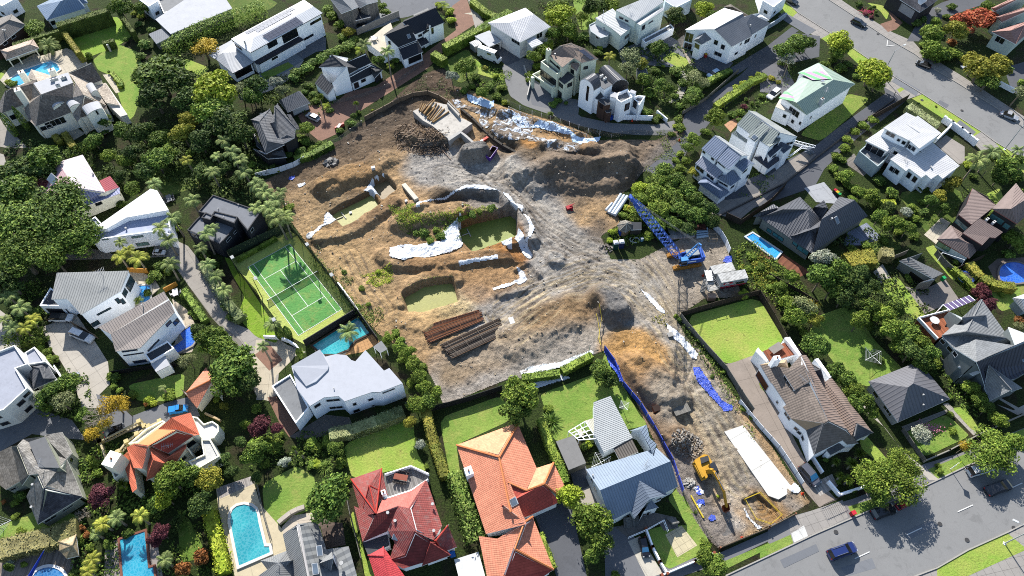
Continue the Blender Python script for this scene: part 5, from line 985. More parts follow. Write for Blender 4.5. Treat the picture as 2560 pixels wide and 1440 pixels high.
h.blk('F',2.7,0,'880,1160 940,1115 985,1175 930,1205',nowall=True)
for q in P2('885,1162 930,1200 980,1176',*B2): c=G(q[0],q[1],2.6); part('post',MB().box((c.x,c.y,1.3),(.12,.12,2.6)),white,h.root)
h.done()
gt=corr('8f9192',.33,.6,.04)
h=H('grey_house','grey tiled house with white ridge lines two skylights and dormer beside the arched pool',Z12,gt,plain('cfcfcd'),trim='dedede',short='the arched pool house')
h.blk('S',3.2,0,'625,690 895,505,6.6 1085,1440,6.6 1110,1700,6.6 860,1700 690,990',oh=.3).blk('S',3.2,0,'895,505,6.62 1245,455,3.4 1400,960,3.4 1810,905,3.2 1960,1440,3.2 2000,1700 1110,1700,6.6',oh=.3,roof=tiles('8d9091',gap=1.0,sa=.05,across=1.3))
h.blk('H',3,5,'225,1165 480,1500 845,1145 700,985 520,1200 780,1160').blk('G',3,5.4,'180,1440 500,1700 870,1600 840,1150 520,1200 620,1700',oh=.3)
h.blk('J',4.6,6.4,'1280,1215 1490,1340 1610,1300 1510,1000 1280,1215 1530,1120',roof=gt).sky('1285,990,1.8,1 1205,1315,1.9,1').vent('1690,1220',.25,.5).win('1570,1200,1.6,.8').ant('560,1230',1.4).done()
m=MB(); a,b=[G(*P2(t,*Z12)[0],6.75) for t in ('900,500','1100,1500')]; part('ridge_capping',m.tube([a,b,b+(b-a)*.3],.2,5),plain('cfcac6'),h.root)
h=H('tiled_house','red and faded pink tiled house with sunken roof terrace and dining set',C2,red_t,white,trim='e2e2e0',short='the red tiled house')
h.blk('H',3.2,6.0,'712,712 790,990 985,830 942,632 900,970 850,760').blk('S',3.2,0,'735,915 850,960,4.6 890,985,5 800,1185',oh=.2,roof=red_t)
h.blk('S',3.2,0,'945,870,3.9 1165,800,3.9 1278,715 1145,930,7 1065,915,7 900,975,6',oh=.1,roof=tiles('c9766c',sa=.1)).blk('S',3.2,0,'1145,930,7 1278,715 1395,1060 1330,1170,4.6 1190,1105,6.8',oh=.4,roof=red_t)
h.blk('S',3.2,0,'1065,915,7 1145,930,7 1190,1105,6.8 1115,1280,4 1000,1320,3.2 1040,1190,4.4 990,1100,5',oh=.1).blk('S',3.2,0,'900,975,6 1068,918,7 985,1105,4.4 800,1185,3.2',oh=.1,roof=tiles('86403d',sa=.4,gap=.55)).blk('S',3.2,0,'1190,1105,6.8 1310,1180,5.4 1250,1340,3.2 1105,1385,3.2 985,1325,3.4 1115,1280,4.2',oh=.3,roof=tiles('86403d',sa=.3,gap=.55))
h.blk('P',3.1,5.6,'1250,1362 1460,1285 1400,1190 1300,1175 1312,1190',roof=tiles('9c4a45',sa=.3)).blk('J',3.1,5.2,'1400,1260 1508,1222 1450,1048 1330,1170 1350,1175 1440,1060')
h.blk('J',3.2,5,'840,1285 900,1470 1115,1440 955,1222 960,1290 1000,1440',roof=tiles('d05054',sa=.1)).sky('1060,1150,1.7,1.1 1000,1255,2.2,2.6').vent('990,970 1045,1030 1325,905 1335,1105',.2,.4).chim('955,810',4.6,.8,.8,h=3)
Q=[G(a,b,2.3) for a,b in P2('960,680 1165,610 1290,670 1300,720 1165,800 960,860',*C2)]; part('roof_terrace_floor',MB().prism(Q,0,2.3),boards('8e8a86',.3,.25),h.root)
for t in ('965,675 1160,612 1295,672','945,790 965,860 1165,795 1290,712'):
 Q=[G(a,b,3.3) for a,b in P2(t,*C2)]; m=MB(); [m.beam(a-Vector((0,0,.6)),b-Vector((0,0,.6)),.2,1.2) for a,b in zip(Q,Q[1:])]; part('terrace_wall',m,white,h.root)
h.blk('F',2.6,0,'800,1190 985,1125 1000,1210 840,1285',roof=flatd,oh=0).auto(maxn=5).done()
h=H('tiled_house','large bright orange tiled hip roof house with white chimney',C2,orange,white,trim='e8e0d8',short='the big orange tiled house')
h.blk('S',3.2,0,'1503,458 1825,548,6.6 1965,300,3.4 1955,290,3.2',oh=.4,roof=tiles('eeb088',sa=.1)).blk('S',3.2,0,'1503,458 1825,548,6.6 2030,1050,6.6 1725,1125',oh=.4)
h.crop=C3; h.blk('S',3.2,0,'-95,550,6.6 40,290,3.2 185,630 105,800,5.4 0,745,6.2 10,1000,5.6 100,1010,4.6 90,1035,6.2 -80,900,6.6',oh=.1)
h.blk('S',3.2,0,'110,800,5.4 185,630,3.3 312,590,3.2 240,750,5.4',oh=.3,roof=tiles('eeb088',sa=.1)).blk('S',3.2,0,'240,750,5.4 312,590,3.2 390,755,3.2 345,830,3.2',oh=.3).blk('S',3.2,0,'-90,700,6.4 0,745,6 105,800,5.4 240,750,5.42 360,885,3.2 100,1000,3.2 -80,920,6',oh=.3,roof=tiles('c25a4c',sa=.08,gap=.5))
h.blk('S',3.0,0,'95,1035,5.8 155,995,3.2 312,1392,3 20,1240,6',oh=.3).blk('S',3,0,'20,1240,6 312,1392,3 180,1480,3 -60,1460,3.2',oh=.3,roof=tiles('c25a4c',sa=.08,gap=.5)).blk('S',3,0,'-250,1140,3.2 -110,1160,3.6 95,1035,5.8 20,1240,6 -60,1460,3 -180,1480,3',oh=.3)
h.vent('85,635',.2,.5).sky('15,885',1.4,1.4); h.crop=C2; h.chim('1595,650',5.2,1.4,1.6,h=3).done()
m=MB(); nb=[(-95,550,6.6),(-80,900,6.6)]
for t in ('-97,550,6.6 -10,960,6.6','105,800,5.45 240,750,5.45','105,800,5.45 -30,740,6.4','240,750,5.5 345,830,3.3','240,750,5.45 312,590,3.3','95,1035,5.9 20,1240,6.1','20,1240,6.1 312,1392,3.1','95,1035,5.9 155,995,3.4'):
 a,b=[G(*p) for p in P2(t,*C3)]; m.tube([a+Vector((0,0,.08)),b+Vector((0,0,.08))],.2,5)
for t in ('1503,458,3.3 1825,548,6.7','1825,548,6.7 1965,300,3.4'):
 a,b=[G(*p) for p in P2(t,*C2)]; m.tube([a+Vector((0,0,.08)),b+Vector((0,0,.08))],.2,5)
part('ridge_capping',m,plain('e8925f'),h.root)
blu=corr('7d899a',.5,.45,.03)
h=H('cottage','blue grey roofed weatherboard cottage with gabled porch and striped lean-to',C3,blu,plain('d6dee2',k=1.3),trim='eef2f2',short='the blue grey cottage')
h.blk('G',4.0,7.2,'740,1030 1245,768 1085,480 555,640 660,797 1190,578',roof=corr('8d9db0',.5,.45,.03))
h.blk('J',3.9,6.6,'875,925 920,1008 1162,832 1130,780 945,705 1035,858').blk('S',3.2,0,'965,1000 1040,865,4 1100,925 990,955',oh=.1)
h.blk('G',3.4,5.4,'885,350 1010,305 1085,450 1060,535 960,340 1060,520',oh=.2,roof=corr('8d9db0',.5)).blk('S',3,0,'612,135 740,90,3.2 885,370,3.2 905,400,3.2 690,515 615,370',oh=.1,roof=corr('b9bec0',.36,.5,.1))
h.blk('S',2.8,0,'755,475 900,410,3 948,510,3 805,570',oh=0,roof=corr('77716b',.5,.5,.14),nowall=True)
h.win('600,720,.8,1.2 625,785,1,1.2 975,1000,1.6,1.4 1020,975,1,1.4 1105,860,1.1,1.2').ant('1000,610',1.4).vent('605,690',.12,.6).done()
h=H('shed','flat grey roofed shed between the clipped hedge and the cottage',C3,plain('8d8c8a',.9),plain('77736c'),'shed',short='the flat grey shed')
h.blk('F',2.6,0,'330,430 465,385 555,592 425,645').done()
pg=thing('pergola','white open pergola with pale slatted canopy beside the cottage lean-to','pergola',G(1445,1080))
Q=[G(a,b,2.6) for a,b in P2('550,275 660,240 705,320 600,365',*C3)]; part('canopy',MB().prism(Q,2.5,2.6),corr('e6e3cf',.3),pg)
Q=[G(a,b,2.6) for a,b in P2('425,355 550,280 635,410 500,420',*C3)]; m=MB()
for i in range(5): m.beam(Q[0].lerp(Q[3],i/4),Q[1].lerp(Q[2],i/4),.14)
for i in range(4): m.beam(Q[0].lerp(Q[1],i/3),Q[3].lerp(Q[2],i/3),.14)
for q in Q: m.beam(q,Vector((q.x,q.y,0)),.14)
part('frame',m,white,pg)
h=H('mansion','cream mansion with steep grey shingle hips barrel dormers and white roof deck',Z1,slate,plain('dcd9cc',.6,.06,k=1.1),trim='cfc9bf',short='the shingled mansion')
h.blk('S',5.2,0,'30,750 75,432,8 520,272,8.6 470,330,8.6 440,560,6 395,605',oh=.3)
h.blk('S',5.2,0,'0,650,5.2 75,432,8 30,750,5.2 -60,700,5.2',oh=.1,roof=shingle('c2b8ad','9a9086'))
h.blk('S',5.2,0,'580,485,9.6 1030,320,9.6 1030,530,8 1000,740,5.4 505,935,4.6',oh=.2).blk('S',5.2,0,'470,325,9.6 580,485,9.6 505,938,4.6 410,850,5 330,680,5.2 440,560,6.4',oh=.2,roof=shingle('b0a59a','857b72'))
h.blk('S',9,0,'470,325 580,485 1030,320 960,175,9',oh=.1,roof=flatw).blk('S',5.2,0,'440,130,5.6 750,225,6.4 560,350,8.8',oh=.1,roof=shingle('d3c7b8','b3a697')).blk('S',5.2,0,'385,255,5.6 440,130,5.6 560,350,8.8 520,290,8.6',oh=.1,roof=shingle('c2b8ad','9a9086'))
h.blk('S',5,0,'965,180,9 1290,30,9 1440,280,5.2 1310,330,5.4',oh=.2).blk('S',5,0,'965,180,9 1315,330,5.4 1380,450,5 1500,640,4.4 1180,490,8.8 1060,320,9.2',oh=.1,roof=shingle('d3c7b8','b3a697')).blk('S',5,0,'1060,320,9.2 1180,490,8.8 1130,815,5 1090,880,4.6 1020,760,5.4 1030,530,8',oh=.1,roof=shingle('bdb3a8','968c82'))
h.blk('S',5,0,'1180,490,8.82 1500,640,4.6 1510,690,4.4 1230,790,4.6 1130,815,5',oh=.2).blk('S',4.2,0,'1340,370,5 1490,320,4.2 1690,640,3.6 1490,600,4.4',oh=.1,roof=shingle('d3c7b8','b3a697')).blk('S',3,0,'1500,330,3.6 1800,770,3 1700,800,3 1490,600,3.6',oh=.1,roof=plain('e6e2d8'))
for t in ('665,570 890,490 960,600 750,685','920,590 1070,515 1145,625 985,690','1155,680 1400,590 1450,690 1240,790','1210,385 1315,330 1380,440 1290,495'):
 h.blk('B',7,7.7,t,roof=flatw,wall=h.wm,oh=0)
h.win('880,640,4.4,1 870,720,4.4,1.6 780,880,5,2 1350,740,4.6,1.5 1430,870,4.4,2 630,960,3,1.4 200,800,2,1.6',frame='f4f4f2').chim('240,415',10.6,1.5,1.5,h=6.6).chim('290,165',9.8,1.4,1.4,h=7).chim('720,135',10.2,1.6,1.2,h=7).ac('750,300 800,290 900,270 830,380',9.1).sky('905,270',1.4,1.1).done()
h=H('thatched_hut','small round thatched poolside hut at the end of a broad hedge',C1,shingle('d6c2a0','b29c78'),plain('7a6a52'),'hut',short='the thatched hut')
h.blk('P',2.3,3.6,'440,1180 570,1130 590,1290 500,1310 445,1250 540,1210',nowall=True)
for q in P2('455,1190 565,1145 580,1285 500,1300',*C1): c=G(q[0],q[1],2.2); part('post',MB().tube([(c.x,c.y,0),(c.x,c.y,2.3)],.1,6),h.wm,h.root)
h.done()
# ---------------------------------------------------------------- plants: a few master meshes, every plant an object of its own
KL=2.0
def leafcard(mb,c,n,s,rnd,asp=.62):
 n=n.normalized(); a=n.orthogonal().normalized(); b=n.cross(a); t=rnd.random()*6.283
 u=(a*math.cos(t)+b*math.sin(t))*s; v=n.cross(u)*asp
 i=len(mb.v); mb.v+= [tuple(c-u),tuple(c-v*.9+n*s*.12),tuple(c+u),tuple(c+v*.9+n*s*.12)]; mb.f.append((i,i+1,i+2,i+3)); mb.uv+= [(0,0)]*4; mb.mi.append(mb.cur)
def blobs(rnd,k,spread,flat,top):
 B=[]
 for i in range(k):
  t,r=rnd.random()*6.283,spread*math.sqrt(rnd.random()); z=(rnd.random()*.9-.35)*(1-.35*r/spread)
  B.append((Vector((r*math.cos(t),r*math.sin(t),z*flat)),(.20+.26*rnd.random())*(1.08-.35*r)))
 B.append((Vector((0,0,top*flat*.45)),.5)); return B
def crown(seed,nl,size,k=20,spread=.76,flat=.8,up=.5,cone=0,asp=.62,droop=0,fill=.25):
 rnd=random.Random(seed); B=blobs(rnd,k,spread,flat,.6); mb=MB(); W_=[b[1]**2 for b in B]
 for i in range(nl):
  c,r=rnd.choices(B,W_)[0]; d=Vector((rnd.gauss(0,1),rnd.gauss(0,1),rnd.gauss(0,1)+.55)).normalized()
  q=c+Vector((d.x,d.y,d.z*flat))*r*(1-fill*rnd.random()**2+.10*rnd.random())
  n=(d+Vector((0,0,up*.6))+Vector((rnd.gauss(0,.8),rnd.gauss(0,.8),rnd.gauss(0,.6)-droop))); leafcard(mb,q,n,size*(.65+.7*rnd.random()),rnd,asp)
 for i in range(nl//14):               # loose sprays that break the outline
  c,r=rnd.choices(B,W_)[0]; d=Vector((rnd.gauss(0,1),rnd.gauss(0,1),rnd.gauss(0,.8)+.4)).normalized(); q=c+Vector((d.x,d.y,d.z*flat))*r*(1.05+.35*rnd.random())
  leafcard(mb,q,d+Vector((0,0,.6)),size*.9,rnd,asp)
 return mb
def trunkmesh(seed,lean=.1,h0=-1.5,limbs=6,r=.075):
 rnd=random.Random(seed); mb=MB(); f=Vector((rnd.uniform(-lean,lean),rnd.uniform(-lean,lean),-.25))
 mb.tube([(0,0,h0),(f.x*.4,f.y*.4,h0*.6),tuple(f),(f.x*1.2,f.y*1.2,.2)],[r*1.3,r,r*.75,r*.3],6)
 for i in range(limbs):
  t=6.283*i/limbs+rnd.random(); L=.45+.3*rnd.random(); z0=-.55+.4*rnd.random(); b=Vector((f.x*.8,f.y*.8,z0))
  mb.tube([b,b+Vector((math.cos(t)*L*.5,math.sin(t)*L*.5,.22)),b+Vector((math.cos(t)*L,math.sin(t)*L,.5))],[r*.5,r*.32,r*.12],5)
 return mb
def baretree(seed):
 rnd=random.Random(seed); mb=MB()
 def br(p,d,L,r,k):
  q=p+d*L; mb.tube([p,(p+q)/2+Vector((rnd.gauss(0,.03),rnd.gauss(0,.03),0)),q],[r,r*.8,r*.6],4,cap=False)
  if k> 0:
   for i in range(3): e=(d+Vector((rnd.gauss(0,.6),rnd.gauss(0,.6),rnd.gauss(.1,.35)))).normalized(); br(q,e,L*.72,r*.6,k-1)
 for i in range(5): t=i*1.26; br(Vector((0,0,-.6)),Vector((math.cos(t)*.7,math.sin(t)*.7,.6)).normalized(),.34,.035,4)
 return mb
def palmcrown(seed,nf=17,arch=1.0,wid=.16,up=.75,bushy=26):
 rnd=random.Random(seed); mb=MB()
 for i in range(nf):
  t=6.283*i/nf*1.0+rnd.random()*.5; el=up*(.15+.95*(i % 4)/3)+rnd.uniform(-.1,.1); d=Vector((math.cos(t),math.sin(t),0)); P=[]; p=Vector((0,0,0)); a=el; L=.92+.16*rnd.random()
  for k in range(9): P.append(p.copy()); p=p+(d*math.cos(a)+Vector((0,0,math.sin(a))))*L/8; a -= (.10+.16*arch*k/8)*1.4
  side=Vector((-d.y,d.x,0)); mb.tube(P,[.014-.0014*k for k in range(9)],3,cap=False)
  for k in range(1,bushy):
   s=k/bushy*7.9; j=int(s); q=P[j].lerp(P[min(j+1,8)],s-j); w=wid*math.sin(math.pi*min(1,.12+k/bushy*.95))**.6+.02; tg=(P[min(j+1,8)]-P[j]).normalized()
   for sg in (-1,1):
    tip=q+(side*sg*.9+tg*.55+Vector((0,0,-.28-.25*rnd.random())))*w*1.5; b=tg*.020
    n0=len(mb.v); mb.v+= [tuple(q-b),tuple(q+b),tuple(tip)]; mb.f.append((n0,n0+1,n0+2)); mb.uv+= [(0,0)]*3; mb.mi.append(0)
 return mb
def spikes(seed,n,r0,up,w=.05):
 rnd=random.Random(seed); mb=MB()
 for i in range(n):
  d=Vector((rnd.gauss(0,1),rnd.gauss(0,1),abs(rnd.gauss(0,.8))+up)).normalized(); L=r0*(.75+.4*rnd.random()); a=d.orthogonal().normalized()*w; m=d*L*.6; t=d*L-Vector((0,0,.22*L))
  i0=len(mb.v); mb.v+= [tuple(-a*.5),tuple(a*.5),tuple(m+a*.5),tuple(t),tuple(m-a*.5)]; mb.f.append((i0,i0+1,i0+2,i0+3,i0+4)); mb.uv+= [(0,0)]*5; mb.mi.append(0)
 return mb
bark,bark2,palmbark=plain('8a7f6e',.9),plain('b5aa98',.9),plain('a59a86',.9)
GM={'dark': leaf('3f5f26','92ad4c'),'deep': leaf('2f4a24','789048'),'mid': leaf('567628','a3b850'),'lime': leaf('8faa30','c6d452'),'olive': leaf('7b842e','bcb850'),'grey': leaf('6f7f50','b6c08c'),
  'gloss': leaf('52762e','aac46a'),'yellow': leaf('b39a2c','e0c84c'),'red': leaf('b8523c','d98a5c'),'plum': leaf('5c343c','8a5058'),'silver': leaf('8c9c86','d2d8c8'),'palm': leaf('6a8544','b4c480'),'palmy': leaf('8aa03c','d0cc5c'),'rust': leaf('8f5a34','c08a50')}
SH={}
def master(k,mb,smooth=False): SH[k]=mb; return mb
for i in range(4): master('c%d' % i,crown(11+i,2700,.082,20+i*4))            # broad crowns, fine leaf
for i in range(3): master('b%d' % i,crown(31+i,5600,.05,38+i*5,.80,.72))   # very wide crowns
for i in range(3): master('s%d' % i,crown(51+i,1150,.125,13,.62,.85))         # shrubs
for i in range(2): master('r%d' % i,crown(71+i,1700,.10,7,.25,1.0,fill=.12))  # clipped or round
for i in range(2): master('k%d' % i,crown(76+i,1700,.06,16,.68,.6,fill=.6))  # thin open crowns
master('t0',trunkmesh(3)); master('t1',trunkmesh(4,.25,limbs=7)); master('bare',baretree(8))
for i in range(3): master('p%d' % i,palmcrown(81+i,15+i*2));
master('q0',palmcrown(91,30,1.1,.11,.95,22)); master('f0',spikes(5,240,1.0,.35)); master('f1',spikes(6,120,1.0,.1,.09)); master('n0',palmcrown(95,11,.7,.34,1.1,16))
MCACHE={}
def mmesh(k,m,name):
 if (k,m.name) not in MCACHE: MCACHE[(k,m.name)]=mesh(SH[k],name,m)
 return MCACHE[(k,m.name)]
RT=random.Random(99)
PLANTS=[]
KIND={  # code: (object name, category, look, crown masters, colour, trunk height share, default height/radius)
 'D': ('broadleaf_tree','tree','dark leafy tree','c','dark',1.9),'E': ('broadleaf_tree','tree','dark evergreen','c','deep',1.9),'M': ('broadleaf_tree','tree','mid green leafy tree','c','mid',1.9),'L': ('broadleaf_tree','tree','bright lime green tree','c','lime',1.8),
 'O': ('broadleaf_tree','tree','olive green tree','c','olive',1.9),'W': ('spreading_tree','tree','wide crowned tree','b','mid',1.3),'X': ('spreading_tree','tree','huge spreading tree','b','dark',1.3),'Y': ('autumn_tree','tree','yellow autumn tree','k','yellow',1.8),'A': ('autumn_tree','tree','red autumn tree','c','red',1.5),
 'P': ('purple_leaf_tree','tree','plum red tree','c','plum',1.5),'G': ('grey_leaved_tree','tree','grey green tree','k','grey',1.8),'V': ('grey_leaved_tree','tree','pale silvery tree','c','silver',1.5),'S': ('shrub','shrub','glossy green shrub','s','gloss',1.1),'s': ('shrub','shrub','dark low shrub','s','dark',1.0),
 'l': ('shrub','shrub','yellow green shrub','s','lime',1.0),'m': ('shrub','shrub','mid green shrub','s','mid',1.0),'o': ('shrub','shrub','olive green shrub','s','olive',1.0),'v': ('shrub','shrub','pale silvery shrub','s','silver',1.0),'p': ('shrub','shrub','plum coloured shrub','s','plum',1.0),'u': ('shrub','shrub','rust coloured shrub','s','rust',1.2),
 'r': ('round_bush','bush','round clipped dark bush','r','dark',1.2),'R': ('round_bush','bush','round clipped bright bush','r','mid',1.2),'T': ('palm_tree','palm','feathery palm','p','palm',3.0),'t': ('palm_tree','palm','yellowish feathery palm','p','palmy',2.4),'Q': ('date_palm','palm','stout date palm','q','palm',1.5),
 'F': ('flax_clump','flax','spiky green flax clump','f','gloss',.8),'C': ('cabbage_tree','tree','spiky headed cabbage tree','f','mid',1.8),'N': ('banana_plant','plant','bright banana plant','n','lime',1.3),'B': ('bare_tree','tree','leafless pale tree','bare',None,1.7)}
def plant(code,x,y,r,h=None):
 nm,cat,look,fam,colr,hr=KIND[code]
 s0=SC(y,2); R_=r/s0; H_=h or R_*hr;
 if code in 'Tt': H_=h or 6.0
 if code== 'C': H_=h or max(2.2,R_*1.6)
 low=cat in ('shrub','bush','flax','plant'); trunkless=low or fam== 'bare'
 zc=H_*.5 if low else H_-R_*.62 if code not in 'TtC' else H_
 zc=max(zc,R_*.35)
 c=G(x,y,zc); PLANTS.append([code,x,y,r,c,R_,H_,zc]); return c
def build_plants():
 for k,(code,x,y,r,c,R_,H_,zc) in enumerate(PLANTS):
  nm,cat,look,fam,colr,hr=KIND[code]; label=PL[k]; low=cat in ('shrub','bush','flax')
  v={'c': 4,'b': 3,'s': 3,'r': 2,'k': 2,'p': 3,'q': 1,'f': 1,'n': 1,'bare': 0}[fam]; key=fam if fam== 'bare' else fam+str(RT.randrange(v)); m=GM[colr] if colr else bark2
  if code== 'F': key='f0'
  sq=RT.uniform(.86,1.14); rz=RT.random()*6.283; xy=R_*1.04
  if low or fam== 'bare':
   o=bpy.data.objects.new(nm,mmesh(key,m,'leaves')); COL.objects.link(o); zz=(H_*.62 if low else R_*.9); o.location=(c.x,c.y,H_*.42 if low else zc);
   if code== 'F': o.location.z=.05
   o.scale=(xy*sq,xy/sq,zz); o.rotation_euler.z=rz; tag(o,label,cat); continue
  t=thing(nm,label,cat,(c.x,c.y,0))
  o=bpy.data.objects.new('crown',mmesh(key,m,'crown')); COL.objects.link(o); o.parent=t; o.location=(0,0,zc); o.rotation_euler.z=rz
  zs=min(R_*.95,H_*.45)
  o.scale=(xy*sq,xy/sq,zs) if code not in 'TtQNC' else (xy,xy,xy*.9)
  if code in 'TtQNC':
   h_=zc; q=(RT.uniform(-.06,.06)*h_,RT.uniform(-.06,.06)*h_); w={'Q': .42,'C': .16,'N': .14}.get(code,.2)
   mb=MB().tube([(c.x+q[0],c.y+q[1],0),(c.x+q[0]*.5,c.y+q[1]*.5,h_*.5),(c.x,c.y,h_+.05)],[w*1.2,w,w*.8],7); part('trunk',mb,palmbark,t)
  else:
   tk='t%d' % RT.randrange(2); b=bpy.data.objects.new('trunk',mmesh(tk,bark,'trunk')); COL.objects.link(b); b.parent=t; b.location=(0,0,zc); b.rotation_euler.z=rz
   kx=min(1.0,.35+R_*.12)*R_; b.scale=(kx,kx,max(zc/1.5,zs*.8))
PL=[]
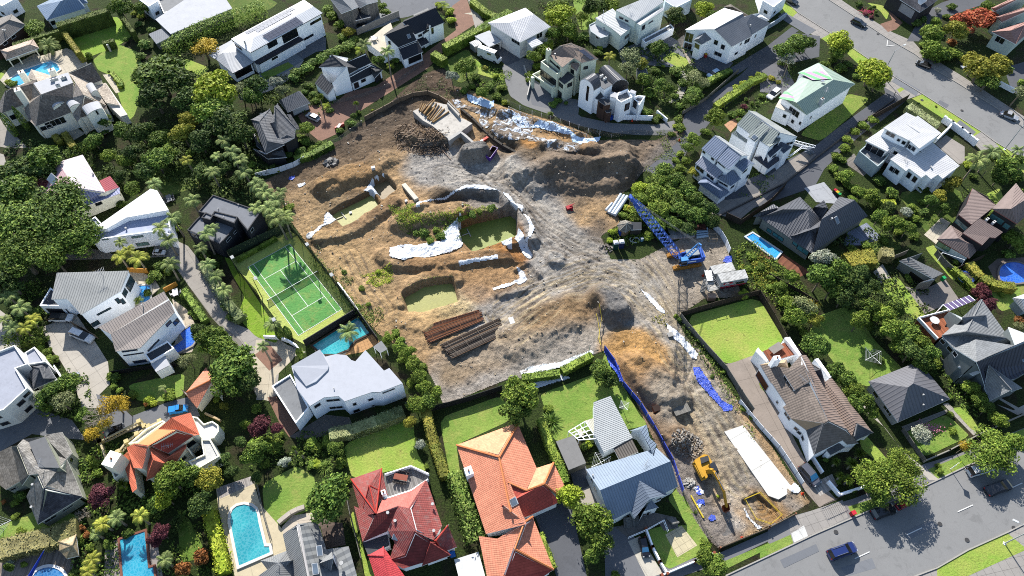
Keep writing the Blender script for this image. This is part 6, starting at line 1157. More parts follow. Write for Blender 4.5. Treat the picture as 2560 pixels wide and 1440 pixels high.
LT='''
X 45,565,84,11 X 150,520,80,12 X 190,600,60,10 X 50,640,60,10 D 130,640,40,9 E 20,700,45,8 E 70,430,60,9 D 110,400,42,9 D 40,480,50,9
D 400,190,66,11 E 385,240,45,9 E 440,205,46,9 E 470,250,40,8 O 455,330,28,7 L 535,225,55,11 M 525,275,48,9 E 560,300,50,9 E 600,330,35,8 E 500,350,35,7
Y 510,118,38,7 D 255,300,26,5 D 235,350,24,5 D 310,330,28,6 E 350,330,32,7 E 330,380,26,6 D 400,350,28,6 O 470,300,24,6 M 270,390,20,5 M 315,400,22,5 E 300,440,20,4 D 390,400,38,7 E 360,430,28,6 M 330,470,22,5 M 420,380,26,6
M 85,70,28,5 S 365,110,20 S 350,140,16 S 375,75,14 l 352,38,12 l 335,32,10 S 345,60,12 D 300,15,30,7 D 355,20,22,5
E 640,210,28,7 G 600,225,24,6 V 620,240,20,5 G 710,225,20,5 V 690,205,18,5 D 630,240,26,6 s 770,215,14 s 760,230,12 m 790,250,14 C 800,245,16,4 N 815,265,13 m 825,275,12 S 785,235,12
V 675,115,14 V 690,90,14 S 760,40,16 S 790,60,18 S 820,20,16 m 830,40,18 m 850,60,20 m 860,90,18 O 870,80,16
S 745,180,20 S 765,168,21 S 785,156,20 S 808,143,22 S 830,133,21 S 850,124,20 S 870,112,20 S 885,98,18 S 735,192,18 T 910,110,22,6 N 900,125,16 T 968,128,22,9 D 945,150,15,5 m 990,150,12 N 975,165,12
m 955,15,14 m 965,30,14 N 1110,15,18 l 1125,30,16 l 1130,50,14 s 1100,45,12 l 1095,10,12
M 1165,165,28,6 V 1130,190,17,4 m 1160,225,14 m 1180,215,12 M 1205,230,18,4 S 1225,215,14 l 1240,190,10 m 1255,220,14 l 1265,255,12 m 1240,240,14 s 1190,190,14 o 1215,170,10
V 1350,60,16 L 1400,40,38,8 M 1395,20,30,7 M 1420,75,25,6 M 1455,42,18,5 E 1470,25,16,4 D 1380,85,20,5 s 1435,95,18 S 1460,90,16 E 1480,15,22,6 E 1500,15,22,6 M 1530,15,25,6 G 1510,30,16,5
M 1350,125,22,5 M 1335,140,18,5 m 1325,185,14 m 1320,200,12 m 1345,165,14 s 1385,260,14 s 1395,250,12 r 1415,258,9 l 1425,290,0.5 s 1375,285,10 s 1400,235,10
E 1690,40,25,6 G 1680,30,22,6 L 1760,22,26,6 D 1780,40,18,5 s 1620,110,16 D 1645,120,22,5 S 1660,115,16 G 1640,130,16 t 1525,140,18,5 s 1495,130,14 l 1500,120,10 G 1580,145,34,7 G 1570,170,26,6 O 1600,160,20,5 D 1610,200,20,5 s 1625,230,22 D 1665,220,20,5 D 1650,210,18,5 l 1658,165,6 s 1640,175,14 S 1690,180,20 s 1705,205,18 G 1735,195,26,5 G 1755,205,22,5 D 1735,235,24,4 D 1730,250,22,4 s 1685,240,14 s 1700,265,12
m 1695,300,14 m 1700,320,16 m 1680,335,12 l 1690,315,10 m 1650,290,12 s 1620,280,16 s 1640,300,12
M 1790,295,28,6 l 1820,240,14 l 1845,220,14 l 1860,210,14 l 1800,262,12 l 1880,195,10 l 1895,185,10 r 1865,248,8 r 1880,258,8 r 1893,258,8 p 1860,265,10 s 1850,280,14 s 1830,285,14 s 1905,240,10 o 1930,195,12 o 1945,205,10 s 1850,300,12
M 1735,350,20 D 1720,370,16 m 1700,385,14 m 1715,400,16 m 1700,420,16 m 1765,330,14 l 1725,345,10 m 1690,400,12 m 1680,430,14
D 1660,430,26,5 M 1650,455,30,5 D 1690,450,25,5 M 1640,480,30,5 L 1600,470,22,4 M 1680,490,34,5 D 1720,480,28,5 D 1740,500,26,5 E 1770,520,24,5 D 1700,520,32,5 M 1650,520,30,5 D 1740,540,28,5 E 1780,550,22,4 M 1610,500,24,4 M 1600,530,26,4 D 1640,560,24,4 D 1680,560,28,4 E 1720,570,24,4 l 1570,520,14 m 1590,560,16 m 1560,540,14 l 1530,580,14 l 1525,600,10 m 1550,575,12 m 1620,590,16 s 1650,590,14 O 1735,430,16,3
L 2100,105,34,7 M 2095,130,22,5 L 2180,180,46,8 M 2195,200,30,6 D 1995,110,34,6 D 1960,130,26,6 E 2020,105,20,5 V 1970,145,22,5 s 2060,160,16 s 2080,150,16 s 2100,170,18 s 2120,160,14 s 2140,190,12 s 2070,175,12 m 2000,95,20 S 1955,155,14
r 2175,22,9 r 2190,30,8 r 2185,18,8 p 2165,35,8 p 2178,42,8 s 2150,10,12 S 2290,55,16 S 2310,50,14 V 2345,25,10 m 2365,40,10 S 2380,15,14 D 2330,95,22,5 M 2340,55,16 m 2350,75,14
A 2435,52,50,8 O 2390,75,30,7 M 2330,85,30,7 M 2335,120,28,6 s 2355,140,30 s 2320,135,20 m 2380,130,25 u 2380,105,16 O 2455,170,42,8 O 2440,155,30,7 O 2500,165,34,7 D 2470,200,30,6 S 2520,170,14 G 2550,230,28,7 m 2555,205,14 O 2480,190,20,6 m 2310,110,14 D 2470,15,18,4 m 2475,30,12
o 2340,265,4 T 2480,380,30,7 T 2445,400,32,8 M 2500,400,24,5 D 2520,420,34,6 s 2430,440,14 D 2500,440,24,5 l 2420,410,14 O 2380,460,24,5 M 2350,450,0.5 s 2540,440,20 s 2550,400,18 T 2545,375,20,5
m 2090,390,16 m 2085,420,16 m 2100,440,18 m 2115,455,16 m 2110,370,16 m 2120,350,16 m 2140,330,16 m 2160,315,18 m 2185,300,16 m 2105,400,14 M 2115,440,20 m 2135,470,18 M 2150,480,20 M 2180,490,22 m 2200,510,20 M 2130,500,14 E 2220,520,20 s 2230,480,20 s 2200,450,20 s 2310,470,16
D 2200,540,22,5 M 2215,560,20,5 M 2240,555,22,5 m 2280,520,18 m 2290,545,16 D 2270,570,20,5 m 2285,590,16 m 2250,580,16 m 2170,615,18 m 2210,600,16 O 2350,490,18,5 D 2330,500,18,5 D 2360,520,16,4 S 2310,530,14 V 2265,530,16 m 2305,505,14 l 2220,510,10
V 2065,650,34,8 D 2055,690,34,8 D 2090,670,40,8 E 2120,700,36,7 E 2150,680,24,6 D 2080,720,30,6 E 2110,740,30,6 E 2150,730,26,6 F 2195,725,14 m 2130,620,14 E 2180,710,20,5 l 2075,725,8
M 2150,800,26,6 D 2180,770,28,6 M 2210,790,30,6 D 2240,770,24,5 M 2230,820,34,6 D 2270,830,34,6 M 2300,860,32,6 E 2280,880,34,6 D 2320,880,28,6 D 2310,910,28,5 M 2170,810,18 M 2250,860,28 S 2260,895,14 E 2200,830,20
D 2035,860,36,5 M 1950,720,20,4 M 1980,690,20,4 G 2000,760,36,6 Y 2030,765,20,4 M 1985,790,28,5 M 1970,760,24,5 O 2040,800,20,4 m 2010,830,14 m 1950,750,16 m 1930,690,14 m 1900,670,16 m 1880,640,14 o 1890,660,12 m 1870,670,12 m 1925,720,12 m 1960,800,10 N 1860,735,16
D 2090,930,26,5 D 2115,950,28,5 M 2135,975,26,5 D 2160,1000,26,5 M 2180,1030,18,4 D 2140,1010,22,5 s 2200,900,16 D 2500,530,40,5 M 2540,600,34,5 m 2490,550,26 s 2520,635,20 N 2510,560,20 P 2455,735,26,5 P 2470,760,22,5 m 2435,720,12 m 2420,700,12 m 2400,690,12 m 2380,670,12 m 2390,655,10 m 2260,670,12 m 2270,690,10 m 2275,700,10 m 2505,735,10 u 2550,800,16 G 2550,820,18,4 m 2500,830,10 m 2520,850,10
m 2350,890,20 m 2340,910,18 m 2380,950,10 M 2430,970,22,4 M 2450,1000,22,4 D 2470,1020,20,4 M 2500,1050,22,4 V 2305,1085,26,4 m 2385,1080,14 m 2375,1035,10 s 2330,930,14 s 2370,990,14 m 2420,950,16
W 2240,1200,62,7 W 2180,1190,45,6 W 2260,1160,40,6 D 2200,1235,30,5 W 2480,1130,62,6 Y 2410,1118,20,4 M 2535,1110,30,5 C 2090,1155,14 C 2150,1135,20 C 2130,1160,20 C 2100,1190,14 C 2120,1200,16 C 2170,1160,16 r 2064,1150,11 m 2350,1180,12 m 2345,1165,10 s 2130,1220,14 m 2095,1205,10
l 1795,1240,6 m 1760,1360,20 M 1790,1420,34,4 M 1760,1390,24,4 m 1740,1280,6 M 1510,870,0.5 D 1505,930,34,5 E 1520,950,24,4 M 1300,985,48,8 D 1290,1030,36,7 L 1425,1240,32,5 M 1480,1300,48,7 D 1500,1350,34,6 D 1480,1390,20,5 F 1380,1050,34 m 1370,1020,14 r 1460,1118,16 l 1470,1110,14 m 1540,1440,16
m 1000,850,16 m 990,835,16 M 1020,880,20,4 M 1035,910,22,4 M 1050,940,22,4 M 1060,970,22,4 D 1070,1000,26,4 M 1040,1010,26,4 M 1090,985,20,4 M 1000,870,18,4 m 1010,900,16 M 970,845,18,3 m 1030,955,16 m 1060,915,14
r 1022,1010,12 v 1025,1008,14 O 1025,1055,16,4 V 1050,1110,14,2 m 1065,1165,9 P 650,1065,28,5 P 690,1070,16,4 m 700,1090,14 m 670,1100,16 m 640,1110,24 D 640,1130,34,6 m 690,1115,24 V 712,1155,15 C 735,1122,9 C 752,1134,9 m 775,1110,20 m 790,1120,16 D 840,1120,22,4 m 820,1100,18 F 810,1165,24 m 850,1160,16 m 865,1200,14 m 860,1230,14 E 600,1105,16 M 615,1060,14 N 790,1160,14
D 820,1245,56,8 m 780,1165,16 m 665,1160,12 E 640,1195,16 O 525,1195,34,6 M 430,1200,44,7 L 410,1240,30,6 D 470,1190,30,6 E 500,1260,34,6 D 390,1260,24,5 E 560,1150,20 E 580,1180,18 P 255,1235,32,5 P 240,1250,22,4 B 205,1285,24 N 310,1215,14 C 305,1210,16 m 235,1160,16 m 245,1180,18 m 225,1145,14 l 250,1130,8
t 255,1310,26,4 T 290,1295,26,4 t 350,1290,26,4 T 240,1335,20,3 m 200,1350,18 m 225,1370,14 t 230,1400,26,3 t 220,1430,26,3 u 200,1320,16 u 215,1340,14 s 270,1360,16 s 180,1440,18 T 410,1400,26,4 P 400,1330,24,5 P 385,1350,20,4 u 500,1390,26,4 u 455,1420,24,4 E 440,1310,20 s 320,1330,18 r 25,1420,14,4 v 25,1410,12 m 60,1410,10 m 50,1325,12 m 60,1330,10 m 35,1260,12 m 40,1290,12 s 50,1240,18 M 40,1255,10 u 10,1255,8
l 535,1330,14 l 540,1360,16 l 545,1390,16 l 550,1420,16 m 520,1310,14 m 525,1340,12 m 555,1440,14 s 530,1280,12
O 60,1000,0.5 D 130,985,36,6 G 150,1000,34,6 D 170,960,30,5 M 120,1010,20,4 V 90,990,16,4 R 20,1035,30,4 D 210,1040,24,4 B 245,1040,48,7 Y 285,1010,36,6 Y 225,1090,26,5 Y 260,1060,24,5 Y 310,1020,20,5 l 370,1000,16 l 385,1010,12 u 365,1010,10 T 405,970,12,3 m 425,985,20 m 330,985,16 m 300,975,10
D 590,920,60,8 D 550,870,40,7 D 570,960,40,7 E 620,950,32,6 D 530,840,34,7 E 500,830,24,6 G 470,900,24,5 M 520,860,24,6 m 640,1020,16 m 540,1000,12 O 560,1015,12
s 290,945,18 m 275,940,14 m 285,965,12 m 100,870,14 m 115,880,16 m 130,900,20 m 125,920,14 s 110,850,16 M 40,830,0.5
t 300,640,26,5 t 345,645,30,5 t 320,625,20,5 T 425,660,26,6 T 300,605,18,5 T 430,545,26,7 T 400,570,26,7 T 420,600,26,6 m 430,550,20 m 440,570,16 T 480,500,24,6 T 515,585,24,7 T 530,570,20,7 T 500,620,22,6 T 520,660,22,6 T 540,690,24,5 T 560,725,24,5 s 570,760,20 s 580,790,18 s 540,660,14 s 510,640,14 s 555,740,12 s 590,800,14
m 375,700,14 s 390,690,20 s 400,665,20 s 370,730,14 N 345,750,14 m 420,680,14 s 460,740,12 s 480,780,12 s 490,790,12 T 20,740,30,5 T 50,770,28,5 t 80,800,24,4 T 30,820,26,4 T 10,800,20,4 t 60,820,22,4 s 90,780,20
T 580,380,26,6 T 600,400,24,6 T 530,430,24,5 T 540,390,18,5 T 610,430,26,5 T 560,350,24,5 T 640,460,26,6 T 660,480,28,6 T 670,520,28,6 T 690,500,28,6 T 700,480,20,6 T 640,520,24,6 T 690,545,30,8 T 712,540,28,7.5 m 720,520,16 t 465,400,18,5 T 385,460,24,5 E 560,420,20 E 590,450,20 m 630,410,14 l 615,390,10 s 640,430,18 E 500,430,24
m 480,380,16 m 410,330,16 s 430,350,14 s 440,380,16 m 360,490,14 m 280,460,18 m 290,490,16 s 300,510,16 m 320,520,14 s 260,330,14 m 250,270,10 l 210,220,8 l 290,200,10 l 300,215,10 r 272,180,7 r 222,138,14 r 315,100,11 m 30,210,14 l 20,205,12 Q 122,115,33,5
C 750,880,14 T 680,810,26,4 T 657,865,18,6 Q 870,830,32,5 s 1000,860,12 r 585,560,0.5 m 760,350,20 M 765,320,20,4 m 745,345,14 s 750,380,20 s 720,385,16 m 780,370,14 s 800,360,16 l 690,405,8 l 695,425,8 C 890,260,10,3 m 895,280,9 D 885,290,9,4 l 930,275,5 s 880,310,14 s 850,325,12
m 1010,530,14 m 1025,545,14 l 1000,540,10 m 1040,555,10 m 1150,545,14 l 1160,540,12 m 1130,550,10 s 1100,590,14 m 1075,600,12 s 1060,580,16 m 1200,530,12 s 1230,520,14 s 1180,535,14 l 1060,535,8 m 1090,575,12 s 1040,580,12
m 920,760,9 l 945,680,9 s 860,680,9 m 905,720,10 m 895,765,9
m 1690,790,8 s 1700,800,9 m 1810,930,8 s 1750,850,8 m 1860,1020,11 m 1880,1045,9 s 1780,940,8
'''
for t_ in LT.split('\n'):
 w_=t_.split()
 for a_,b_ in zip(w_[::2],w_[1::2]):
  q_=[float(k) for k in b_.split(',')]
  if q_[2] >= 2: plant(a_,*q_)
# --- hedges: leafy boxes along a line
def hedge(name,label,t,h,w,colr,cr=FULL,cat='hedge',dens=16,size=.16,z0=0,rough=.08):
 P=[G(a,b,h) for a,b,*_ in P2(t,*cr)]; rnd=random.Random(len(t)+int(h*10)); mb=MB(); inner=MB()
 for a,b in zip(P,P[1:]):
  d=b-a; d.z=0; L=d.length; d.normalize(); s=Vector((-d.y,d.x,0)); up=Vector((0,0,1)); a0=a.copy(); a0.z=0
  inner.beam(a0+up*(h*.49),a0+up*(h*.49)+d*L,w*.86,h*.95)
  nn=int(L*(w+2*h)*dens)
  for i in range(nn):
   u=rnd.random()*L; k=rnd.random()*(w+2*h*.8)
   if k< w: p,n=a0+d*u+s*(k-w/2)+up*(h+rnd.gauss(0,rough)),up
   elif k< w+h*.8: p,n=a0+d*u+s*(w/2+rnd.gauss(0,rough))+up*(h-(k-w)*1.25),s
   else: p,n=a0+d*u-s*(w/2+rnd.gauss(0,rough))+up*(h-(k-w-h*.8)*1.25),-s
   leafcard(mb,p,n+Vector((rnd.gauss(0,.5),rnd.gauss(0,.5),rnd.gauss(.2,.5))),size*(.6+.8*rnd.random()),rnd)
 o=solo(name,mb,GM[colr],label,cat)
 if rough< .3: part('inner_branches',inner,GM[colr],o); q_=PX(sum(P,Vector())/len(P)); return o
GM['hedge']=leaf('4d6234','74863c'); GM['hedgeg']=leaf('7c8a3c','a8a048'); GM['hedget']=leaf('8a8a58','aca878')
hedge('tall_hedge','very tall dark clipped hedge behind the shaded croquet lawn','140,62 270,22',5,2.4,'hedge'); hedge('tall_hedge','tall narrow hedge with sunny brown top beside the croquet lawn and glossy shrubs','296,28 332,78',4,1.2,'hedge')
hedge('tall_hedge','narrow hedge with golden top between the pool pavilion palm and the croquet lawn','158,78 196,130',3.6,1.4,'hedgeg'); hedge('clipped_hedge','long hedge with brown top behind the pool pavilion and date palm','30,110 148,74',3,1.4,'hedge')
hedge('clipped_hedge','dark square hedge block round a stone bust on the lawn','255,106 284,99',2.6,1.6,'hedge'); hedge('clipped_hedge','box hedge block beside the mansion steps','133,336 148,352',1.8,1.6,'hedgeg'); hedge('clipped_hedge','longer flat topped hedge block next to the mansion paved entrance','158,330 182,365',1.8,1.8,'hedgeg')
hedge('curved_hedge','curved low border hedge beside the mansion lawn terrace','278,180 290,192 300,205 302,214',1,1.4,'mid'); hedge('tall_hedge','long tall glossy hedge between the long white flat roof and the solar panelled house','410,118 450,88 500,62 560,40 620,20 660,8',4,3.4,'gloss',dens=12,size=.24,rough=.3)
hedge('tall_hedge','long clipped bright green hedge along the brick driveway to the photo\'s top','1110,115 1150,95 1200,70 1250,40 1275,25',3,2.6,'mid',rough=.12); hedge('clipped_hedge','short clipped hedge end beside the small shed and carport','1082,130 1112,148',2.6,2.4,'mid'); hedge('clipped_hedge','narrow hedge beside gravel drive at the photo\'s top edge','1180,0 1215,28 1245,42',2,2.4,'mid')
hedge('clipped_hedge','sunny flat topped hedge beside the white ribbed hip roof house','1345,118 1380,100',3,1.2,'mid'); hedge('hedge','shaded hedge beside the small blue car and the long white gable house','1740,215 1790,190 1828,172',1.8,1.8,'dark'); hedge('hedge','bright climbing hedge along the shaded right of way','1790,262 1815,245 1850,222 1880,200 1915,185',1.6,2.0,'mid',rough=.2)
hedge('hedge','dark speckled hedge along the grass verge behind the white skillion house','2272,262 2300,280 2345,312',2,3,'grey'); hedge('curved_hedge','thick curved clipped hedge wrapped round the kidney pool','2425,655 2438,672 2455,690 2480,705 2510,712 2540,714',2,2.2,'hedgeg'); hedge('clipped_hedge','broad flat topped sunny hedge between the dark trees and the grey gable garage','2120,650 2160,640 2190,640',3,4.2,'hedgeg')
hedge('clipped_hedge','tan topped clipped hedge block beside the grey gable garage','2205,628 2236,632',2.6,2.8,'hedget'); hedge('hedge','small bright hedge strip behind the charcoal seam roofed house','2205,505 2240,505',1.6,1.8,'lime'); hedge('hedge','ragged ivy hedge beside the garage forecourt','2385,668 2410,690 2445,725',1.6,1.4,'mid',rough=.2)
hedge('clipped_hedge','long narrow clipped hedge with golden top beside the big orange tiled house lawn','1062,1010 1072,1060 1085,1110 1100,1150 1112,1190',2.4,1.9,'hedgeg'); hedge('hedge','bushy tall hedge between the red tiled house and the big orange tiled house','1135,1180 1155,1240 1175,1300 1190,1350',3,2.8,'gloss',size=.22,rough=.35); hedge('clipped_hedge','long clipped hedge between the big orange tiled house and the flat grey shed','1352,1045 1375,1110 1400,1160 1415,1205',2.4,1.7,'mid')
hedge('clipped_hedge','long grey green clipped hedge in front of the curved white house','822,1085 880,1072 940,1052 1008,1025',2.4,2.6,'grey',size=.13); hedge('clipped_hedge','short clipped hedge beside white sheeting at the lawn\'s upper end','1405,925 1480,885',2,1.6,'mid'); hedge('clipped_hedge','darker clipped hedge between two white sheets above the lawn','1305,942 1400,930',1.8,1.6,'dark')
hedge('clipped_hedge','very broad tan topped hedge above the thatched hut deck','-10,1375 60,1355 125,1342 190,1318',2.4,4.0,'hedget',dens=12); hedge('hedge','tall dark hedge beside the white parapet house and concrete court','10,845 60,838 105,832',2.4,3.2,'dark',rough=.3,size=.22); hedge('hedge','ragged tall hedge between the leafy rectangular pool and the arch ended pool','520,1275 530,1320 545,1370 558,1430',2.2,2.0,'lime',rough=.25,size=.22)
hedge('hedge','ivy wall hedge beside the tennis court driveway','505,655 535,700 560,745 600,795',1.8,2.4,'grey',rough=.25); hedge('hedge','narrow hedge between the taupe roofed house and the tan driveway','458,722 490,770 512,800',1.6,1.6,'dark'); hedge('hedge','low hedge along the edge of the driveway beside the big orange tiled house','1350,1330 1365,1370 1385,1420',1.4,1.2,'mid'); hedge('hedge','clipped hedge between court fence and palms behind the tennis court','590,648 640,620 690,592',1.2,.8,'mid')
hedge('ivy','ivy covered fence beside the charcoal tiled house and site boundary','735,395 775,385 830,355',1.6,2.0,'dark',rough=.2); hedge('ivy','overgrown fence line between the court wall and the building site','780,640 830,700 880,760 935,815',1.4,2.2,'dark',rough=.4,dens=9); hedge('ivy','overgrown bank of weeds beside the brown tiled house driveway','1712,812 1755,873 1805,948 1845,1003',.8,1.1,'dark',rough=.35,dens=7)
hedge('hedge','mansion drive hedge of mixed shrubs above the white and pink roof','160,385 200,365 240,345',2,2.6,'dark',rough=.3)
def columnar(x,y,r,h,label,colr='dark'):
 c=G(x,y,h*.5); w=r/SC(y,h/2)
 mb=MB(); rnd=random.Random(int(x))
 for i in range(1300):
  t=rnd.random(); a=rnd.random()*6.283; rr=w*math.sin(math.pi*min(1,.18+t*.82))**.6*(1.02-.1*rnd.random()); p=Vector((c.x+rr*math.cos(a),c.y+rr*math.sin(a),.1+t*h)); leafcard(mb,p,Vector((math.cos(a),math.sin(a),.5)),.16,rnd)
 solo('cypress_tree',mb,GM[colr],label,'tree')
for x,y,r,h,l in ((697,832,9,4.4,'first of two dark pencil cypresses beside the tennis court corner'),(718,830,9,4.4,'second pencil cypress nearer the court wall curve'),(748,882,8,3.6,'small cypress beside the curved white house wall'),(52,296,8,8,'slim tall cypress leaning against the mansion front'),(20,310,9,8,'slim tall cypress by the mansion driveway edge')): columnar(x,y,r,h,l)
# --- plant labels: each says what it looks like and what it stands beside
def plant_labels():
 out=[None]*len(PLANTS); seen={}
 def near(x,y): return sorted(((math.hypot(x-a,(y-b)*1.15),n,a,b) for n,a,b in LAND))
 ordw=['','second','third','fourth','fifth','sixth','seventh','eighth','ninth','tenth','eleventh','twelfth']
 grp={}
 for k,(code,x,y,r,*_r) in enumerate(PLANTS):
  nb=near(x,y); grp.setdefault((code,nb[0][1]),[]).append((nb[0][0],k,nb))
 for (code,ln),L in grp.items():
  L.sort(key=lambda t: t[0]); look=KIND[code][2]; sub={}
  for d,k,nb in L:
   x,y=PLANTS[k][1:3]; dx,dy=x-nb[0][2],y-nb[0][3]
   side=('beyond' if dy< -abs(dx)*.6 else 'below' if dy> abs(dx)*.6 else 'beside'); sub.setdefault((side,nb[1][1]),[]).append((d,k,nb))
  for (side,n2),M in sub.items():
   for i,(d,k,nb) in enumerate(M):
    s=look
    s=look+' '+side
    if len(M)> 1: s=(ordw[min(i,11)] or 'first')+' '+s
    s+= ' '+ln
    if len(sub)> 1 or len(M)> 1: s+= (', ' if len(M)> 1 else ', ')+'towards '+n2
    if s.lower() in seen: s='%s, on the %s side' % (s,'upper' if PLANTS[k][2]< nb[0][3] else 'lower')
    for a_,b_ in (('',''),(' many fronded',''),(' leaved',''),(' spreading',''),(' leafy',''),(', towards the ',' near the '),(' green',''),(' branching',''),(' headed',''),(' coloured',''),(' feathery','')):
     if len(s.split())> 15: s=s.replace(a_,b_,1) if a_ else s
    while s.lower() in seen: s='another '+s if len(s.split())< 16 else 'another '+s.rsplit(' ',1)[0]
    seen[s.lower()]=1; out[k]=s
 PL.extend(out)
for n_,x_,y_ in (('the tennis court',735,725),('the blue crane',1700,620),('the yellow excavator',1790,1190),('the green pit pond',1220,590),('the rebar stacks',1150,835),('the portable toilets',1545,605),('the site cabins',1830,695),('the walled croquet lawn',240,100),('the white campervan',1222,143),
     ('the log pile slab',1110,290),('the lower square pond',1075,740),('the two armed lamp post',2210,160),('the yellow warning sign',2395,1155),('the stepping stone path',1705,200),('the dark blue car',2100,1380),('the pale beetle car',2523,288),('the steep lawn clothesline',2170,895),('the balustraded terrace',300,1090),
     ('the concrete parking court',200,890),('the fenced square lawn',1830,830),('the blue fence sheeting',1590,1000),('the tan forecourt',690,930),('the small shaded croft lawn',700,1240),('the stone bust hedge',275,115)): LAND.append((n_,x_,y_))
plant_labels(); build_plants()
# ---------------------------------------------------------------- fences and walls
def fence(name,label,t,h,mat,cr=FULL,w=.1,posts=0,pw=.12,z0=0,cat='fence',site=False,postmat=None,ph=.1,rail=False,group=None):
 Pp=P2(t,*cr); f=(lambda a,b: GS(a,b)) if site else (lambda a,b: G(a,b,z0)); Q=[f(p[0],p[1]) for p in Pp]
 c=sum(Q,Vector())/len(Q); c.z=z0; r=thing(name,label,cat,c,group); mb=MB(); up=Vector((0,0,1))
 for a,b in zip(Q,Q[1:]):
  if rail:
   for k in rail: mb.beam(a+up*h*k,b+up*h*k,w,w)
  else:
   d=(b-a); s=Vector((-d.y,d.x,0)).normalized()*w/2; v=[a-s,b-s,b+s,a+s]; T=[p+up*h for p in v]; v=[p-up*.4 for p in v]
   mb.face(T)
   for i in range(4): mb.face([v[i],v[(i+1) % 4],T[(i+1) % 4],T[i]])
 part('rails' if rail else 'panel',mb,mat,r)
 if posts:
  k=0
  for a,b in zip(Q,Q[1:]):
   L=(b-a).length; n=max(1,int(L/posts))
   for i in range(n+1):
    if k> 40: break
    p=a.lerp(b,i/n); part('post',MB().box(p+up*(h+ph)/2,(pw,pw,h+ph),math.atan2((b-a).y,(b-a).x)),postmat or mat,r); k+= 1
 return r
tim,timd,timg=boards('8c7a66',.15,.2),boards('4e453d',.15,.2),boards('8b8880',.15,.2)
n=NT('mesh_screen'); n.end(alb('4d5a44'),.9); tb_=n.n('BsdfTransparent'); mx=n.n('MixShader',i0=.62); n.put(mx.inputs[1],tb_.outputs[0]); n.put(mx.inputs[2],n.b.outputs[0]); n.put(n.t.nodes['Material Output'].inputs[0],mx.outputs[0]); MESHM=n.m
n=NT('wire_mesh'); n.end(alb('9a9c9c'),.6,.5); tb_=n.n('BsdfTransparent'); mx=n.n('MixShader',i0=.22); n.put(mx.inputs[1],tb_.outputs[0]); n.put(mx.inputs[2],n.b.outputs[0]); n.put(n.t.nodes['Material Output'].inputs[0],mx.outputs[0]); WIRE=n.m
steel,blk,wht=plain('a8acae',.4,.1,1,.6),plain('2a2c2e',.5),plain('eeeeec',.5,.06,k=1.1)
blueT=plain('3f58c8',.45,.3,1.5); sheetW=plain('dfe3e8',.55,.12,1.2,k=1.3)
fence('court_fence','tall dark green mesh fence along the long side of the tennis court','728,577 812,681 894,784',3.6,MESHM,w=.04,posts=4.5,pw=.1,postmat=blk); fence('court_fence','dark green mesh fence across the upper end of the tennis court','577,647 650,612 726,578',3.2,MESHM,w=.04,posts=4.5,pw=.1,postmat=blk)
fence('court_fence','mesh fence on the driveway side of the tennis court','577,649 610,700 650,745',3.4,MESHM,w=.04,posts=5,pw=.1,postmat=blk); fence('screen_fence','black screen wall between the tennis court and the teal palm pool','764,866 894,786',2.4,blk,w=.15); fence('screen_fence','black screen fence with pale cap between the teal palm pool and the site','895,784 946,856',2.4,blk,w=.15)
fence('white_wall','white concrete wall at the site corner of the tennis court','848,716 897,784',1.6,white,w=.35,cat='wall'); fence('curved_wall','curved white wall below the pencil cypresses at the court corner','662,846 700,848 722,856 742,868 756,886',1.2,white,w=.3,cat='wall')
fence('timber_fence','dark timber fence across the upper side of the fenced square lawn','1700,792 1800,762 1895,737',2,timd,posts=3); fence('timber_fence','dark timber fence on the far side of the fenced square lawn','1895,737 1930,795 1965,858 2010,905',2,timd,posts=3); fence('timber_fence','weathered fence between the site track and the fenced square lawn','1700,795 1715,815 1760,868 1812,925 1850,985 1880,1030',1.8,timg,posts=3)
fence('screen_fence','black fence casting shade on the lawn above the big orange tiled house','1077,1028 1170,1003 1255,975',2,blk,w=.1); fence('timber_fence','grey fence with posts between the croft lawn tree and the red tiled house','868,1240 880,1300 893,1350 905,1400',1.6,timg,posts=3); fence('timber_fence','brown fence beside the right of way and the white skillion house','2180,300 2265,252',2.2,timd,posts=3)
fence('edge_wall','long low dark wall between the two shaded right of ways','1790,545 1960,460 2060,380 2150,310 2235,250',.5,plain('6a6560',.9),w=.3,cat='wall'); fence('timber_fence','dark timber fence above the narrow blue pool deck','1813,545 1850,562 1925,508 1960,470',2,timd,posts=3)
fence('timber_fence','pale capped fence along the shaded lane below the clipped climbing hedge','1705,287 1765,250 1845,180',1.2,timg,posts=4); fence('balustrade_fence','black rail above the small lawn of the long white gable house','1722,160 1755,178 1778,192',1.1,blk,w=.06,posts=1,pw=.05,rail=(1,)); fence('white_wall','long white wall in front of the barrel vaulted house courtyard','1280,1190 1860,1205',1.6,white,Z4,w=.25,cat='wall')
fence('white_wall','short white wall end beside the shrubs by the barrel vaulted house','1082,855 1160,920',1.4,white,A3,w=.25,cat='wall'); fence('grey_wall','long grey block wall between the roof deck house and the parking bays','760,262 900,195 1075,122',2,plain('8b8c8a',.8),A2,w=.3,cat='wall')
fence('retaining_wall','curved timber retaining wall round the top of the building site','820,905 960,830 1080,765 1180,725 1290,712 1375,745 1440,785',1.5,tim,A2,w=.2,posts=2.5,pw=.2,cat='wall'); fence('retaining_wall','pale concrete wall panel behind the log pile slab','1440,782 1525,868',1.4,plain('b9b4ab',.8),A2,w=.25,cat='wall')
fence('retaining_wall','dark soldier pile wall holding the plastic covered bank','1540,840 1620,905 1700,985 1780,1060 1850,1110 1960,1170',1.2,plain('4e4a45',.9),A2,w=.6,posts=2.2,pw=.3,cat='wall')
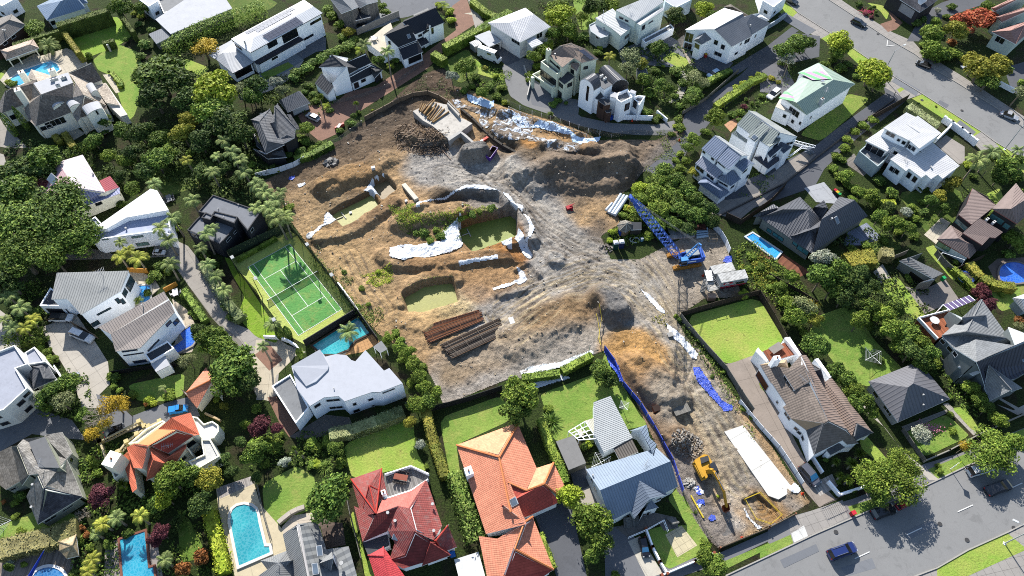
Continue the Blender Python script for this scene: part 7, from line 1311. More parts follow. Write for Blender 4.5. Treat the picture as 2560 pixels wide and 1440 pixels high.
fence('mesh_fence','wire mesh fence with white posts along the curved asphalt drive','1270,262 1330,288 1400,308 1470,332 1528,345',1.6,WIRE,w=.03,posts=2.6,pw=.08,postmat=wht); fence('pile_wall','row of pale short piles below the wire mesh fence at the curved drive','1272,275 1332,300 1402,322 1466,342',.9,plain('a9a39a',.9),w=.12,posts=1.6,pw=.18,postmat=plain('d8d4cc'),cat='wall',site=True,rail=(1.0,))
fence('mesh_fence','wire mesh fence crossing the lower lane above the blue tarpaulin','1528,345 1580,335 1620,338 1680,335',1.6,WIRE,w=.03,posts=2.6,pw=.08,postmat=steel); fence('mesh_fence','wire fence between the brick driveway and the dark shaded site','765,402 800,378 850,352 905,312',1.4,WIRE,w=.03,posts=3,pw=.08,postmat=steel); fence('mesh_fence','wire safety fence beside the brick drive turning bay','835,260 905,243 990,210 1060,160',1.2,WIRE,w=.03,posts=3,pw=.06,postmat=steel)
fence('hoarding','white panelled hoarding beside the charcoal tiled house and blue rag','642,445 670,437 700,430 735,418 764,402',1.7,sheetW,w=.06,posts=1.6,pw=.1,ph=.05,postmat=plain('b9bdc2')); fence('hoarding','white panelled hoarding beside the crane yard and ivy bank','1783,572 1800,590 1812,610 1822,635',2.0,sheetW,w=.06,posts=1.3,pw=.08,ph=.05,postmat=plain('9a9ea3')); fence('hoarding','long row of leaning white panels beside the brown house driveway','1846,1006 1868,1034 1905,1078 1945,1122 1972,1162 2004,1212',1.6,sheetW,w=.06,posts=1.5,pw=.08,ph=.04,postmat=plain('8c9094'))
fence('sheeted_fence','fence draped with bright blue sheeting beside the cottage and the site','1510,874 1535,908 1556,962 1600,1015 1633,1070 1655,1110 1680,1155 1706,1233',1.7,blueT,w=.12,posts=2.4,pw=.14,postmat=plain('c8c4be')); fence('mesh_fence','low wire fence continuing from the blue sheeting to the street corner','1706,1235 1735,1280 1765,1330 1792,1368',1.4,WIRE,w=.03,posts=2,pw=.08,postmat=steel)
fence('front_wall','low pale front wall with brick piers before the cottage','1120,1440 1370,1335 1510,1275',.9,white,C3,w=.22,posts=6,pw=.5,postmat=plain('96553e'),cat='wall'); fence('front_wall','white topped wall with brick piers between the cottage lawn and parked black car','1000,1095 1050,1230 1105,1340 1160,1430',1.1,white,C3,w=.3,posts=4.5,pw=.45,postmat=plain('96553e'),cat='wall')
fence('timber_fence','brown capped street fence along the site frontage','1798,1372 1920,1322 1985,1288',1.1,tim,posts=6,pw=.3,postmat=plain('9a6a50')); fence('timber_fence','weathered slatted fence between the pyramid roof path and its lawn','1000,350 1080,470 1165,585',1.3,timg,C4,posts=2.4); fence('front_wall','low timber topped front wall of the pyramid roofed house','1165,585 1350,505 1565,390 1680,335 1920,230',.8,plain('a8a397'),C4,w=.2,posts=5,pw=.3,cat='wall')
fence('white_wall','white boundary wall beside the parked grey wagon and gate','325,560 400,675',1.2,white,C4,w=.3,cat='wall'); fence('white_wall','white pillar wall between the iron gate and the cabbage trees','440,740 525,840 710,780',1.2,white,C4,w=.35,cat='wall'); fence('iron_gate','double wrought iron gate across the brown house driveway','395,925 545,855',1.7,blk,C4,w=.05,posts=.35,pw=.04,ph=.1,rail=(.15,.95),cat='gate')
fence('white_wall','white terrace wall with dark grille beside the white skillion house courtyard','1535,585 1725,405 1760,345',1.6,white,Z6,w=.4,cat='wall'); fence('white_wall','white street wall along the skillion house courtyard','1650,275 1760,345 1900,445 2010,530 2120,620',2,white,Z6,w=.4,posts=6,pw=.6,cat='wall'); fence('white_wall','white garden wall at the bend of the upper street verge','-60,250 60,180 130,130',1.6,plain('cfd9e2'),A4,w=.3,cat='wall'); fence('white_wall','white wall beside the verge at the photo\'s upper edge','-40,20 75,92',1.4,white,A4,w=.3,cat='wall')
fence('white_wall','white gate wall below the silvery tree at the photo\'s edge','1725,640 1840,700',1.4,white,A4,w=.3,cat='wall'); fence('timber_fence','dark fence beside the grey gable garage and swing lawn','1245,470 1300,540 1365,600',1.8,timg,B4,posts=3); fence('timber_fence','short fence from the tan hedge to the grey gable garage','880,530 1025,470',1.8,timg,B4,posts=3); fence('timber_fence','weathered fence behind the trampoline','1390,600 1500,545 1600,500',1.6,timd,B4,posts=3)
fence('timber_fence','boards enclosing the bins yard of the grey tiled house','1270,1270 1340,1330 1430,1430',1.5,timg,B4,posts=3); fence('yellow_wall','ochre courtyard wall above the walled plunge pool','975,600 1120,608',1.6,plain('c98f3e'),B1,w=.25,cat='wall'); fence('yellow_wall','short ochre wall by the taupe roofed house patio','1240,750 1335,700',1.4,plain('c98f3e'),B1,w=.25,cat='wall'); fence('timber_fence','brown fence between the white wagon and the taupe roofed house','555,1000 640,1045 735,1100',1.6,tim,B1,posts=3)
fence('screen_fence','black fence below the taupe roofed house above the small lawn','850,1370 1060,1335 1330,1305',1.4,blk,B1,w=.08); fence('low_wall','low white edging wall beside the concrete parking court','415,1310 470,1400',.8,white,B1,w=.25,cat='wall'); fence('pool_fence','slim pool rail between the arch ended pool and the croft lawn','645,1215 655,1262 668,1310 680,1350',1.1,timg,w=.1,rail=(1,.2),posts=2,pw=.06)
fence('curved_wall','curved pale bench wall above the grey roof beside the arched pool','560,500 640,430 780,320 900,260 1030,215',.9,plain('c3b9ac'),Z12,w=.8,cat='wall'); fence('brick_wall','low brick steps wall beside the orange tiled mansion drive','1720,160 1960,270',.7,plain('cbb38c'),Z11,w=.35,cat='wall'); fence('balustrade_fence','white picket balustrade above the cottage garage','870,1160 1010,1100 1135,1030 1165,1110',1.0,white,C3,w=.07,rail=(1,.1),posts=.5,pw=.06,z0=.6)
fence('white_wall','pale retaining wall beside the curved drive and small garden shed','1310,170 1325,215 1318,245',1,plain('c9c6c0'),FULL,w=.25,cat='wall'); fence('timber_fence','brown fence between the charcoal seam roofed house deck and shrubs','1920,690 2000,735 2040,760',1.2,timd,posts=3)
# ---------------------------------------------------------------- vehicles
def car(label,fr,rr,colr,cr=FULL,kind='hatch',wid=None,name='parked_car',cat='car',shade=None,group='cars'):
 a,b=[G(x,y,.6) for x,y in P2(rr+' '+fr,*cr)]; d=b-a; L=d.length; e=d.normalized(); s=Vector((-e.y,e.x,0)); c=(a+b)/2; c.z=.02; W_=wid or min(1.95,L*.42); K=L/4.4
 H1,H2={'hatch': (.92,1.5),'suv': (1.05,1.75),'sedan': (.88,1.42),'van': (1.3,2.6),'ute': (1.05,1.75),'beetle': (.85,1.5)}[kind]; H1 *= K**.5; H2 *= K**.5
 r=thing(name,label,cat,c,None); P=lambda x,y,z: c+e*(x*L)+s*(y*W_)+Vector((0,0,z))
 m=MB(); pm=carpaint(colr); z0=.28*K
 pf={'van': [(-.5,.95),(-.48,1),(.36,1),(.5,.85)],'beetle': [(-.5,.5),(-.38,.85),(.3,.9),(.5,.5)]}.get(kind,[(-.5,.72),(-.46,.95),(.22,1),(.42,.86),(.5,.55)])
 ring=lambda x,w,zt: [P(x,-w/2,z0),P(x,-w/2*1.0,z0+(zt-z0)*.6),P(x,-w/2*.9,zt),P(x,w/2*.9,zt),P(x,w/2,z0+(zt-z0)*.6),P(x,w/2,z0)]
 R_=[ring(x,.86 if abs(x)> .47 else 1,z0+(H1-z0)*k) for x,k in pf]
 for A,B in zip(R_,R_[1:]):
  for i in range(6): j=(i+1) % 6; m.face([A[i],A[j],B[j],B[i]])
 m.ngon(R_[0][::-1]); m.ngon(R_[-1]); part('body',m,pm,r)
 x0,x1,x2,x3={'hatch': (-.47,-.38,.06,.27),'suv': (-.49,-.43,.08,.27),'sedan': (-.40,-.22,.06,.26),'van': (-.49,-.485,.30,.44),'ute': (-.1,-.06,.12,.28),'beetle': (-.34,-.18,.06,.2)}[kind]; zb=H1-.03
 q=lambda y: [P(x0,y*.43,zb),P(x3,y*.43,zb),P(x2,y*.36,H2-.06),P(x1,y*.36,H2-.06)]
 A,B=q(-1),q(1); g=glass('15191e'); m=MB().face([P(x1,-.36,H2-.03),P(x2,-.36,H2-.03),P(x2,.36,H2-.03),P(x1,.36,H2-.03)]); w_=P(0,0,0)
 m.face([P(x1,-.37,H2-.08),P(x2,-.37,H2-.08),P(x2,-.36,H2-.03),P(x1,-.36,H2-.03)]).face([P(x1,.36,H2-.03),P(x2,.36,H2-.03),P(x2,.37,H2-.08),P(x1,.37,H2-.08)]); part('roof_panel',m,pm if shade != 'dark' else blk,r)
 if kind== 'van':
  part('side_panel',MB().face(A).face(B[::-1]).face([A[0],A[3],B[3],B[0]]),pm,r); part('windscreen',MB().face([A[1],B[1],B[2],A[2]]),g,r)
  for y in (-1,1): part('side_window',MB().box(P(.05,y*.415,(H1+H2)/2),(L*.18,.05,.5),math.atan2(e.y,e.x)),g,r)
  part('roof_vent',MB().box(P(-.1,0,H2+.05),(.8,.6,.15),math.atan2(e.y,e.x)),wht,r)
 else:
  part('side_window',MB().face(A),g,r); part('side_window',MB().face(B[::-1]),g,r); part('windscreen',MB().face([A[1],B[1],B[2],A[2]]),g if shade in (None,'dark') else plain(shade,.3),r); part('rear_window',MB().face([B[0],A[0],A[3],B[3]]),g,r)
 if kind== 'ute': part('tray',MB().box(P(-.3,0,H1+.12),(L*.36,W_*.86,.3),math.atan2(e.y,e.x)),pm,r)
 if kind== 'suv':
  for y in (-.33,.33): part('roof_rail',MB().beam(P(-.36,y,H2+.03),P(.04,y,H2+.03),.05),steel,r)
 rz=math.atan2(e.y,e.x)
 for x in (-.31,.32):
  for y in (-.47,.47):
   p=P(x,y,.33*K); w=part('wheel',MB().tube([p-s*.11,p+s*.11],.33*K,12),blk,r); part('rim',MB().tube([p-s*.12,p+s*.12],.2*K,8),steel,w)
 for y in (-.36,.36):
  part('headlight',MB().box(P(.465,y,H1*.72),(.2,W_*.16,.14),rz),plain('d9dde0',.15),r); part('tail_light',MB().box(P(-.49,y,H1*.8),(.12,W_*.16,.16),rz),plain('a02018',.3),r)
 if name== 'parked_car': LAND.append(('',-999,-999))
 return r
for a_ in (('navy blue wagon driving along the wide lower street','2138,1366','2071,1390','26356c',FULL,'suv'),('black hatchback at the kerb half under the spreading street tree','948,928','782,985','24262a',C4,'hatch'),('red car almost hidden beneath the spreading street tree','1060,880','970,925','b0222e',C4,'hatch'),
   ('charcoal wagon with blue windscreen shade in the brown house driveway','378,758','248,608','5b5d66',C4,'suv',2.1,'parked_car','car','56b4e0'),('white people carrier at the kerb under the yellow green street tree','1680,612','1500,668','e4e6e8',C4,'suv'),('black sedan driving over tree shade on the lower street','1818,748','1636,812','23262c',C4,'sedan'),
   ('black hatchback with pale blue windscreen shade in the cottage garage bay','1010,1298','975,1150','1c1f26',C3,'hatch',None,'parked_car','car','7cc4ea'),('bright blue utility beside the orange tiled garage','1408,178','1268,202','2f8fe0',C1,'ute'),('dark car parked under the leafless tree beside the terrace balustrade','932,312','780,385','2c2f33',C1,'sedan'),
   ('white car with black roof before the corrugated white house garage','545,945','372,942','eef0f2',B1,'hatch',None,'parked_car','car','dark'),('white wagon with roof rails in the concrete court','695,1112','540,1050','dde1e4',B1,'suv'),('silver grey car half behind shrubs at the court edge','590,1352','530,1385','9a9fa6',B1,'hatch'),
   ('white car under feathery palms by the angular white roof','1238,452','1145,448','e6e8ea',B1,'sedan'),('silver hatchback on the brick driveway before the white garage door','382,855','470,898','d9d8d6',A2,'hatch'),('black car under loose covers below the grey twin gabled house','865,190','735,188','222428',A2,'sedan'),
   ('black hatchback at the kerb beside the red flower garden','735,195','628,148','2b2e34',A4,'hatch'),('black car with silver wheels heading along the upper street','1112,462','1222,502','1e1d20',A4,'sedan'),('silver bubble shaped car parked on the upper street','1880,893','1742,842','a9abb0',A4,'beetle'),
   ('dark car on the upper street at the photo\'s top edge','222,28','110,-20','23262b',A4,'hatch'),('white car on the dark bay beside the pale green roof','5,735','82,672','e8eaec',A4,'hatch'),('pale blue car against the clipped hedge by the long white gable house','1472,572','1552,532','b8d4ea',A3,'hatch')): car(*a_)
car('white campervan with roof vents parked beside the carport lawn','1832,462','1672,402','f0f1f2',A2,'van',2.2,'campervan','campervan')
car('small dark utility parked under the blue walled house end','1290,85','1240,60','2b2e33',A3,'hatch')
# ---------------------------------------------------------------- crane
K1,K2,K3=((1540,470),4.644),((1620,600),8.47),((1710,1110),7.58)
CB,CB2,RU=plain('456cc8',.45,.28,1.5),plain('5a9fe6',.35,.15,1),plain('b4813e',.8,.3,2)
cr_=thing('crawler_crane','bright blue crawler crane with long lattice boom raised over the yard','crane',G(1715,650))
def kp(t,z,K=K1): p=P2(t,*K)[0]; return G(p[0],p[1],z)
zp=hs(G(1710,650).x,G(1710,650).y)
for t0,t1 in (('612,790','900,748'),('682,935','965,888')):
 a,b=kp(t0,.6),kp(t1,.6); d=(b-a).normalized(); s=Vector((-d.y,d.x,0))*.42; m=MB(); L=(b-a).length; N=16; pr=[]
 for i in range(N): w=2*math.pi*i/N; pr.append((max(0,min(L,L/2+(L/2)*1.35*math.cos(w)))+.5*math.cos(w),.62+.55*math.sin(w)))
 for (x0,z0),(x1,z1) in zip(pr,pr[1:]+pr[:1]): m.face([a+d*x0-s+Vector((0,0,z0-.6+zp)),a+d*x0+s+Vector((0,0,z0-.6+zp)),a+d*x1+s+Vector((0,0,z1-.6+zp)),a+d*x1-s+Vector((0,0,z1-.6+zp))])
 for sg in (-1,1):
  q=[a+d*x+s*sg+Vector((0,0,z0-.6+zp)) for x,z0 in pr]; m.ngon(q if sg> 0 else q[::-1])
 for i in range(int(L/.35)): p=a+d*(i*.35+.1)+Vector((0,0,.6+zp)); m.beam(p-s*1.05,p+s*1.05,.2,.08)
 part('crawler_track',m,RU,cr_)
a,b=kp('790,790',.8),kp('820,900',.8); part('undercarriage',MB().beam(a,b,1.6,.7),blk,cr_)
body=[kp(t,2.3) for t in ('735,850','1003,815','985,690','745,740')]; part('deck',MB().prism(body,1.5,1.75),CB,cr_)
a,b=kp('738,870',2.2),kp('1003,832',2.2); part('side_beam',MB().beam(a,b,.35,1.3),CB,cr_); nrm=Vector(((b-a).y,-(b-a).x,0)).normalized()
m=MB(); c_=a.lerp(b,.5)+nrm*.2+Vector((0,0,.1)); m.box(c_,((b-a).length*.42,.03,.28),math.atan2((b-a).y,(b-a).x)); part('name_stripe',m,wht,cr_)
m=MB().beam(kp('760,765',2.3),kp('985,715',2.3),.3,.9); part('side_beam',m,CB,cr_)
part('engine_cover',MB().box(kp('890,760',2.3),(3.2,1.8,1.2),math.atan2((b-a).y,(b-a).x)),plain('a9b0b4',.5),cr_)
for x in ('840,815','885,805','930,795'): p=kp(x,2.1); part('winch_drum',MB().tube([p-nrm*.5,p+nrm*.5],.42,12),blk,cr_)
part('counterweight',MB().box(kp('985,765',2.3),(.9,3.2,1.6),math.atan2((b-a).y,(b-a).x)),CB,cr_)
cb=part('cab',MB().box(kp('785,850',2.6),(1.7,1.1,1.9),math.atan2((b-a).y,(b-a).x)),CB2,cr_); part('window',MB().box(kp('783,862',2.9),(1.3,1.14,.8),math.atan2((b-a).y,(b-a).x)),glass(),cb); part('window',MB().box(kp('768,850',2.9),(1.72,.8,.8),math.atan2((b-a).y,(b-a).x)),glass(),cb)
def lattice(m,a,b,w0,w1,n,r=.07,upv=Vector((0,0,1))):
 d=(b-a).normalized(); s=d.cross(upv).normalized(); u=s.cross(d); Q=[]
 for i in range(n+1): t=i/n; w=w0+(w1-w0)*t; p=a.lerp(b,t); Q.append([p+(s*x+u*y)*w/2 for x,y in ((-1,-1),(1,-1),(1,1),(-1,1))])
 for i in range(n):
  for k in range(4):
   l=(k+1) % 4; m.beam(Q[i][k],Q[i+1][k],r*1.6); m.beam(Q[i][k],Q[i+1][l] if i % 2 else Q[i+1][l],r) if i % 2 else m.beam(Q[i][l],Q[i+1][k],r)
 return Q
B0,BT=kp('735,800',2.4),G(1577,492,24); d=BT-B0; b1,b2=B0+d*.09,B0+d*.80
m=MB(); lattice(m,B0,b1,.9,1.5,2); lattice(m,b1,b2,1.55,1.55,22); lattice(m,b2,B0+d*.93,1.5,.9,5); part('boom',m,CB,cr_)
s=d.normalized().cross(Vector((0,0,1))).normalized(); m=MB().beam(B0+d*.84,BT,1.0,.5).beam(BT-s*.6,BT+s*.6,.35).beam(B0-s*.9,B0+s*.9,.4); part('boom_head',m,CB,cr_); part('head_plate',MB().beam(B0+d*.86,B0+d*.9,.5,.56),wht,cr_)
p=[BT+Vector((0,0,-.2)),BT-d.normalized()*.9+Vector((0,0,-.35))]
for q in p: part('sheave',MB().tube([q-s*.25,q+s*.25],.4,10),plain('3a5ac0'),cr_)
g0,g1,g2,g3=kp('790,800',2.6),kp('820,830',2.6),kp('955,640',6.2),kp('990,665',6.2)
m=MB(); m.beam(g0,g2,.22).beam(g1,g3,.22)
for k in range(1,8): m.beam(g0.lerp(g2,k/8),g1.lerp(g3,k/8),.14)
m.beam(g2,g3,.3); m.beam(g3,kp('1000,760',2.6),.12).beam(g2,kp('965,720',2.6),.12); part('gantry',m,CB2,cr_)
m=MB(); tp=(g2+g3)/2
for o in (-.35,-.12,.12,.35): m.beam(tp+s*o,B0+d*.86+s*o+Vector((0,0,.8)),.035)
part('pendant_cable',m,steel,cr_); hk=BT-Vector((0,0,3.2)); part('hoist_cable',MB().beam(BT+s*.1,hk+s*.1,.04).beam(BT-s*.1,hk-s*.1,.04),steel,cr_); part('hook_block',MB().box(hk,(.45,.35,.8)).tube([hk-Vector((0,0,.4)),hk-Vector((.2,0,.7)),hk-Vector((0,0,.95))],.06,5),plain('c9b53a'),cr_)
# ---------------------------------------------------------------- excavator
YL=plain('d9a53a',.5,.28,2); ex=thing('excavator','yellow excavator with its arm reaching down across the site','excavator',G(1758,1170)); zx=hs(G(1758,1170).x,G(1758,1170).y)
e3=lambda t,z: kp(t,z,K3)
ax,bx=e3('250,420',.5),e3('420,750',.5); dd=(bx-ax).normalized(); ss=Vector((-dd.y,dd.x,0)); rz=math.atan2(dd.y,dd.x)
for sg in (-1.25,1.25):
 c=e3('390,500',.5)+ss*sg; m=MB();
 for i in range(14):
  w0,w1=2*math.pi*i/14,2*math.pi*(i+1)/14; f=lambda w: c+dd*(max(-1.6,min(1.6,2.2*math.cos(w)))+.42*math.cos(w))+Vector((0,0,.42*math.sin(w)-.02+zx)); m.face([f(w0)-ss*.28,f(w0)+ss*.28,f(w1)+ss*.28,f(w1)-ss*.28])
 part('crawler_track',m,plain('77716a',.8,.3),ex)
part('turntable',MB().tube([e3('390,500',.9),e3('390,490',1.2)],.7,14),blk,ex)
hull=[e3(t,1.9) for t in ('168,345','220,290','370,195','460,212','530,330','440,640','345,672')]; part('body',MB().prism(hull,1.1,1.9),YL,ex)
hull=[e3(t,2.3) for t in ('195,320','300,245','330,410','400,600','345,640')]; part('side_cover',MB().prism(hull,1.9,2.3),YL,ex)
hull=[e3(t,2.25) for t in ('250,285','455,215','480,310','300,385')]; part('engine_cover',MB().prism(hull,1.9,2.25),plain('4a4c50',.5),ex); part('counterweight',MB().prism([e3(t,2.1) for t in ('168,345','370,195','455,205','440,230','260,270','190,360')],1.0,2.12),YL,ex)
cb=part('cab',MB().prism([e3(t,2.9) for t in ('480,380','575,335','650,490','560,540')],1.9,2.95),plain('3a3c42',.3),ex); part('window',MB().prism([e3(t,2.7) for t in ('545,470','630,430','668,520','640,600','585,560')],1.9,2.55),glass(),cb)
j0,j1,j2,j3=e3('440,520',2.0),e3('560,520',4.6),e3('745,880',4.2),e3('805,1190',1.3); sd_=(j2-j0); sd_=Vector((-sd_.y,sd_.x,0)).normalized()
m=MB()
for a,b,w,h_ in ((j0,j0.lerp(j1,.5)+Vector((0,0,.3)),.45,.8),(j0.lerp(j1,.5)+Vector((0,0,.3)),j1,.45,.85),(j1,j1.lerp(j2,.5)+Vector((0,0,.25)),.42,.75),(j1.lerp(j2,.5)+Vector((0,0,.25)),j2,.4,.55)): m.beam(a,b,w,h_)
part('boom',m,YL,ex); part('stick',MB().beam(j2-Vector((0,0,-.2)),j3,.34,.5),YL,ex); part('hydraulic_ram',MB().beam(j0+Vector((0,0,1))+dd*.6,j1.lerp(j2,.35)-Vector((0,0,.3)),.14),steel,ex); part('hydraulic_ram',MB().beam(j1.lerp(j2,.1)+Vector((0,0,.6)),j2+Vector((0,0,.5)),.16),steel,ex); part('hydraulic_ram',MB().beam(j2+Vector((0,0,.5)),j3.lerp(j2,.2)+Vector((0,0,.3)),.12),steel,ex)
bk=[]; cbk=j3+Vector((0,0,-.2))
for sg in (-1,1):
 bk.append([cbk+sd_*.62*sg+dd*x+Vector((0,0,z)) for x,z in ((-.45,.45),(-.55,-.2),(-.2,-.7),(.35,-.75),(.6,-.35))])
m=MB(); m.ngon(bk[0]); m.ngon(bk[1][::-1])
for i in range(4): m.face([bk[0][i],bk[1][i],bk[1][i+1],bk[0][i+1]])
for i in range(5): p=bk[0][4].lerp(bk[1][4],(i+.5)/5); m.beam(p,p+dd*.22-Vector((0,0,.05)),.09)
part('bucket',m,plain('a5552e',.8,.3),ex)
# ---------------------------------------------------------------- portable toilets, hut, cabins
def toilet(label,t,colr):
 P=[kp(x,0.1,((1500,580),16)) for x in t.split()]; c=sum(P,Vector())/4; r=thing('portable_toilet',label,'toilet',c); rz=math.atan2((P[1]-P[0]).y,(P[1]-P[0]).x); w=max(1.1,(P[1]-P[0]).length)
 part('cabin',MB().box(c+Vector((0,0,1.1)),(w,w,2.1),rz),plain(colr,.5),r); f=Vector((math.sin(rz),-math.cos(rz),0))
 d_=part('door',MB().box(c+f*w*.51+Vector((0,0,1.05)),(w*.7,.04,1.8),rz),plain(colr,.35),r); part('handle',MB().box(c+f*w*.53+Vector((.2,0,1.1)),(.06,.06,.25),rz),steel,d_)
 T=[Vector((p.x,p.y,0)) for p in inset([c+Matrix.Rotation(rz,3,'Z') @ Vector((x*w/2,y*w/2,0)) for x,y in ((-1,-1),(1,-1),(1,1),(-1,1))],-.05) for p in [Vector((p[0],p[1],0))]]
 I=inset(T,.25); m=MB(); I=[Vector((p[0],p[1],2.5)) for p in I]; T=[Vector((p.x,p.y,2.2)) for p in T]; m.face(I); [m.face([T[i],T[(i+1) % 4],I[(i+1) % 4],I[i]]) for i in range(4)]; [m.face([T[i]-Vector((0,0,.1)),T[(i+1) % 4]-Vector((0,0,.1)),T[(i+1) % 4],T[i]]) for i in range(4)]; part('roof',m,plain('f2f2f2',.5,.05),r)
toilet('dark green portable toilet with white roof at the yard edge','520,700 700,680 680,560 500,580','1f4a3e'); toilet('navy blue portable toilet with white roof standing against the green one','745,670 930,655 920,530 730,540','26335e')
hut=thing('octagonal_hut','old octagonal timber garden hut with peaked shingle roof among weeds','hut',G(1562,575)); R8=[kp(t,2.4,((1500,480),4.815)) for t in ('203,400','245,350','310,338','365,355','398,395','375,450','310,492','235,465')]; apx=kp('322,380',4.0,((1500,480),4.815)); m=MB()
for i in range(8): m.face([R8[i],R8[(i+1) % 8],apx]) if area(R8)> 0 else m.face([R8[(i+1) % 8],R8[i],apx])
part('roof',m,shingle('9b958b','6e685f'),hut); m=MB(); [m.tube([p+Vector((0,0,.04)),apx+Vector((0,0,.04))],.06,4) for p in R8]; part('ridge_capping',m,plain('c9c5bb'),hut); I8=inset(R8,.5); part('wall',MB().prism(I8,0,2.4),boards('9a7f62'),hut); part('finial',MB().beam(apx,apx+Vector((0,0,.5)),.2),plain('b7b2a8'),hut)
shd=H('shed','dark lean-to shed joined to the back of the octagonal hut',((1500,480),4.815),flatd,plain('4a4640'),'shed'); shd.blk('S',2.2,0,'375,360,2.6 500,365,2.6 500,450 370,455',oh=.05).done()
def container(label,top,zt,z0,colr,trim_,crp=K2,name='site_cabin',cat='site cabin',win=None,stripe=True):
 P=[kp(t,zt,crp) for t in top.split()]
 if area(P)< 0: P.reverse()
 c=sum(P,Vector())/len(P); r=thing(name,label,cat,Vector((c.x,c.y,z0)))
 part('wall',MB().prism(inset(P,.04),z0,zt-.1),corr(colr,.3,.5,.08,.1),r); part('roof',MB().prism(P,zt-.1,zt),corr('dcdcd8',.3,.5,.05,.2,.6),r)
 for i in range(4):
  a,b=P[i],P[(i+1) % 4]; m=(a+b)/2; n=Vector(((b-a).y,-(b-a).x,0)).normalized()
  if n.dot(Vector((0,0,HC))-Vector((m.x,m.y,0)))> 0 and n.y< 0 and (b-a).length> 4 and stripe:
   rz=math.atan2((b-a).y,(b-a).x); L=(b-a).length
   part('stripe',MB().box(m+n*.03+Vector((0,0,-.1-(zt-z0)+.35)),(L*.96,.05,.3),rz),plain('b02a34',.5),r)
   bd=part('sign_board',MB().box(a.lerp(b,.27)+n*.06+Vector((0,0,-.7)),(L*.34,.05,.5),rz),plain('c0303a',.5),r);
   for q in range(6): part('letter',MB().box(a.lerp(b,.16+q*.028)+n*.09+Vector((0,0,-.7)),(.13,.03,.26-.08*(q % 2)),rz),wht,bd)
   w=part('window',MB().box(a.lerp(b,.73)+n*.05+Vector((0,0,-1.15)),(2.2,.08,1.0),rz),plain('d8d8d4'),r); part('pane',MB().box(a.lerp(b,.73)+n*.08+Vector((0,0,-1.15)),(2.0,.06,.84),rz),glass(),w)
 return r
container('upper grey site cabin with red stripe stacked on the lower cabin','1470,715 1560,905 2125,800 2050,620',4.4,2.25,'b9bfc4',0); container('lower grey site cabin with red stripe under the stacked cabin','1470,745 1560,935 2125,830 2050,650',2.15,.05,'b9bfc4',0)
container('big pale flat roofed container behind the stacked cabins','1310,555 1400,720 1860,640 1775,465',3.4,.05,'b4bac0',0,name='container',cat='container',stripe=False)
sc=thing('scaffold_stair','grey scaffold stair and landing beside the site cabins','scaffold',G(1790,715)); P=[kp(t,2.9,K2) for t in ('1200,900','1340,800','1500,1040','1280,1090')]
part('platform',MB().prism(P,2.75,2.9),boards('c3bfb6',.25),sc); m=MB()
for p in P+[P[0].lerp(P[3],.5),P[1].lerp(P[2],.5)]: m.beam(Vector((p.x,p.y,0)),p+Vector((0,0,1.2)),.08)
for i in range(4): m.beam(P[i]+Vector((0,0,1.1)),P[(i+1) % 4]+Vector((0,0,1.1)),.06); m.beam(P[i]+Vector((0,0,.5)),P[(i+1) % 4]+Vector((0,0,.5)),.06)
part('tube_frame',m,steel,sc); m=MB(); a,b=kp('1230,850',2.8,K2),kp('1150,1100',.2,K2); s_=Vector((-(b-a).y,(b-a).x,0)).normalized()*.5
for i in range(10): p=a.lerp(b,i/9); m.beam(p-s_,p+s_,.3,.06)
m.beam(a-s_,b-s_,.1).beam(a+s_,b+s_,.1); part('steps',m,steel,sc); m=MB()
for i in range(14): p=kp('%d,%d' % (1195+i*11,640+(i % 3)*8),3.2+.1*(i % 3),K2); q=kp('%d,%d' % (1260+i*9,860),3.4,K2); m.beam(p,q,.09)
part('scaffold_tubes',m,wht,sc); box=kp('1340,1210',.9,K2); part('tool_box',MB().box(box,(1.7,1.2,1.5),-.05),plain('c9a891'),sc)
# ---------------------------------------------------------------- stacks and heaps on the site
def stack(name,label,cat,t0,t1,n,r,mat,cr=FULL,rows=1,lay_=.0,group=None,member='pipe',gap=2.05,z=None,jit=.0,seg=10):
 a0,a1=P2(t0,*cr); b0,b1=P2(t1,*cr)      # first item a0->a1, last item b0->b1
 rnd=random.Random(n+int(a0[0])); k=0
 for i in range(n):
  t=i/max(1,n-1); p=GS(a0[0]+(b0[0]-a0[0])*t,a0[1]+(b0[1]-a0[1])*t); q=GS(a1[0]+(b1[0]-a1[0])*t,a1[1]+(b1[1]-a1[1])*t); p.z=q.z=max(p.z,q.z)+r+.02+(z or 0)
  j=Vector((rnd.gauss(0,jit),rnd.gauss(0,jit),rnd.random()*jit*.6)); m=MB().tube([p+j,q+j*.3+Vector((rnd.gauss(0,jit),rnd.gauss(0,jit),0))],[r*(.85+.3*rnd.random())]*2,seg); solo(name,m,mat,label,cat,group)
pvc=plain('d9e4ee',.4,.06)
stack('plastic_pipe','long white plastic pipe in the bundle above the octagonal hut','pipe','1552,488 1522,536','1568,494 1536,542',3,.42,pvc,group='white pipes above the octagonal hut'); stack('plastic_pipe','shorter white plastic pipe at the low end of the bundle above the octagonal hut','pipe','1530,510 1514,530','1536,514 1520,534',2,.34,pvc,group='short white pipes above the hut')
stack('steel_pipe','pale blue grey pipe in the stack at the yard edge by the hoarding','pipe','1740,578 1768,574','1740,596 1770,592',4,.32,plain('b9cfdf',.4),group='pipes at the yard edge')
K4=((1010,230),4.096); ws=plain('c9c3ba',.85,.3,1)
bl=thing('concrete_platform','raised pale concrete slab holding a pile of timber poles','slab',G(1110,300)); P=[kp(t,2.2,K4) for t in ('90,195','190,150','300,100','440,130','560,250','700,320','590,400','540,420','445,470','290,345','190,290')]
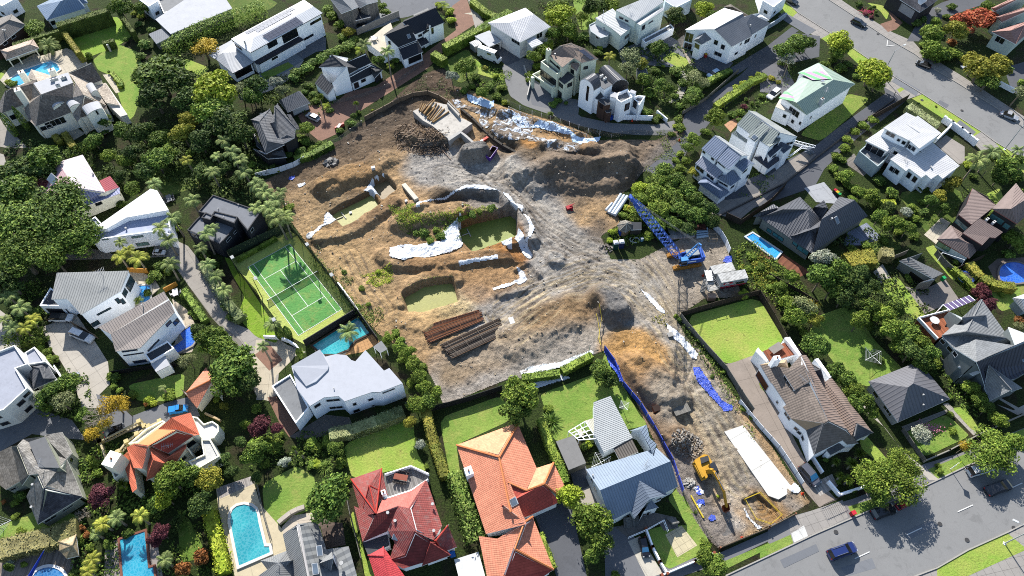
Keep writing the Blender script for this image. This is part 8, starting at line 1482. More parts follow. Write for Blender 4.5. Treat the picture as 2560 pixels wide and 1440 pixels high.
part('slab',MB().prism(P,0,2.2),plain('cfc9bf',.85,.35,.9),bl); P=[kp(t,2.3,K4) for t in ('445,470','575,395','640,440','770,560','755,575','640,470','580,420','460,500')]; part('low_wall',MB().prism(P,0,2.33),plain('c2bfba',.8),bl); P=[kp(t,3.2,K4) for t in ('438,110','450,108','572,225','560,245')]; part('upstand',MB().prism(P,0,3.2),ws,bl)
rl=random.Random(4); logs=[(185 +i*19,118 +i*6,155 +i*11 +(i % 3)*4,190 +i*8) for i in range(8)] +[(330 +i*28,115 +i*19,240 +i*17,275 +i*9) for i in range(4)] +[(300,75,180,205),(318,78,205,225),(460,200,295,312)]
for i,(x0,y0,x1,y1) in enumerate(logs):
 z=2.42+.22*(i % 3== 1)+.3*(i in (12,13)); a,b=kp('%f,%f' % (x0,y0),z,K4),kp('%f,%f' % (x1,y1),z,K4); solo('timber_pole',MB().tube([a,b],[.20,.23],8),plain('a8885e',.85,.3,2) if i % 3 else plain('8b7152',.85,.3,2),'bare brown timber pole lying in the pile on the pale concrete slab','pole','timber poles on the concrete slab')
def rods(label,cr,quad,n,colr,layers,name='rebar_stack'):
 A=[GS(*p[:2]) for p in P2(quad,*cr)]; r=thing(name,label,'rebar',sum(A,Vector())/4); rnd=random.Random(n); z=sum(p.z for p in A)/4; cols=[plain(c,.85,.4,2) for c in colr]; ms=[MB() for _ in cols]
 for l in range(layers):
  for i in range(n):
   t=(i+rnd.random()*.7)/n; p=A[0].lerp(A[3],t); q=A[1].lerp(A[2],t); u=rnd.random()*.06; v=1-rnd.random()*.08; a,b=p.lerp(q,u),p.lerp(A[0].lerp(A[3],t+rnd.gauss(0,.02))+(q-p),v); a.z=b.z=z+.10+l*.11+rnd.random()*.08
   ms[rnd.randrange(len(cols))].beam(a,b,.07+.05*rnd.random(),.09)
 for k in (.12,.35,.6,.88):
  a,b=A[0].lerp(A[1],k),A[3].lerp(A[2],k); a.z=b.z=z+.05; ms[0].beam(a,b,.12); a2,b2=a+Vector((0,0,layers*.16+.05)),b+Vector((0,0,layers*.16+.05)); ms[-1].beam(a2,b2,.06)
 for m,c in zip(ms,cols): part('steel_bars',m,c,r)
 return r
rods('rusty reinforcing steel cages laid flat in a square stack',B2,'1225,1010 1690,880 1715,970 1290,1150',34,('5a4238','7a4a34','4a403a','96674a'),2); rods('dark reinforcing bar bundles stacked in long rows below the rusty cages',B2,'1370,1165 1830,950 1880,1050 1470,1265',36,('3e3a38','5b5048','6e5846','857a6e'),4)
def heap(name,label,cr,cen,rad,n,sz,cols,long=1.0,cat='heap',kind=None,h=1.0):
 c=GS(*P2(cen,*cr)[0][:2]); rnd=random.Random(n); ms=[MB() for _ in cols]
 for i in range(n):
  t,q=rnd.random()*6.283,rad*math.sqrt(rnd.random()); x,y=c.x+q*math.cos(t)*1.3,c.y+q*math.sin(t); z=hs(x,y)+h*max(0,1-q/rad)*rnd.random()+.05; s=sz*(.5+rnd.random()); k=rnd.randrange(len(cols))
  if long> 1: d=Vector((rnd.gauss(0,1),rnd.gauss(0,1),rnd.gauss(0,.3))).normalized()*s*long/2; ms[k].beam((x-d.x,y-d.y,z-d.z),(x+d.x,y+d.y,z+d.z),s*.085)
  else: ms[k].box((x,y,z),(s,s*(.6+.6*rnd.random()),s*.6),rnd.random()*3,tilt=Matrix.Rotation(rnd.gauss(0,.5),3,'X'))
 r=thing(name,label,cat,c) if len(cols)> 1 else None
 for m,k in zip(ms,cols): part('pieces',m,plain(k,.9,.3,2),r,kind='stuff')
 return r
heap('branch_pile','tangled heap of cut branches and roots below the concrete platform',K4,'190,440',5.6,520,.8,('b09a84','8f7a66','cdb69e','6a5848'),3.0,h=.5); heap('branch_pile','smaller scatter of dark branches at the foot of the concrete platform',K4,'290,560',3.5,160,.9,('5d4f43','8a7765'),3.0,h=.8); heap('rubble_pile','grey broken concrete rubble beside the cottage boundary',FULL,'1718,1108',2.6,420,.24,('c0b8aa','a09a92','857a6e'),h=.5)
heap('rock_pile','small pile of grey boulders on the shaded dirt',A2,'555,1220',1.3,24,.8,('9c9a96','7e7c78'),h=.5); heap('rubble_pile','pale broken pieces beside the yellow excavator track',C3,'1325,745',.9,50,.4,('d6d2ca','a8a49c'),h=.5); heap('rubble_pile','dark broken rock beside the porta loos',FULL,'1515,622',1.2,40,.4,('77706a','9a938b'),h=.5)
# skip bin, barrier
sk_=thing('skip_bin','purple and rust open steel bin beside the dark gravel heap','skip',GS(1232,385)); T_=[kp(t,1.7,K4) for t in ('905,548','962,570','885,675','835,655')]; Bq=[Vector((p[0],p[1],0)) for p in inset(T_,.25)]; T_=[Vector(p) for p in T_]
if area(T_)< 0: T_.reverse(); Bq.reverse()
m,mi_=MB(),MB(); T2=[Vector((p[0],p[1],1.7)) for p in inset(T_,.12)]
for i in range(4): j=(i+1) % 4; m.face([Bq[i],Bq[j],T_[j],T_[i]]); m.face([T_[i],T_[j],T2[j],T2[i]]); mi_.face([T2[i],T2[j],Bq[j]+Vector((0,0,.2)),Bq[i]+Vector((0,0,.2))])
mi_.face([b+Vector((0,0,.2)) for b in Bq]); part('shell',m,plain('6a3fa8',.4),sk_); part('inside',mi_,plain('5b3a30',.8),sk_)
a,b=kp('755,530',.5,K4),kp('865,460',.5,K4); bq=thing('safety_barrier','orange red plastic barrier lying by the skip bin','barrier',(a+b)/2); part('panel',MB().beam(a,b,.7,.5),plain('d8452e',.5),bq); part('plate',MB().beam(a.lerp(b,.25)+Vector((0,0,.27)),a.lerp(b,.5)+Vector((0,0,.27)),.45,.04),wht,bq)
def smallbox(name,label,cat,t,z,sz,colr,cr=FULL,rz=.3,lid=None,site=True):
 p=P2(t,*cr)[0]; c=GS(*p[:2]) if site else G(*p[:2]); c.z+= z; r=thing(name,label,cat,c); part('body',MB().box(c+Vector((0,0,sz[2]/2)),sz,rz),plain(colr,.6),r)
 part('lid',MB().box(c+Vector((0,0,sz[2]+.05)),(sz[0]*1.06,sz[1]*1.06,.1),rz),plain(lid or 'e6e6e4',.5),r); return r
smallbox('drum','small blue drum with white lid on the bank of the long green pond','drum','878,538',0,(.6,.6,1.0),'3a5ab8'); smallbox('crate','small white bag on the dark bank above the long green pond','bag','934,424',0,(.9,.7,.7),'d6dae0'); smallbox('crate','small white box on the dirt beside the concrete beam','box','1016,506',0,(.6,.6,.6),'e0e0e0')
smallbox('crate','square grey lid slab beside the white sheet strip','slab','1675,838',0,(1.2,1.0,.3),'9c9a96',lid='a9a7a2'); smallbox('crate','grey pallet box by the rebar stacks','box','1279,803',0,(1.0,1.6,.2),'cfcfcc'); smallbox('water_tank','small blue water barrel beside the octagonal hut','barrel','1552,585',0,(1,1,1.2),'2c4bb0',lid='2c4bb0'); smallbox('crate','small blue box on legs at the yard hose coil','box','1604,602',0,(.6,.5,.9),'8fc0d8')
smallbox('rust_box','orange rusty open box beside the steel grate','box','1640,1025',0,(1.4,1.2,.8),'b0643e',lid='3a2a24'); smallbox('plinth','pale stone bust on a plinth inside the square hedge','statue','277,128',0,(.5,.5,2.2),'d9d4cc',site=False); smallbox('garden_bin','bright green lidded bin beside the grey gable garage','bin','2355,700',0,(.7,.7,1),'2fae66',lid='2fae66',site=False); smallbox('garden_bin','blue bin against the white wall of the barrel vaulted house','bin','1527,298',0,(.8,.8,1),'2b55c0',lid='2b55c0',site=False)
for k,(cx_,l_,nm_) in enumerate((('2085,482','c03040','red'),('2090,487','e0b83a','yellow'),('2095,492','35a860','green'))): smallbox('wheelie_bin','%s lidded wheelie bin in the short row behind the charcoal seam roofed house' % nm_,'bin',cx_,0,(.7,.7,1.05),'2a2c2e',lid=l_,site=False,rz=.7)
smallbox('wheelie_bin','green bin at the foot of the blue grey corrugated house','bin','1862,448',0,(.7,.7,1.05),'2fa866',lid='2fa866',site=False); smallbox('street_bin','red postal drop box on the kerb beside the iron gate','post box','2129,1286',0,(.8,.7,1.1),'d83a44',lid='d83a44',site=False); smallbox('wheelie_bin','red and yellow lidded bin beside the long white gable house','bin','1763,143',0,(.7,.7,1.1),'c03a30',lid='e0b83a',site=False); smallbox('service_cabinet','pale flat service box on the street verge','cabinet','2409,169',0,(1.6,1.2,.3),'b9bdc0',lid='c9ccce',site=False)
smallbox('white_shed','white tent like cover beside the hedge and the red tiled house','cover','1175,1425',0,(4.2,4,1.6),'e6e6e8',site=False); smallbox('spa_cover','small dark blue covered box beside the pale blue roofed villa bins','box','1132,1388',0,(.9,.8,1),'3a7ad0',lid='3a7ad0',site=False)
# tarps and sheets following the ground
def tarp(label,t,mat,cr=FULL,wr=.10,z=.10,name='ground_sheet',cat='sheet',res_=.22,lift=0,flat=False):
 pts=P2(t,*cr); P=[(GS(*p[:2]) if not flat else G(*p[:2],flat)) for p in pts]; px,py=np.array([p.x for p in P]),np.array([p.y for p in P]); xs_,ys_=np.arange(px.min()-.3,px.max()+.3,res_),np.arange(py.min()-.3,py.max()+.3,res_)
 X,Y=np.meshgrid(xs_,ys_); sg=np.where(inpoly(X,Y,px,py),1,-1)*dpoly(X,Y,px,py); IN=sg+(vn3(X,Y,.8,3)-.5)*.35> -.12
 e=edgefade(X,Y); Z=(siteh(X,Y)*e+.04*(1-e)) if not flat else np.zeros(X.shape)+flat
 Z=Z+z+np.abs((vn1(X,Y,.3,3)-.5))*wr*1.5+wr*.6*(vn2(X*1.0+Y*.4,Y*.5,.8,3)-.4)
 idx=-np.ones(X.shape,int); idx[IN]=np.arange(IN.sum()); V=np.stack([X[IN],Y[IN],Z[IN]],-1); q=idx[:-1,:-1],idx[:-1,1:],idx[1:,1:],idx[1:,:-1]; ok=(q[0] >= 0) & (q[1] >= 0) & (q[2] >= 0) & (q[3] >= 0)
 if not ok.any(): return
 FQ=np.stack([a[ok] for a in q],-1); c=V.mean(0); me=bpy.data.meshes.new(name); me.from_pydata((V-c).tolist(),[],FQ.tolist()); me.materials.append(mat); o=bpy.data.objects.new(name,me); COL.objects.link(o); o.location=c; tag(o,label,cat); me.uv_layers.new(name='UVMap')
 sd_m=o.modifiers.new('thickness','SOLIDIFY'); sd_m.thickness=.03; return o
n=NT('white_sheet'); p_=n.pos(); n.bump(n.noise(p_,1.1,4,.6,2.0),.12,.6); GEO=n.end(n.mul(alb('e2e6ea',1.7),n.math('MULTIPLY',n.math('MULTIPLY_ADD',n.noise(p_,.5,6,.7),.5,.75),n.math('MULTIPLY_ADD',n.noise(p_,6,4,.8),.3,.85))),.6)
n=NT('dirty_sheet'); p_=n.pos(); n.bump(n.noise(p_,1.1,4,.6,2.0),.12,.6); GEOD=n.end(n.mix(n.mapr(n.noise(p_,.4,7,.75,.8),.44,.49),alb('d3dde8',1.8),alb('7d6f60')),.7)
n=NT('shade_tinted_sheet'); p_=n.pos(); n.bump(n.noise(p_,1.1,4,.6,2.0),.15,.6); GEO_SHADE=n.end(n.mul(alb('c4dcf4',1.6),n.math('MULTIPLY_ADD',n.noise(p_,.5,6,.7),.5,.75)),.5)  # white sheeting, tinted pale blue in its colour to stand for shade
n=NT('blue_tarpaulin'); p_=n.pos(); n.bump(n.noise(p_,2.2,5,.7,1.5),.4,1); TARP=n.end(n.mul(alb('3a5fe0'),n.math('MULTIPLY_ADD',n.noise(p_,1.2,5,.8),1.0,.5)),.3,spec=.6)
n=NT('pond_water');
WG=lambda h: water(h,h,1)
tarp('white wrinkled sheet hanging under the rail at the top of the bank','630,0 750,70 925,85 920,150 880,175 720,120 655,90',GEO_SHADE,K4,.2); tarp('torn dirty white sheeting strip over the dark soldier wall bank','490,80 545,65 600,130 720,160 900,190 950,170 930,230 860,280 880,350 840,380 770,310 780,230 640,170 530,165',GEOD,K4,.15)
tarp('long white and earth smeared sheet across the middle of the bank','950,215 1030,180 1160,210 1300,270 1330,330 1290,480 1140,500 960,470 900,400 930,300',GEOD,K4,.25); tarp('smooth white sheet tinted pale blue for shade running down the bank to its tip','0,830 90,880 150,945 200,900 300,920 410,960 480,1020 590,1040 665,1020 655,1060 560,1090 505,1110 440,1020 330,990 200,960 130,960 60,960 0,905',GEO_SHADE,A3,.25); tarp('creased white sheet with earth patches at the foot of the bank','115,1010 240,1040 330,1070 500,1090 505,1140 430,1148 250,1130 225,1080 120,1060',GEOD,A3,.2)
tarp('white geotextile sheet at the end of the long green pond','10,700 80,660 150,600 200,570 210,490 245,455 285,465 300,510 355,550 280,570 180,600 120,660 80,720 40,730',GEO,((760,420),4.096),.15)
tarp('creased white sheet between the long green pond and the brown pond','615,230 680,150 690,115 760,100 825,50 832,120 740,130 720,180 820,250 905,205 890,235 820,270 790,300 700,355 715,310 665,270',GEO,((760,420),4.096),.15); K5=((1040,480),3.722)
tarp('broad wrinkled white sheet spread beside the green pit pond','-250,600 -240,520 -100,490 0,500 130,470 235,465 220,410 290,320 330,300 425,300 400,345 460,430 500,505 420,520 330,560 200,590 30,610 -120,640',GEO,K5,.28); tarp('long narrow white sheet strip folded on the dirt below the pit','383,645 590,610 765,585 760,620 560,655 410,690',GEO,K5,.15); tarp('white sheet flap beside the small excavated step','730,430 800,400 870,395 895,460 895,530 860,530 800,480',GEO,K5,.15)
tarp('torn white sheet draped over the pit edge by the gravel track','945,350 990,370 1005,440 1050,425 1040,490 1060,550 1090,600 1060,625 1010,600 960,500 920,440',GEO,K5,.2); tarp('thin white silt sheet curving round the pit beside the gravel track','800,0 860,20 930,110 1000,130 990,190 1060,240 1105,340 1070,420 1045,420 1050,300 1000,210 960,150 870,90',GEO,K5,.12); tarp('thin white silt strip along the top of the dark bank','0,100 160,70 330,10 340,-5 450,-60 640,-60 800,0 700,-20 470,-30 350,20 170,85 50,105 40,145 0,150',GEO,K5,.1)
tarp('white sheet and blue bag wrapped round the small pit corner','1290,665 1310,680 1318,700 1300,712 1262,720 1235,728 1232,720 1280,705 1300,695',GEO); tarp('white sheet strip along the edge of the crane yard','1603,725 1625,738 1660,775 1665,785 1650,782 1625,755',GEO,FULL,.12); tarp('wide creased white sheet beside the weathered lawn fence','1665,808 1690,825 1715,850 1745,885 1742,900 1728,895 1700,860 1675,838',GEO,FULL,.2); tarp('crumpled bright blue tarpaulin beside the track bend','1730,918 1750,920 1775,955 1805,1000 1835,1015 1830,1028 1808,1028 1770,985 1740,950',TARP,FULL,.22)
tarp('white sheet lying along the top of the hedge garden','1298,928 1330,915 1400,905 1480,875 1485,885 1450,895 1405,918 1305,940',GEO,FULL,.15); tarp('white sheet between the clipped hedges above the large lawn','1325,960 1400,935 1425,945 1340,972',GEO,FULL,.12,flat=.1); tarp('blue sheet blown against the top of the sheeted fence','1508,868 1530,888 1550,925 1560,960 1548,955 1525,915',TARP,FULL,.2)
tarp('blue rag lying on the dark dirt by the hoarding','722,443 737,440 733,450 722,452',TARP,FULL,.1); tarp('pale striped sheet on the brown dirt by the hoarding','743,462 762,456 765,461 748,470',GEO,FULL,.08); tarp('blue and white tarpaulin on the lower lane bank','1508,370 1530,362 1540,368 1530,376 1510,377',TARP,FULL,.12,flat=.15); tarp('white panel sheet on the gravel beside the excavator bucket arm','165,850 215,785 385,885 355,960',GEO,K3,.05); tarp('blue sheet edge showing under the white panel sheet','220,780 280,775 300,830 330,960 300,980 220,930',TARP,K3,.05)
tarp('two blue folded sheets on the gravel beside the yellow pipe','240,1100 290,1045 395,1055 400,1155 260,1150',TARP,K3,.08); tarp('small white sheet beside the blue folded sheets','250,1145 325,1145 325,1220 285,1220',GEO,K3,.05); tarp('crumpled blue and white sheets near the street fence','470,1370 510,1330 620,1370 600,1440 540,1480 450,1440',TARP,K3,.12); tarp('purple blue sheet bunched beside the site cabins and hoarding','1805,655 1815,640 1832,640 1828,660',TARP,FULL,.25)
tarp('bunched white sheet at the bottom of the leaning panels','1972,1218 1985,1205 2003,1222 1995,1235 1975,1230',GEO,FULL,.3); tarp('dirty white sheet along the edge of the shallow street pit','1860,1270 1880,1300 1905,1320 1895,1325 1865,1290',GEO,FULL,.1)
# ponds
def pond(name,label,t,z,colr,cr=FULL,cat='pond'):
 P=[G(a,b,z) for a,b,*_ in P2(t,*cr)]
 if area(P)< 0: P.reverse()
 return tag(solo(name,MB().ngon(inset_up(P)),WG(colr),None,None),label,cat)
def inset_up(P): return [Vector((a,b,P[0].z)) for a,b in inset(P,-1.9)]
pond('pond','long murky yellow green pond in a dug trench','832,528 880,503 920,483 932,505 900,530 862,550',-1.5,'a9a75c'); pond('pond','small square brown water pit wrapped in white sheet','938,456 962,448 975,470 955,484',-1.3,'8a7650'); pond('pond','olive green pond in the deep rectangular pit with orange sides','1152,578 1272,556 1276,582 1178,614',-3.1,'8f9c46'); pond('pond','yellow green square pond in the shallow diggings','1020,742 1062,720 1122,712 1132,742 1060,766 1030,764',-1.2,'a3a254')
def tpipe(label,t,cr,zt=-1.4):
 a,b,c,d=[G(x,y,zt) for x,y in P2(t,*cr)]; solo('t_pipe',MB().tube([a,b],.14,7).tube([c,d],.12,7),plain('d9d6c8'),label,'pipe')
tpipe('white T shaped pipe floating in the long yellow green pond','383,458 430,518 325,530 400,500',((760,420),4.096)); tpipe('white T shaped pipe floating in the deep pit pond','475,345 510,415 430,405 490,385',K5,-3)
solo('concrete_beam',MB().beam(GS(1010,465,.4),GS(1042,503,.4),1.1,.8),plain('d2cbbb',.85,.2),'long pale concrete beam lying on the dirt ridge','beam'); solo('steel_grate',MB().box(GS(1700,1018,.15),(3.4,3,.1),.35),timg,'square grey steel grate lying on the gravel beside the sheeted fence','grate'); solo('wire_panel',MB().box(GS(1822,1312,.12),(4,3.6,.06),.3),WIRE,'square wire panel lying near the street fence','panel'); solo('yellow_pipe',MB().tube([kp('130,975',.3,K3),kp('370,1400',.3,K3)],.16,8),plain('e6cf4a'),'long yellow pipe lying beside the wire fence','pipe')
solo('fallen_pole',MB().tube([kp('385,590',.3,K4),kp('480,690',.3,K4)],.1,6),plain('9a7c66'),'thin brown pole lying below the concrete platform','pole')
m=MB(); [m.tube([kp(t,.25,((1500,580),16)) for t in ('1240,220','1190,300','1240,380','1420,430','1560,390','1570,300','1500,230','1380,240','1290,330','1300,470')],.12,6)]; solo('hose_coil',m,plain('e2e4e6'),'loose white hose coil in front of the octagonal hut','hose')
for lab,t,sz,col_,rz_ in (('flat grey steel sheet stack beneath the crane boom','1693,578',(4.2,2.4,.5),'a4a8aa',.12),('long pale plank stack beneath the crane boom','1700,593',(7,1.0,.5),'c9c3c0',.12),('rust coloured steel cage at the yard edge','1745,572',(3.6,1.6,.6),'70453a',.12)): c=GS(*P2(t)[0]); solo('material_stack',MB().box(c+Vector((0,0,sz[2]/2)),sz,rz_),boards(col_,.4),lab,'stack')
m=MB(); c=GS(1780,598); [m.beam(c+Vector((x,y,0)),c+Vector((x,y,1.1)),.1) for x in (-1,1) for y in (-.8,.8)]; [m.beam(c+Vector((-1,y,z)),c+Vector((1,y,z)),.1) for y in (-.8,.8) for z in (.1,1.05)]; [m.beam(c+Vector((x,-.8,z)),c+Vector((x,.8,z)),.1) for x in (-1,1) for z in (.1,1.05)]; solo('timber_crate_frame',m,plain('c0ab90'),'open timber frame beside the yard hoarding','frame')
c=GS(1470,892); solo('survey_pole',MB().beam(c,c+Vector((0,0,5)),.16),plain('e9e0cf'),'tall thin pale survey pole beside the yellow tape','pole'); Q=[GS(x,y,.9) for x,y in P2('1497,765 1503,800 1495,850 1500,868 1496,820 1490,790')]; m=MB(); [m.beam(a,b,.06,.2) for a,b in zip(Q,Q[1:])]; [m.beam(Vector((q.x,q.y,q.z-.9)),q,.06) for q in Q]; solo('safety_tape',m,plain('e6cf4a'),'sagging yellow safety tape on thin stakes','tape')
Q=[GS(x,y,.9) for x,y in P2('1860,1250 1898,1234 1952,1290 1925,1312 1888,1300 1860,1252')]; m=MB(); [m.beam(a+Vector((0,0,k)),b+Vector((0,0,k)),.06) for a,b in zip(Q,Q[1:]) for k in (0,-.45)]; [m.beam(Vector((q.x,q.y,q.z-.9)),q,.08) for q in Q]; solo('safety_rail',m,plain('e6c63a'),'yellow safety rail round the shallow street pit','barrier')
for x,y,l in ((1580,303,'beside the lower lane mesh fence'),(1855,1345,'near the street fence corner'),(2006,1235,'at the foot of the leaning panels'),(1698,352,'on the shaded lane'),(1757,690,'beside the scaffold stair')): c=GS(x,y); r=thing('traffic_cone','small red orange safety cone '+l,'cone',c); part('base',MB().box(c+Vector((0,0,.04)),(.5,.5,.08)),plain('d8432e'),r); part('cone',MB().tube([c+Vector((0,0,.08)),c+Vector((0,0,.8))],[.22,.05],8),plain('e2502e'),r)
a,b=G(845,322,.5),G(852,312,.5); bq=thing('safety_barrier','red plastic barrier panel by the brick driveway fence','barrier',(a+b)/2); part('panel',MB().beam(a-Vector((.8,0,0)),b+Vector((.8,.3,0)),.5,.9),plain('d85a48',.5),bq); part('plate',MB().beam(a+Vector((0,0,.46)),b+Vector((0,0,.46)),.8,.05),plain('dcd0c8'),bq)
m=MB(); c=GS(1423,522); m.box(c+Vector((0,0,.5)),(1.6,1,.6),.4).beam(c+Vector((0,0,.8)),c+Vector((1.2,.6,1.3)),.15).beam(c+Vector((-.6,0,.2)),c+Vector((.8,-.8,.2)),.2); solo('small_plant',m,plain('b8303a',.5),'small red machine standing alone on the dark dirt','machine')
# ---------------------------------------------------------------- tennis net, court lights
nt=thing('tennis_net','black tennis net with white band across the green court','net',ct(5.485,11.885,0)); a,b=ct(-.9,11.885,0),ct(11.87,11.885,0); part('net',MB().face([a+Vector((0,0,.05)),b+Vector((0,0,.05)),b+Vector((0,0,1.0)),a+Vector((0,0,1.0))]),MESHM,nt); part('band',MB().beam(a+Vector((0,0,1.03)),b+Vector((0,0,1.03)),.05,.09),wht,nt)
for p in (a,b): part('post',MB().tube([p,p+Vector((0,0,1.15))],.07,8),blk,nt)
for l,t in (('court light pole midway along the driveway side fence','656,745'),('court light pole at the upper left corner of the tennis court','600,690'),('court light pole beside the mesh fence near the court top','790,655'),('court light pole beside the mesh fence near the white wall','852,735'),('court light pole near the cypress corner','706,850')):
 c=G(*P2(t)[0]); r=thing('court_light',l,'lamp post',c); part('pole',MB().tube([c,c+Vector((0,0,7.2))],[.09,.06],7),blk,r); part('lamp_head',MB().box(c+Vector((0,0,7.25))+(ct(5.5,12,0)-c).normalized()*.6,(.7,.9,.22),.6),plain('b4b7b8'),r)
# ---------------------------------------------------------------- lamp posts, sign, poles
def lamppost(label,base,hgt,arm,armlen,cr=FULL):
 c=G(*P2(base,*cr)[0]); r=thing('street_lamp',label,'street lamp',c); d=Vector((math.cos(arm),math.sin(arm),0)); t=c+Vector((0,0,hgt)); part('pole',MB().tube([c,t],[.13,.08],8),plain('c9cccc',.4),r)
 part('arm',MB().tube([t-Vector((0,0,.1)),t+d*armlen*.5+Vector((0,0,.5)),t+d*armlen+Vector((0,0,.65))],.06,6),plain('c9cccc',.4),r); part('lamp_head',MB().box(t+d*(armlen+.4)+Vector((0,0,.62)),(.9,.35,.16),arm),plain('dfe2e2',.4),r); part('base_plate',MB().box(c+Vector((0,0,.06)),(.5,.5,.12),arm),wht,r)
lamppost('tall curved street lamp rising beside the round lime verge tree','2205,190',8.5,.55,3.0); lamppost('street lamp on the verge corner by the white skillion house palms','2511,374',8,.6,2.2); lamppost('street lamp standing on the lower verge at the photo\'s edge','2511,1359',8,2.6,2.4)
c=G(2375.5,1173.3); r=thing('road_sign','fluorescent yellow diamond warning sign on a white post','road sign',c); part('post',MB().tube([c,c+Vector((0,0,3.3))],.07,8),wht,r); sg_=part('sign_plate',MB().box(c+Vector((.1,-.05,3.2)),(.95,.06,.95),.6,tilt=Matrix.Rotation(math.pi/4,3,'Y')),plain('d8f02a',.4),r); part('symbol',MB().box(c+Vector((.13,-.1,3.2)),(.25,.06,.5),.6),blk,sg_)
for l,x,y,h_ in (('leaning timber power pole beside the shrubs by the white wall',1955,200,5),('stub pole at the hammock corner of the brown ribbed roofs garden',2452,445,2.5),('white street post by the round lime verge tree',2235,238,1.2),('pole beside the grey gable garage path',2232,715,2)):
 c=G(x,y); solo('pole',MB().tube([c,c+Vector((0,0,h_))],.1,6),plain('8f8778'),l,'pole')
def clothesline(label,x,y,R_=1.9):
 c=G(x,y); r=thing('rotary_clothesline',label,'clothesline',c); part('pole',MB().tube([c,c+Vector((0,0,2))],.06,6),steel,r); m=MB(); E=[c+Vector((R_*math.cos(t),R_*math.sin(t),2.2)) for t in (.5,2.07,3.64,5.21)]
 for e in E: m.beam(c+Vector((0,0,1.9)),e,.045)
 part('arms',m,wht,r); m=MB()
 for k in (.4,.6,.8,.97): [m.beam((c+Vector((0,0,1.95))).lerp(E[i],k),(c+Vector((0,0,1.95))).lerp(E[(i+1) % 4],k),.025) for i in range(4)]
 part('lines',m,plain('d0d4d4'),r)
clothesline('rotary clothesline on the long sloping lawn',2172,902,2.3); clothesline('rotary clothesline behind the flat grey shed',1500,1165,2.2); clothesline('rotary clothesline in the corner below the grey slate roof',10,1325,2.4); clothesline('small clothesline on the croft strip beside the blue sheeting',1557,1025,1.2)
# ---------------------------------------------------------------- garden things
def table(label,x,y,w,l,rz,colr,z=0,chairs=4,rnd_=False,cc='d8d8d4',name='dining_table'):
 c=G(x,y,z); r=thing(name,label,'table',c); M=Matrix.Rotation(rz,3,'Z')
 part('table_top',MB().tube([c+Vector((0,0,.72)),c+Vector((0,0,.77))],w/2,18) if rnd_ else MB().box(c+Vector((0,0,.74)),(w,l,.06),rz),plain(colr,.6),r); [part('leg',MB().beam(c+M @ Vector((a*w*.35,b*l*.35,0)),c+M @ Vector((a*w*.35,b*l*.35,.72)),.08),plain(colr,.6),r) for a in (-1,1) for b in (-1,1)]
 for i in range(chairs):
  s=-1 if i % 2 else 1; o=M @ Vector((s*(w/2+.35),(i//2-(chairs//2-1)/2)*l/max(1,chairs//2),0)); d=c+o; t=thing('garden_chair','garden chair drawn up to the '+label,'chair',d,'chairs at the '+label)
  t['label']=' '.join(t['label'].split()[:16]); part('seat',MB().box(d+Vector((0,0,.44)),(.5,.5,.06),rz),plain(cc),t); part('backrest',MB().box(d+Vector((0,0,.72))+o.normalized()*.24,(.06,.5,.5),rz),plain(cc),t); [part('leg',MB().beam(d+M @ Vector((a*.2,b*.2,0)),d+M @ Vector((a*.2,b*.2,.44)),.05),plain(cc),t) for a in (-1,1) for b in (-1,1)]
table('brown dining table on the red house roof terrace',1003,1196,1.1,2.6,1.4,'9c5a48',2.3,8,cc='5a5450'); table('round white table on the red timber deck',2333,805,1.9,1.9,0,'e9e9e6',3.2,0,True); table('grey slatted table on the tiled balcony',1938,874,1.6,3,-1,'9b948c',3.4,0); table('white dining table on the angular white roof patio',425,500,1.2,2.4,.5,'8c8f94',0,6,cc='6a6d72'); table('white picnic table on the paved roof deck',935,100,1.2,2,.4,'e6e3da',2.9,2); table('small white table under the cottage pergola',1450,1085,.9,1.4,.3,'d8d2c8',0,2)
table('outdoor setting on the skillion house balcony',2290,342,1,1.8,.6,'b8bcc0',3.1,2); table('white bench table by the concrete patio of the taupe roofed house',441,735,1.2,2,.4,'e8e8e6',0,2)
c=G(2410,698); r=thing('trampoline','round blue edged trampoline between the fence and the curved hedge','trampoline',c); m=MB(); N=20; [m.face([c+Vector((q*math.cos(a),q*math.sin(a),.82)) for q,a in ((1.9,t0),(1.9,t1),(1.45,t1),(1.45,t0))]) for t0,t1 in ((2*math.pi*i/N,2*math.pi*(i+1)/N) for i in range(N))]; part('pad',m,plain('3a5aa8'),r); part('mat',MB().ngon([c+Vector((1.45*math.cos(t),1.45*math.sin(t),.8)) for t in (2*math.pi*i/N for i in range(N))]),plain('5a5650'),r); m=MB(); [m.tube([c+Vector((1.85*math.cos(t),1.85*math.sin(t),0)),c+Vector((1.9*math.cos(t),1.9*math.sin(t),1.9))],.04,5) for t in (2*math.pi*i/6 for i in range(6))]; part('frame',m,blk,r)
c=G(2372,655); r=thing('swing_set','white metal swing set on the narrow lawn by the brown ribbed roofs','swing',c); m=MB(); d=Vector((math.cos(-.45),math.sin(-.45),0))*2.4; s=Vector((-d.y,d.x,0)).normalized(); [m.tube([c+d*k+s*q,c+d*k+Vector((0,0,2.2))],.05,5) for k in (-1,1) for q in (-.9,.9)]; m.tube([c-d+Vector((0,0,2.2)),c+d+Vector((0,0,2.2))],.06,5); part('frame',m,wht,r); [part('swing_seat',MB().box(c+d*k+Vector((0,0,.5)),(.5,.3,.05),-.45).beam(c+d*k+Vector((0,0,.5)),c+d*k+Vector((0,0,2.2)),.03),blk,r) for k in (-.4,.3)]
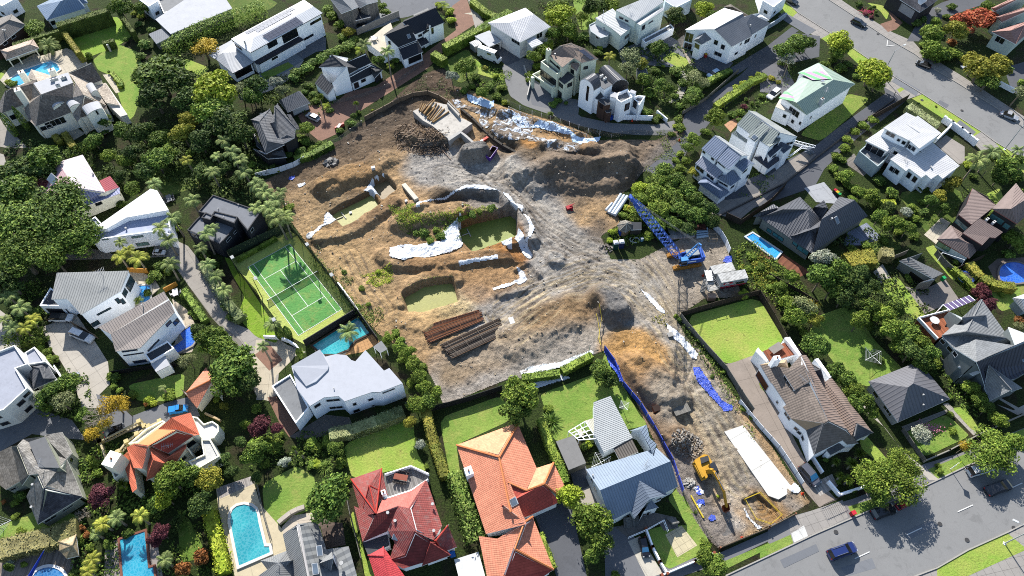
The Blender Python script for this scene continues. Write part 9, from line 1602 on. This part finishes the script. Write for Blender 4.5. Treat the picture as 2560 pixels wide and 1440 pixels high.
a,b=G(*P2('225,1440',*C1)[0],1.2),G(*P2('330,1250',*C1)[0],3.6); r=thing('folded_parasol','long folded dark blue parasol leaning above the round deck pool','parasol',a); part('canopy',MB().tube([a,a.lerp(b,.15),b],[.35,.3,.08],8),plain('2a44b0',.6),r); part('pole',MB().tube([b,b+(b-a)*.05],.05,6),steel,r); part('stand',MB().tube([Vector((a.x,a.y,0)),a],.06,6),steel,r)
for i,(x,y) in enumerate(((1262,545),(1275,563),(1290,580),(1283,600),(1285,620),(1272,640),(1280,655),(1275,670),(1268,690),(1262,705),(1255,722),(1240,740),(1220,750),(1208,765))):
 c=G(1280+x/3,y/3); solo('stepping_stone',MB().box(c+Vector((0,0,.12)),(2.2,.75,.24),.15+.1*math.sin(i)),plain('b8b4a6',.85),'pale rectangular stepping stone in the curving path up the planted bank','stepping stone','stepping stones up the bank')
for k,(t,z) in enumerate((('840,1080 950,1060 940,1000',0),('1150,1010 1200,1000 1250,1060',0))):
 A=[G(*p[:2]) for p in P2(t,*C3)]; r=thing('front_steps','grey timber steps %s the cottage porch' % ('down beside the garage bay of' if k== 0 else 'on the lawn side of'),'steps',A[0]); m=MB(); d=(A[1]-A[0]); u=(A[2]-A[1])
 for i in range(7): c=A[0]+d*.5+u*(i/7); m.box(c+Vector((0,0,.1+i*.16)),(d.length,u.length/7,.2+i*.1),math.atan2(d.y,d.x))
 part('tread',m,boards('8b8a86'),r)
for l,x,y,c_ in (('magenta flowering border beside the upper street driveway',2165,33,'c03060'),('pink flowers beside the pale silvery shrub',2321,1072,'e08aa8')):
 rnd=random.Random(x); c=G(x,y); m=MB(); [leafcard(m,c+Vector((rnd.gauss(0,1.2),rnd.gauss(0,.6),.5+.3*rnd.random())),Vector((0,0,1)),.14,rnd) for i in range(200)]; solo('flower_bed',m,plain(c_,.7),l,'flowers')
# weeds and ground cover
def cover(label,t,dens,sz,colr,cr=FULL,hh=.5,site=True,name='undergrowth',clump=.5):
 P=P2(t,*cr); W_=[G(*p[:2]) for p in P]; px,py=np.array([p.x for p in W_]),np.array([p.y for p in W_]); A=abs(area(W_)); rnd=random.Random(len(t)); n=int(A*dens); X=np.array([rnd.uniform(px.min(),px.max()) for _ in range(n*3)]); Y=np.array([rnd.uniform(py.min(),py.max()) for _ in range(n*3)])
 ok=inpoly(X,Y,px,py) & (vn2(X,Y,.35,4)> clump); X,Y=X[ok][:n],Y[ok][:n]; hn=vn1(X,Y,.5,3); e=edgefade(X,Y); Z=(siteh(X,Y)*e) if site else X*0; m=MB()
 for x,y,z,q in zip(X,Y,Z,hn): leafcard(m,Vector((x,y,z+hh*q*rnd.random()*1.6)),Vector((rnd.gauss(0,.6),rnd.gauss(0,.6),1)),sz*(.6+.8*rnd.random()),rnd)
 o=solo(name,m,GM[colr],None,None,kind='stuff'); return o
for t,d,s_,c_,hh,st,cl in (('970,520 1040,520 1160,560 1150,600 1060,600 1000,580',20,.16,'mid',.7,1,.42),('980,525 1050,530 1060,580 1010,570',26,.14,'lime',.6,1,.45),('1110,545 1180,515 1270,520 1180,545 1120,560',26,.14,'lime',.5,1,.45),('905,690 980,665 985,700 935,740 900,720',34,.13,'lime',.3,1,.4),('860,660 960,720 960,800 920,810 880,760 845,700',14,.14,'mid',.5,1,.5),('790,610 840,650 900,740 940,800 930,830 880,780 800,680',14,.16,'grey',.5,1,.45),
      ('1010,760 1000,730 1060,700 1130,690 1150,730 1140,700 1060,710 1015,740',16,.14,'mid',.4,1,.4),('1690,780 1790,900 1850,1010 1900,1100 1880,1110 1780,940 1700,830 1680,790',14,.16,'mid',.5,1,.42),('1640,330 1700,320 1720,350 1640,450 1600,420 1660,380',12,.16,'mid',.5,0,.45),('1830,620 1880,600 2000,700 2050,780 2000,830 1900,730 1860,720',12,.2,'mid',.9,0,.38),('1840,630 1880,620 1960,700 1920,730 1860,700',12,.2,'olive',.8,0,.42),
      ('1520,600 1560,540 1660,560 1620,600 1560,620',14,.2,'mid',.7,0,.4),('1620,800 1700,770 1730,790 1700,830',12,.16,'olive',.4,1,.5),('1060,180 1130,190 1170,235 1130,250 1060,235 1000,240',8,.14,'deep',.4,1,.5),('380,300 480,280 700,330 690,430 560,500 430,460 330,430 350,340',7,.3,'deep',1.5,0,.42),('0,380 60,350 340,380 350,450 260,500 160,480',6,.3,'deep',1.2,0,.45),('180,1130 260,1100 560,1160 620,1125 635,1175 545,1205 535,1290 300,1300 220,1280',7,.26,'dark',1.0,0,.42),
      ('645,1080 860,1080 870,1170 760,1165 690,1165 650,1180',8,.24,'dark',1,0,.4),('0,720 100,700 140,760 110,840 0,860',7,.26,'dark',1,0,.42),('1560,120 1720,110 1750,200 1700,300 1640,290 1600,220',7,.24,'dark',.9,0,.42),('2060,600 2200,560 2320,700 2330,860 2380,960 2330,900 2220,860 2100,760',6,.26,'deep',1,0,.42),('2280,560 2420,470 2560,440 2560,560 2420,560',4,.2,'dark',.6,0,.5),('1800,270 1900,240 1950,180 2000,150 1960,230 1860,300',7,.22,'dark',.8,0,.42),('2330,930 2440,960 2520,1070 2440,1050 2360,980',7,.22,'dark',.8,0,.42),
      ('560,330 640,440 720,500 740,560 660,560 560,470',7,.28,'deep',1.2,0,.42),('180,1300 300,1290 300,1440 180,1440',8,.24,'dark',1,0,.42),('370,1280 500,1270 560,1440 400,1440',6,.2,'dark',.7,0,.5),('1300,0 1500,0 1480,120 1380,130 1340,60',6,.2,'dark',.7,0,.5),('1140,150 1280,180 1270,260 1170,230',8,.2,'mid',.6,0,.48),('40,920 220,920 240,1060 100,1040',7,.24,'dark',.8,0,.42),('1780,420 1940,440 1900,500 1800,480',6,.18,'dark',.5,0,.5),('620,200 780,180 850,250 780,300 700,260 640,260',7,.24,'dark',.8,0,.42)):
 cover('',t,d,s_,c_,FULL,hh,bool(st),clump=cl)
rnd=random.Random(77); ms=[MB() for _ in range(4)]; X=np.array([rnd.uniform(sx.min(),sx.max()) for _ in range(5200)]); Y=np.array([rnd.uniform(sy.min(),sy.max()) for _ in range(5200)]); ok=inpoly(X,Y,sx,sy) & (vn1(X,Y,.2,3)> .4); X,Y=X[ok],Y[ok]; E_=edgefade(X,Y); Z=siteh(X,Y)*E_
for x,y,z in zip(X,Y,Z):
 s_=.08+.22*rnd.random()**3; ms[rnd.randrange(4)].box((x,y,z+s_*.2),(s_,s_*(.5+rnd.random()*1.6),s_*.7),rnd.random()*3)
for m,c_ in zip(ms,('d6cfc2','8f857a','b3a48c','5f564c')): solo('gravel_scatter',m,plain(c_,.9,.2,2),None,None,kind='stuff')
print('things',len([o for o in S.objects if o.parent is None]),'objects',len(S.objects))
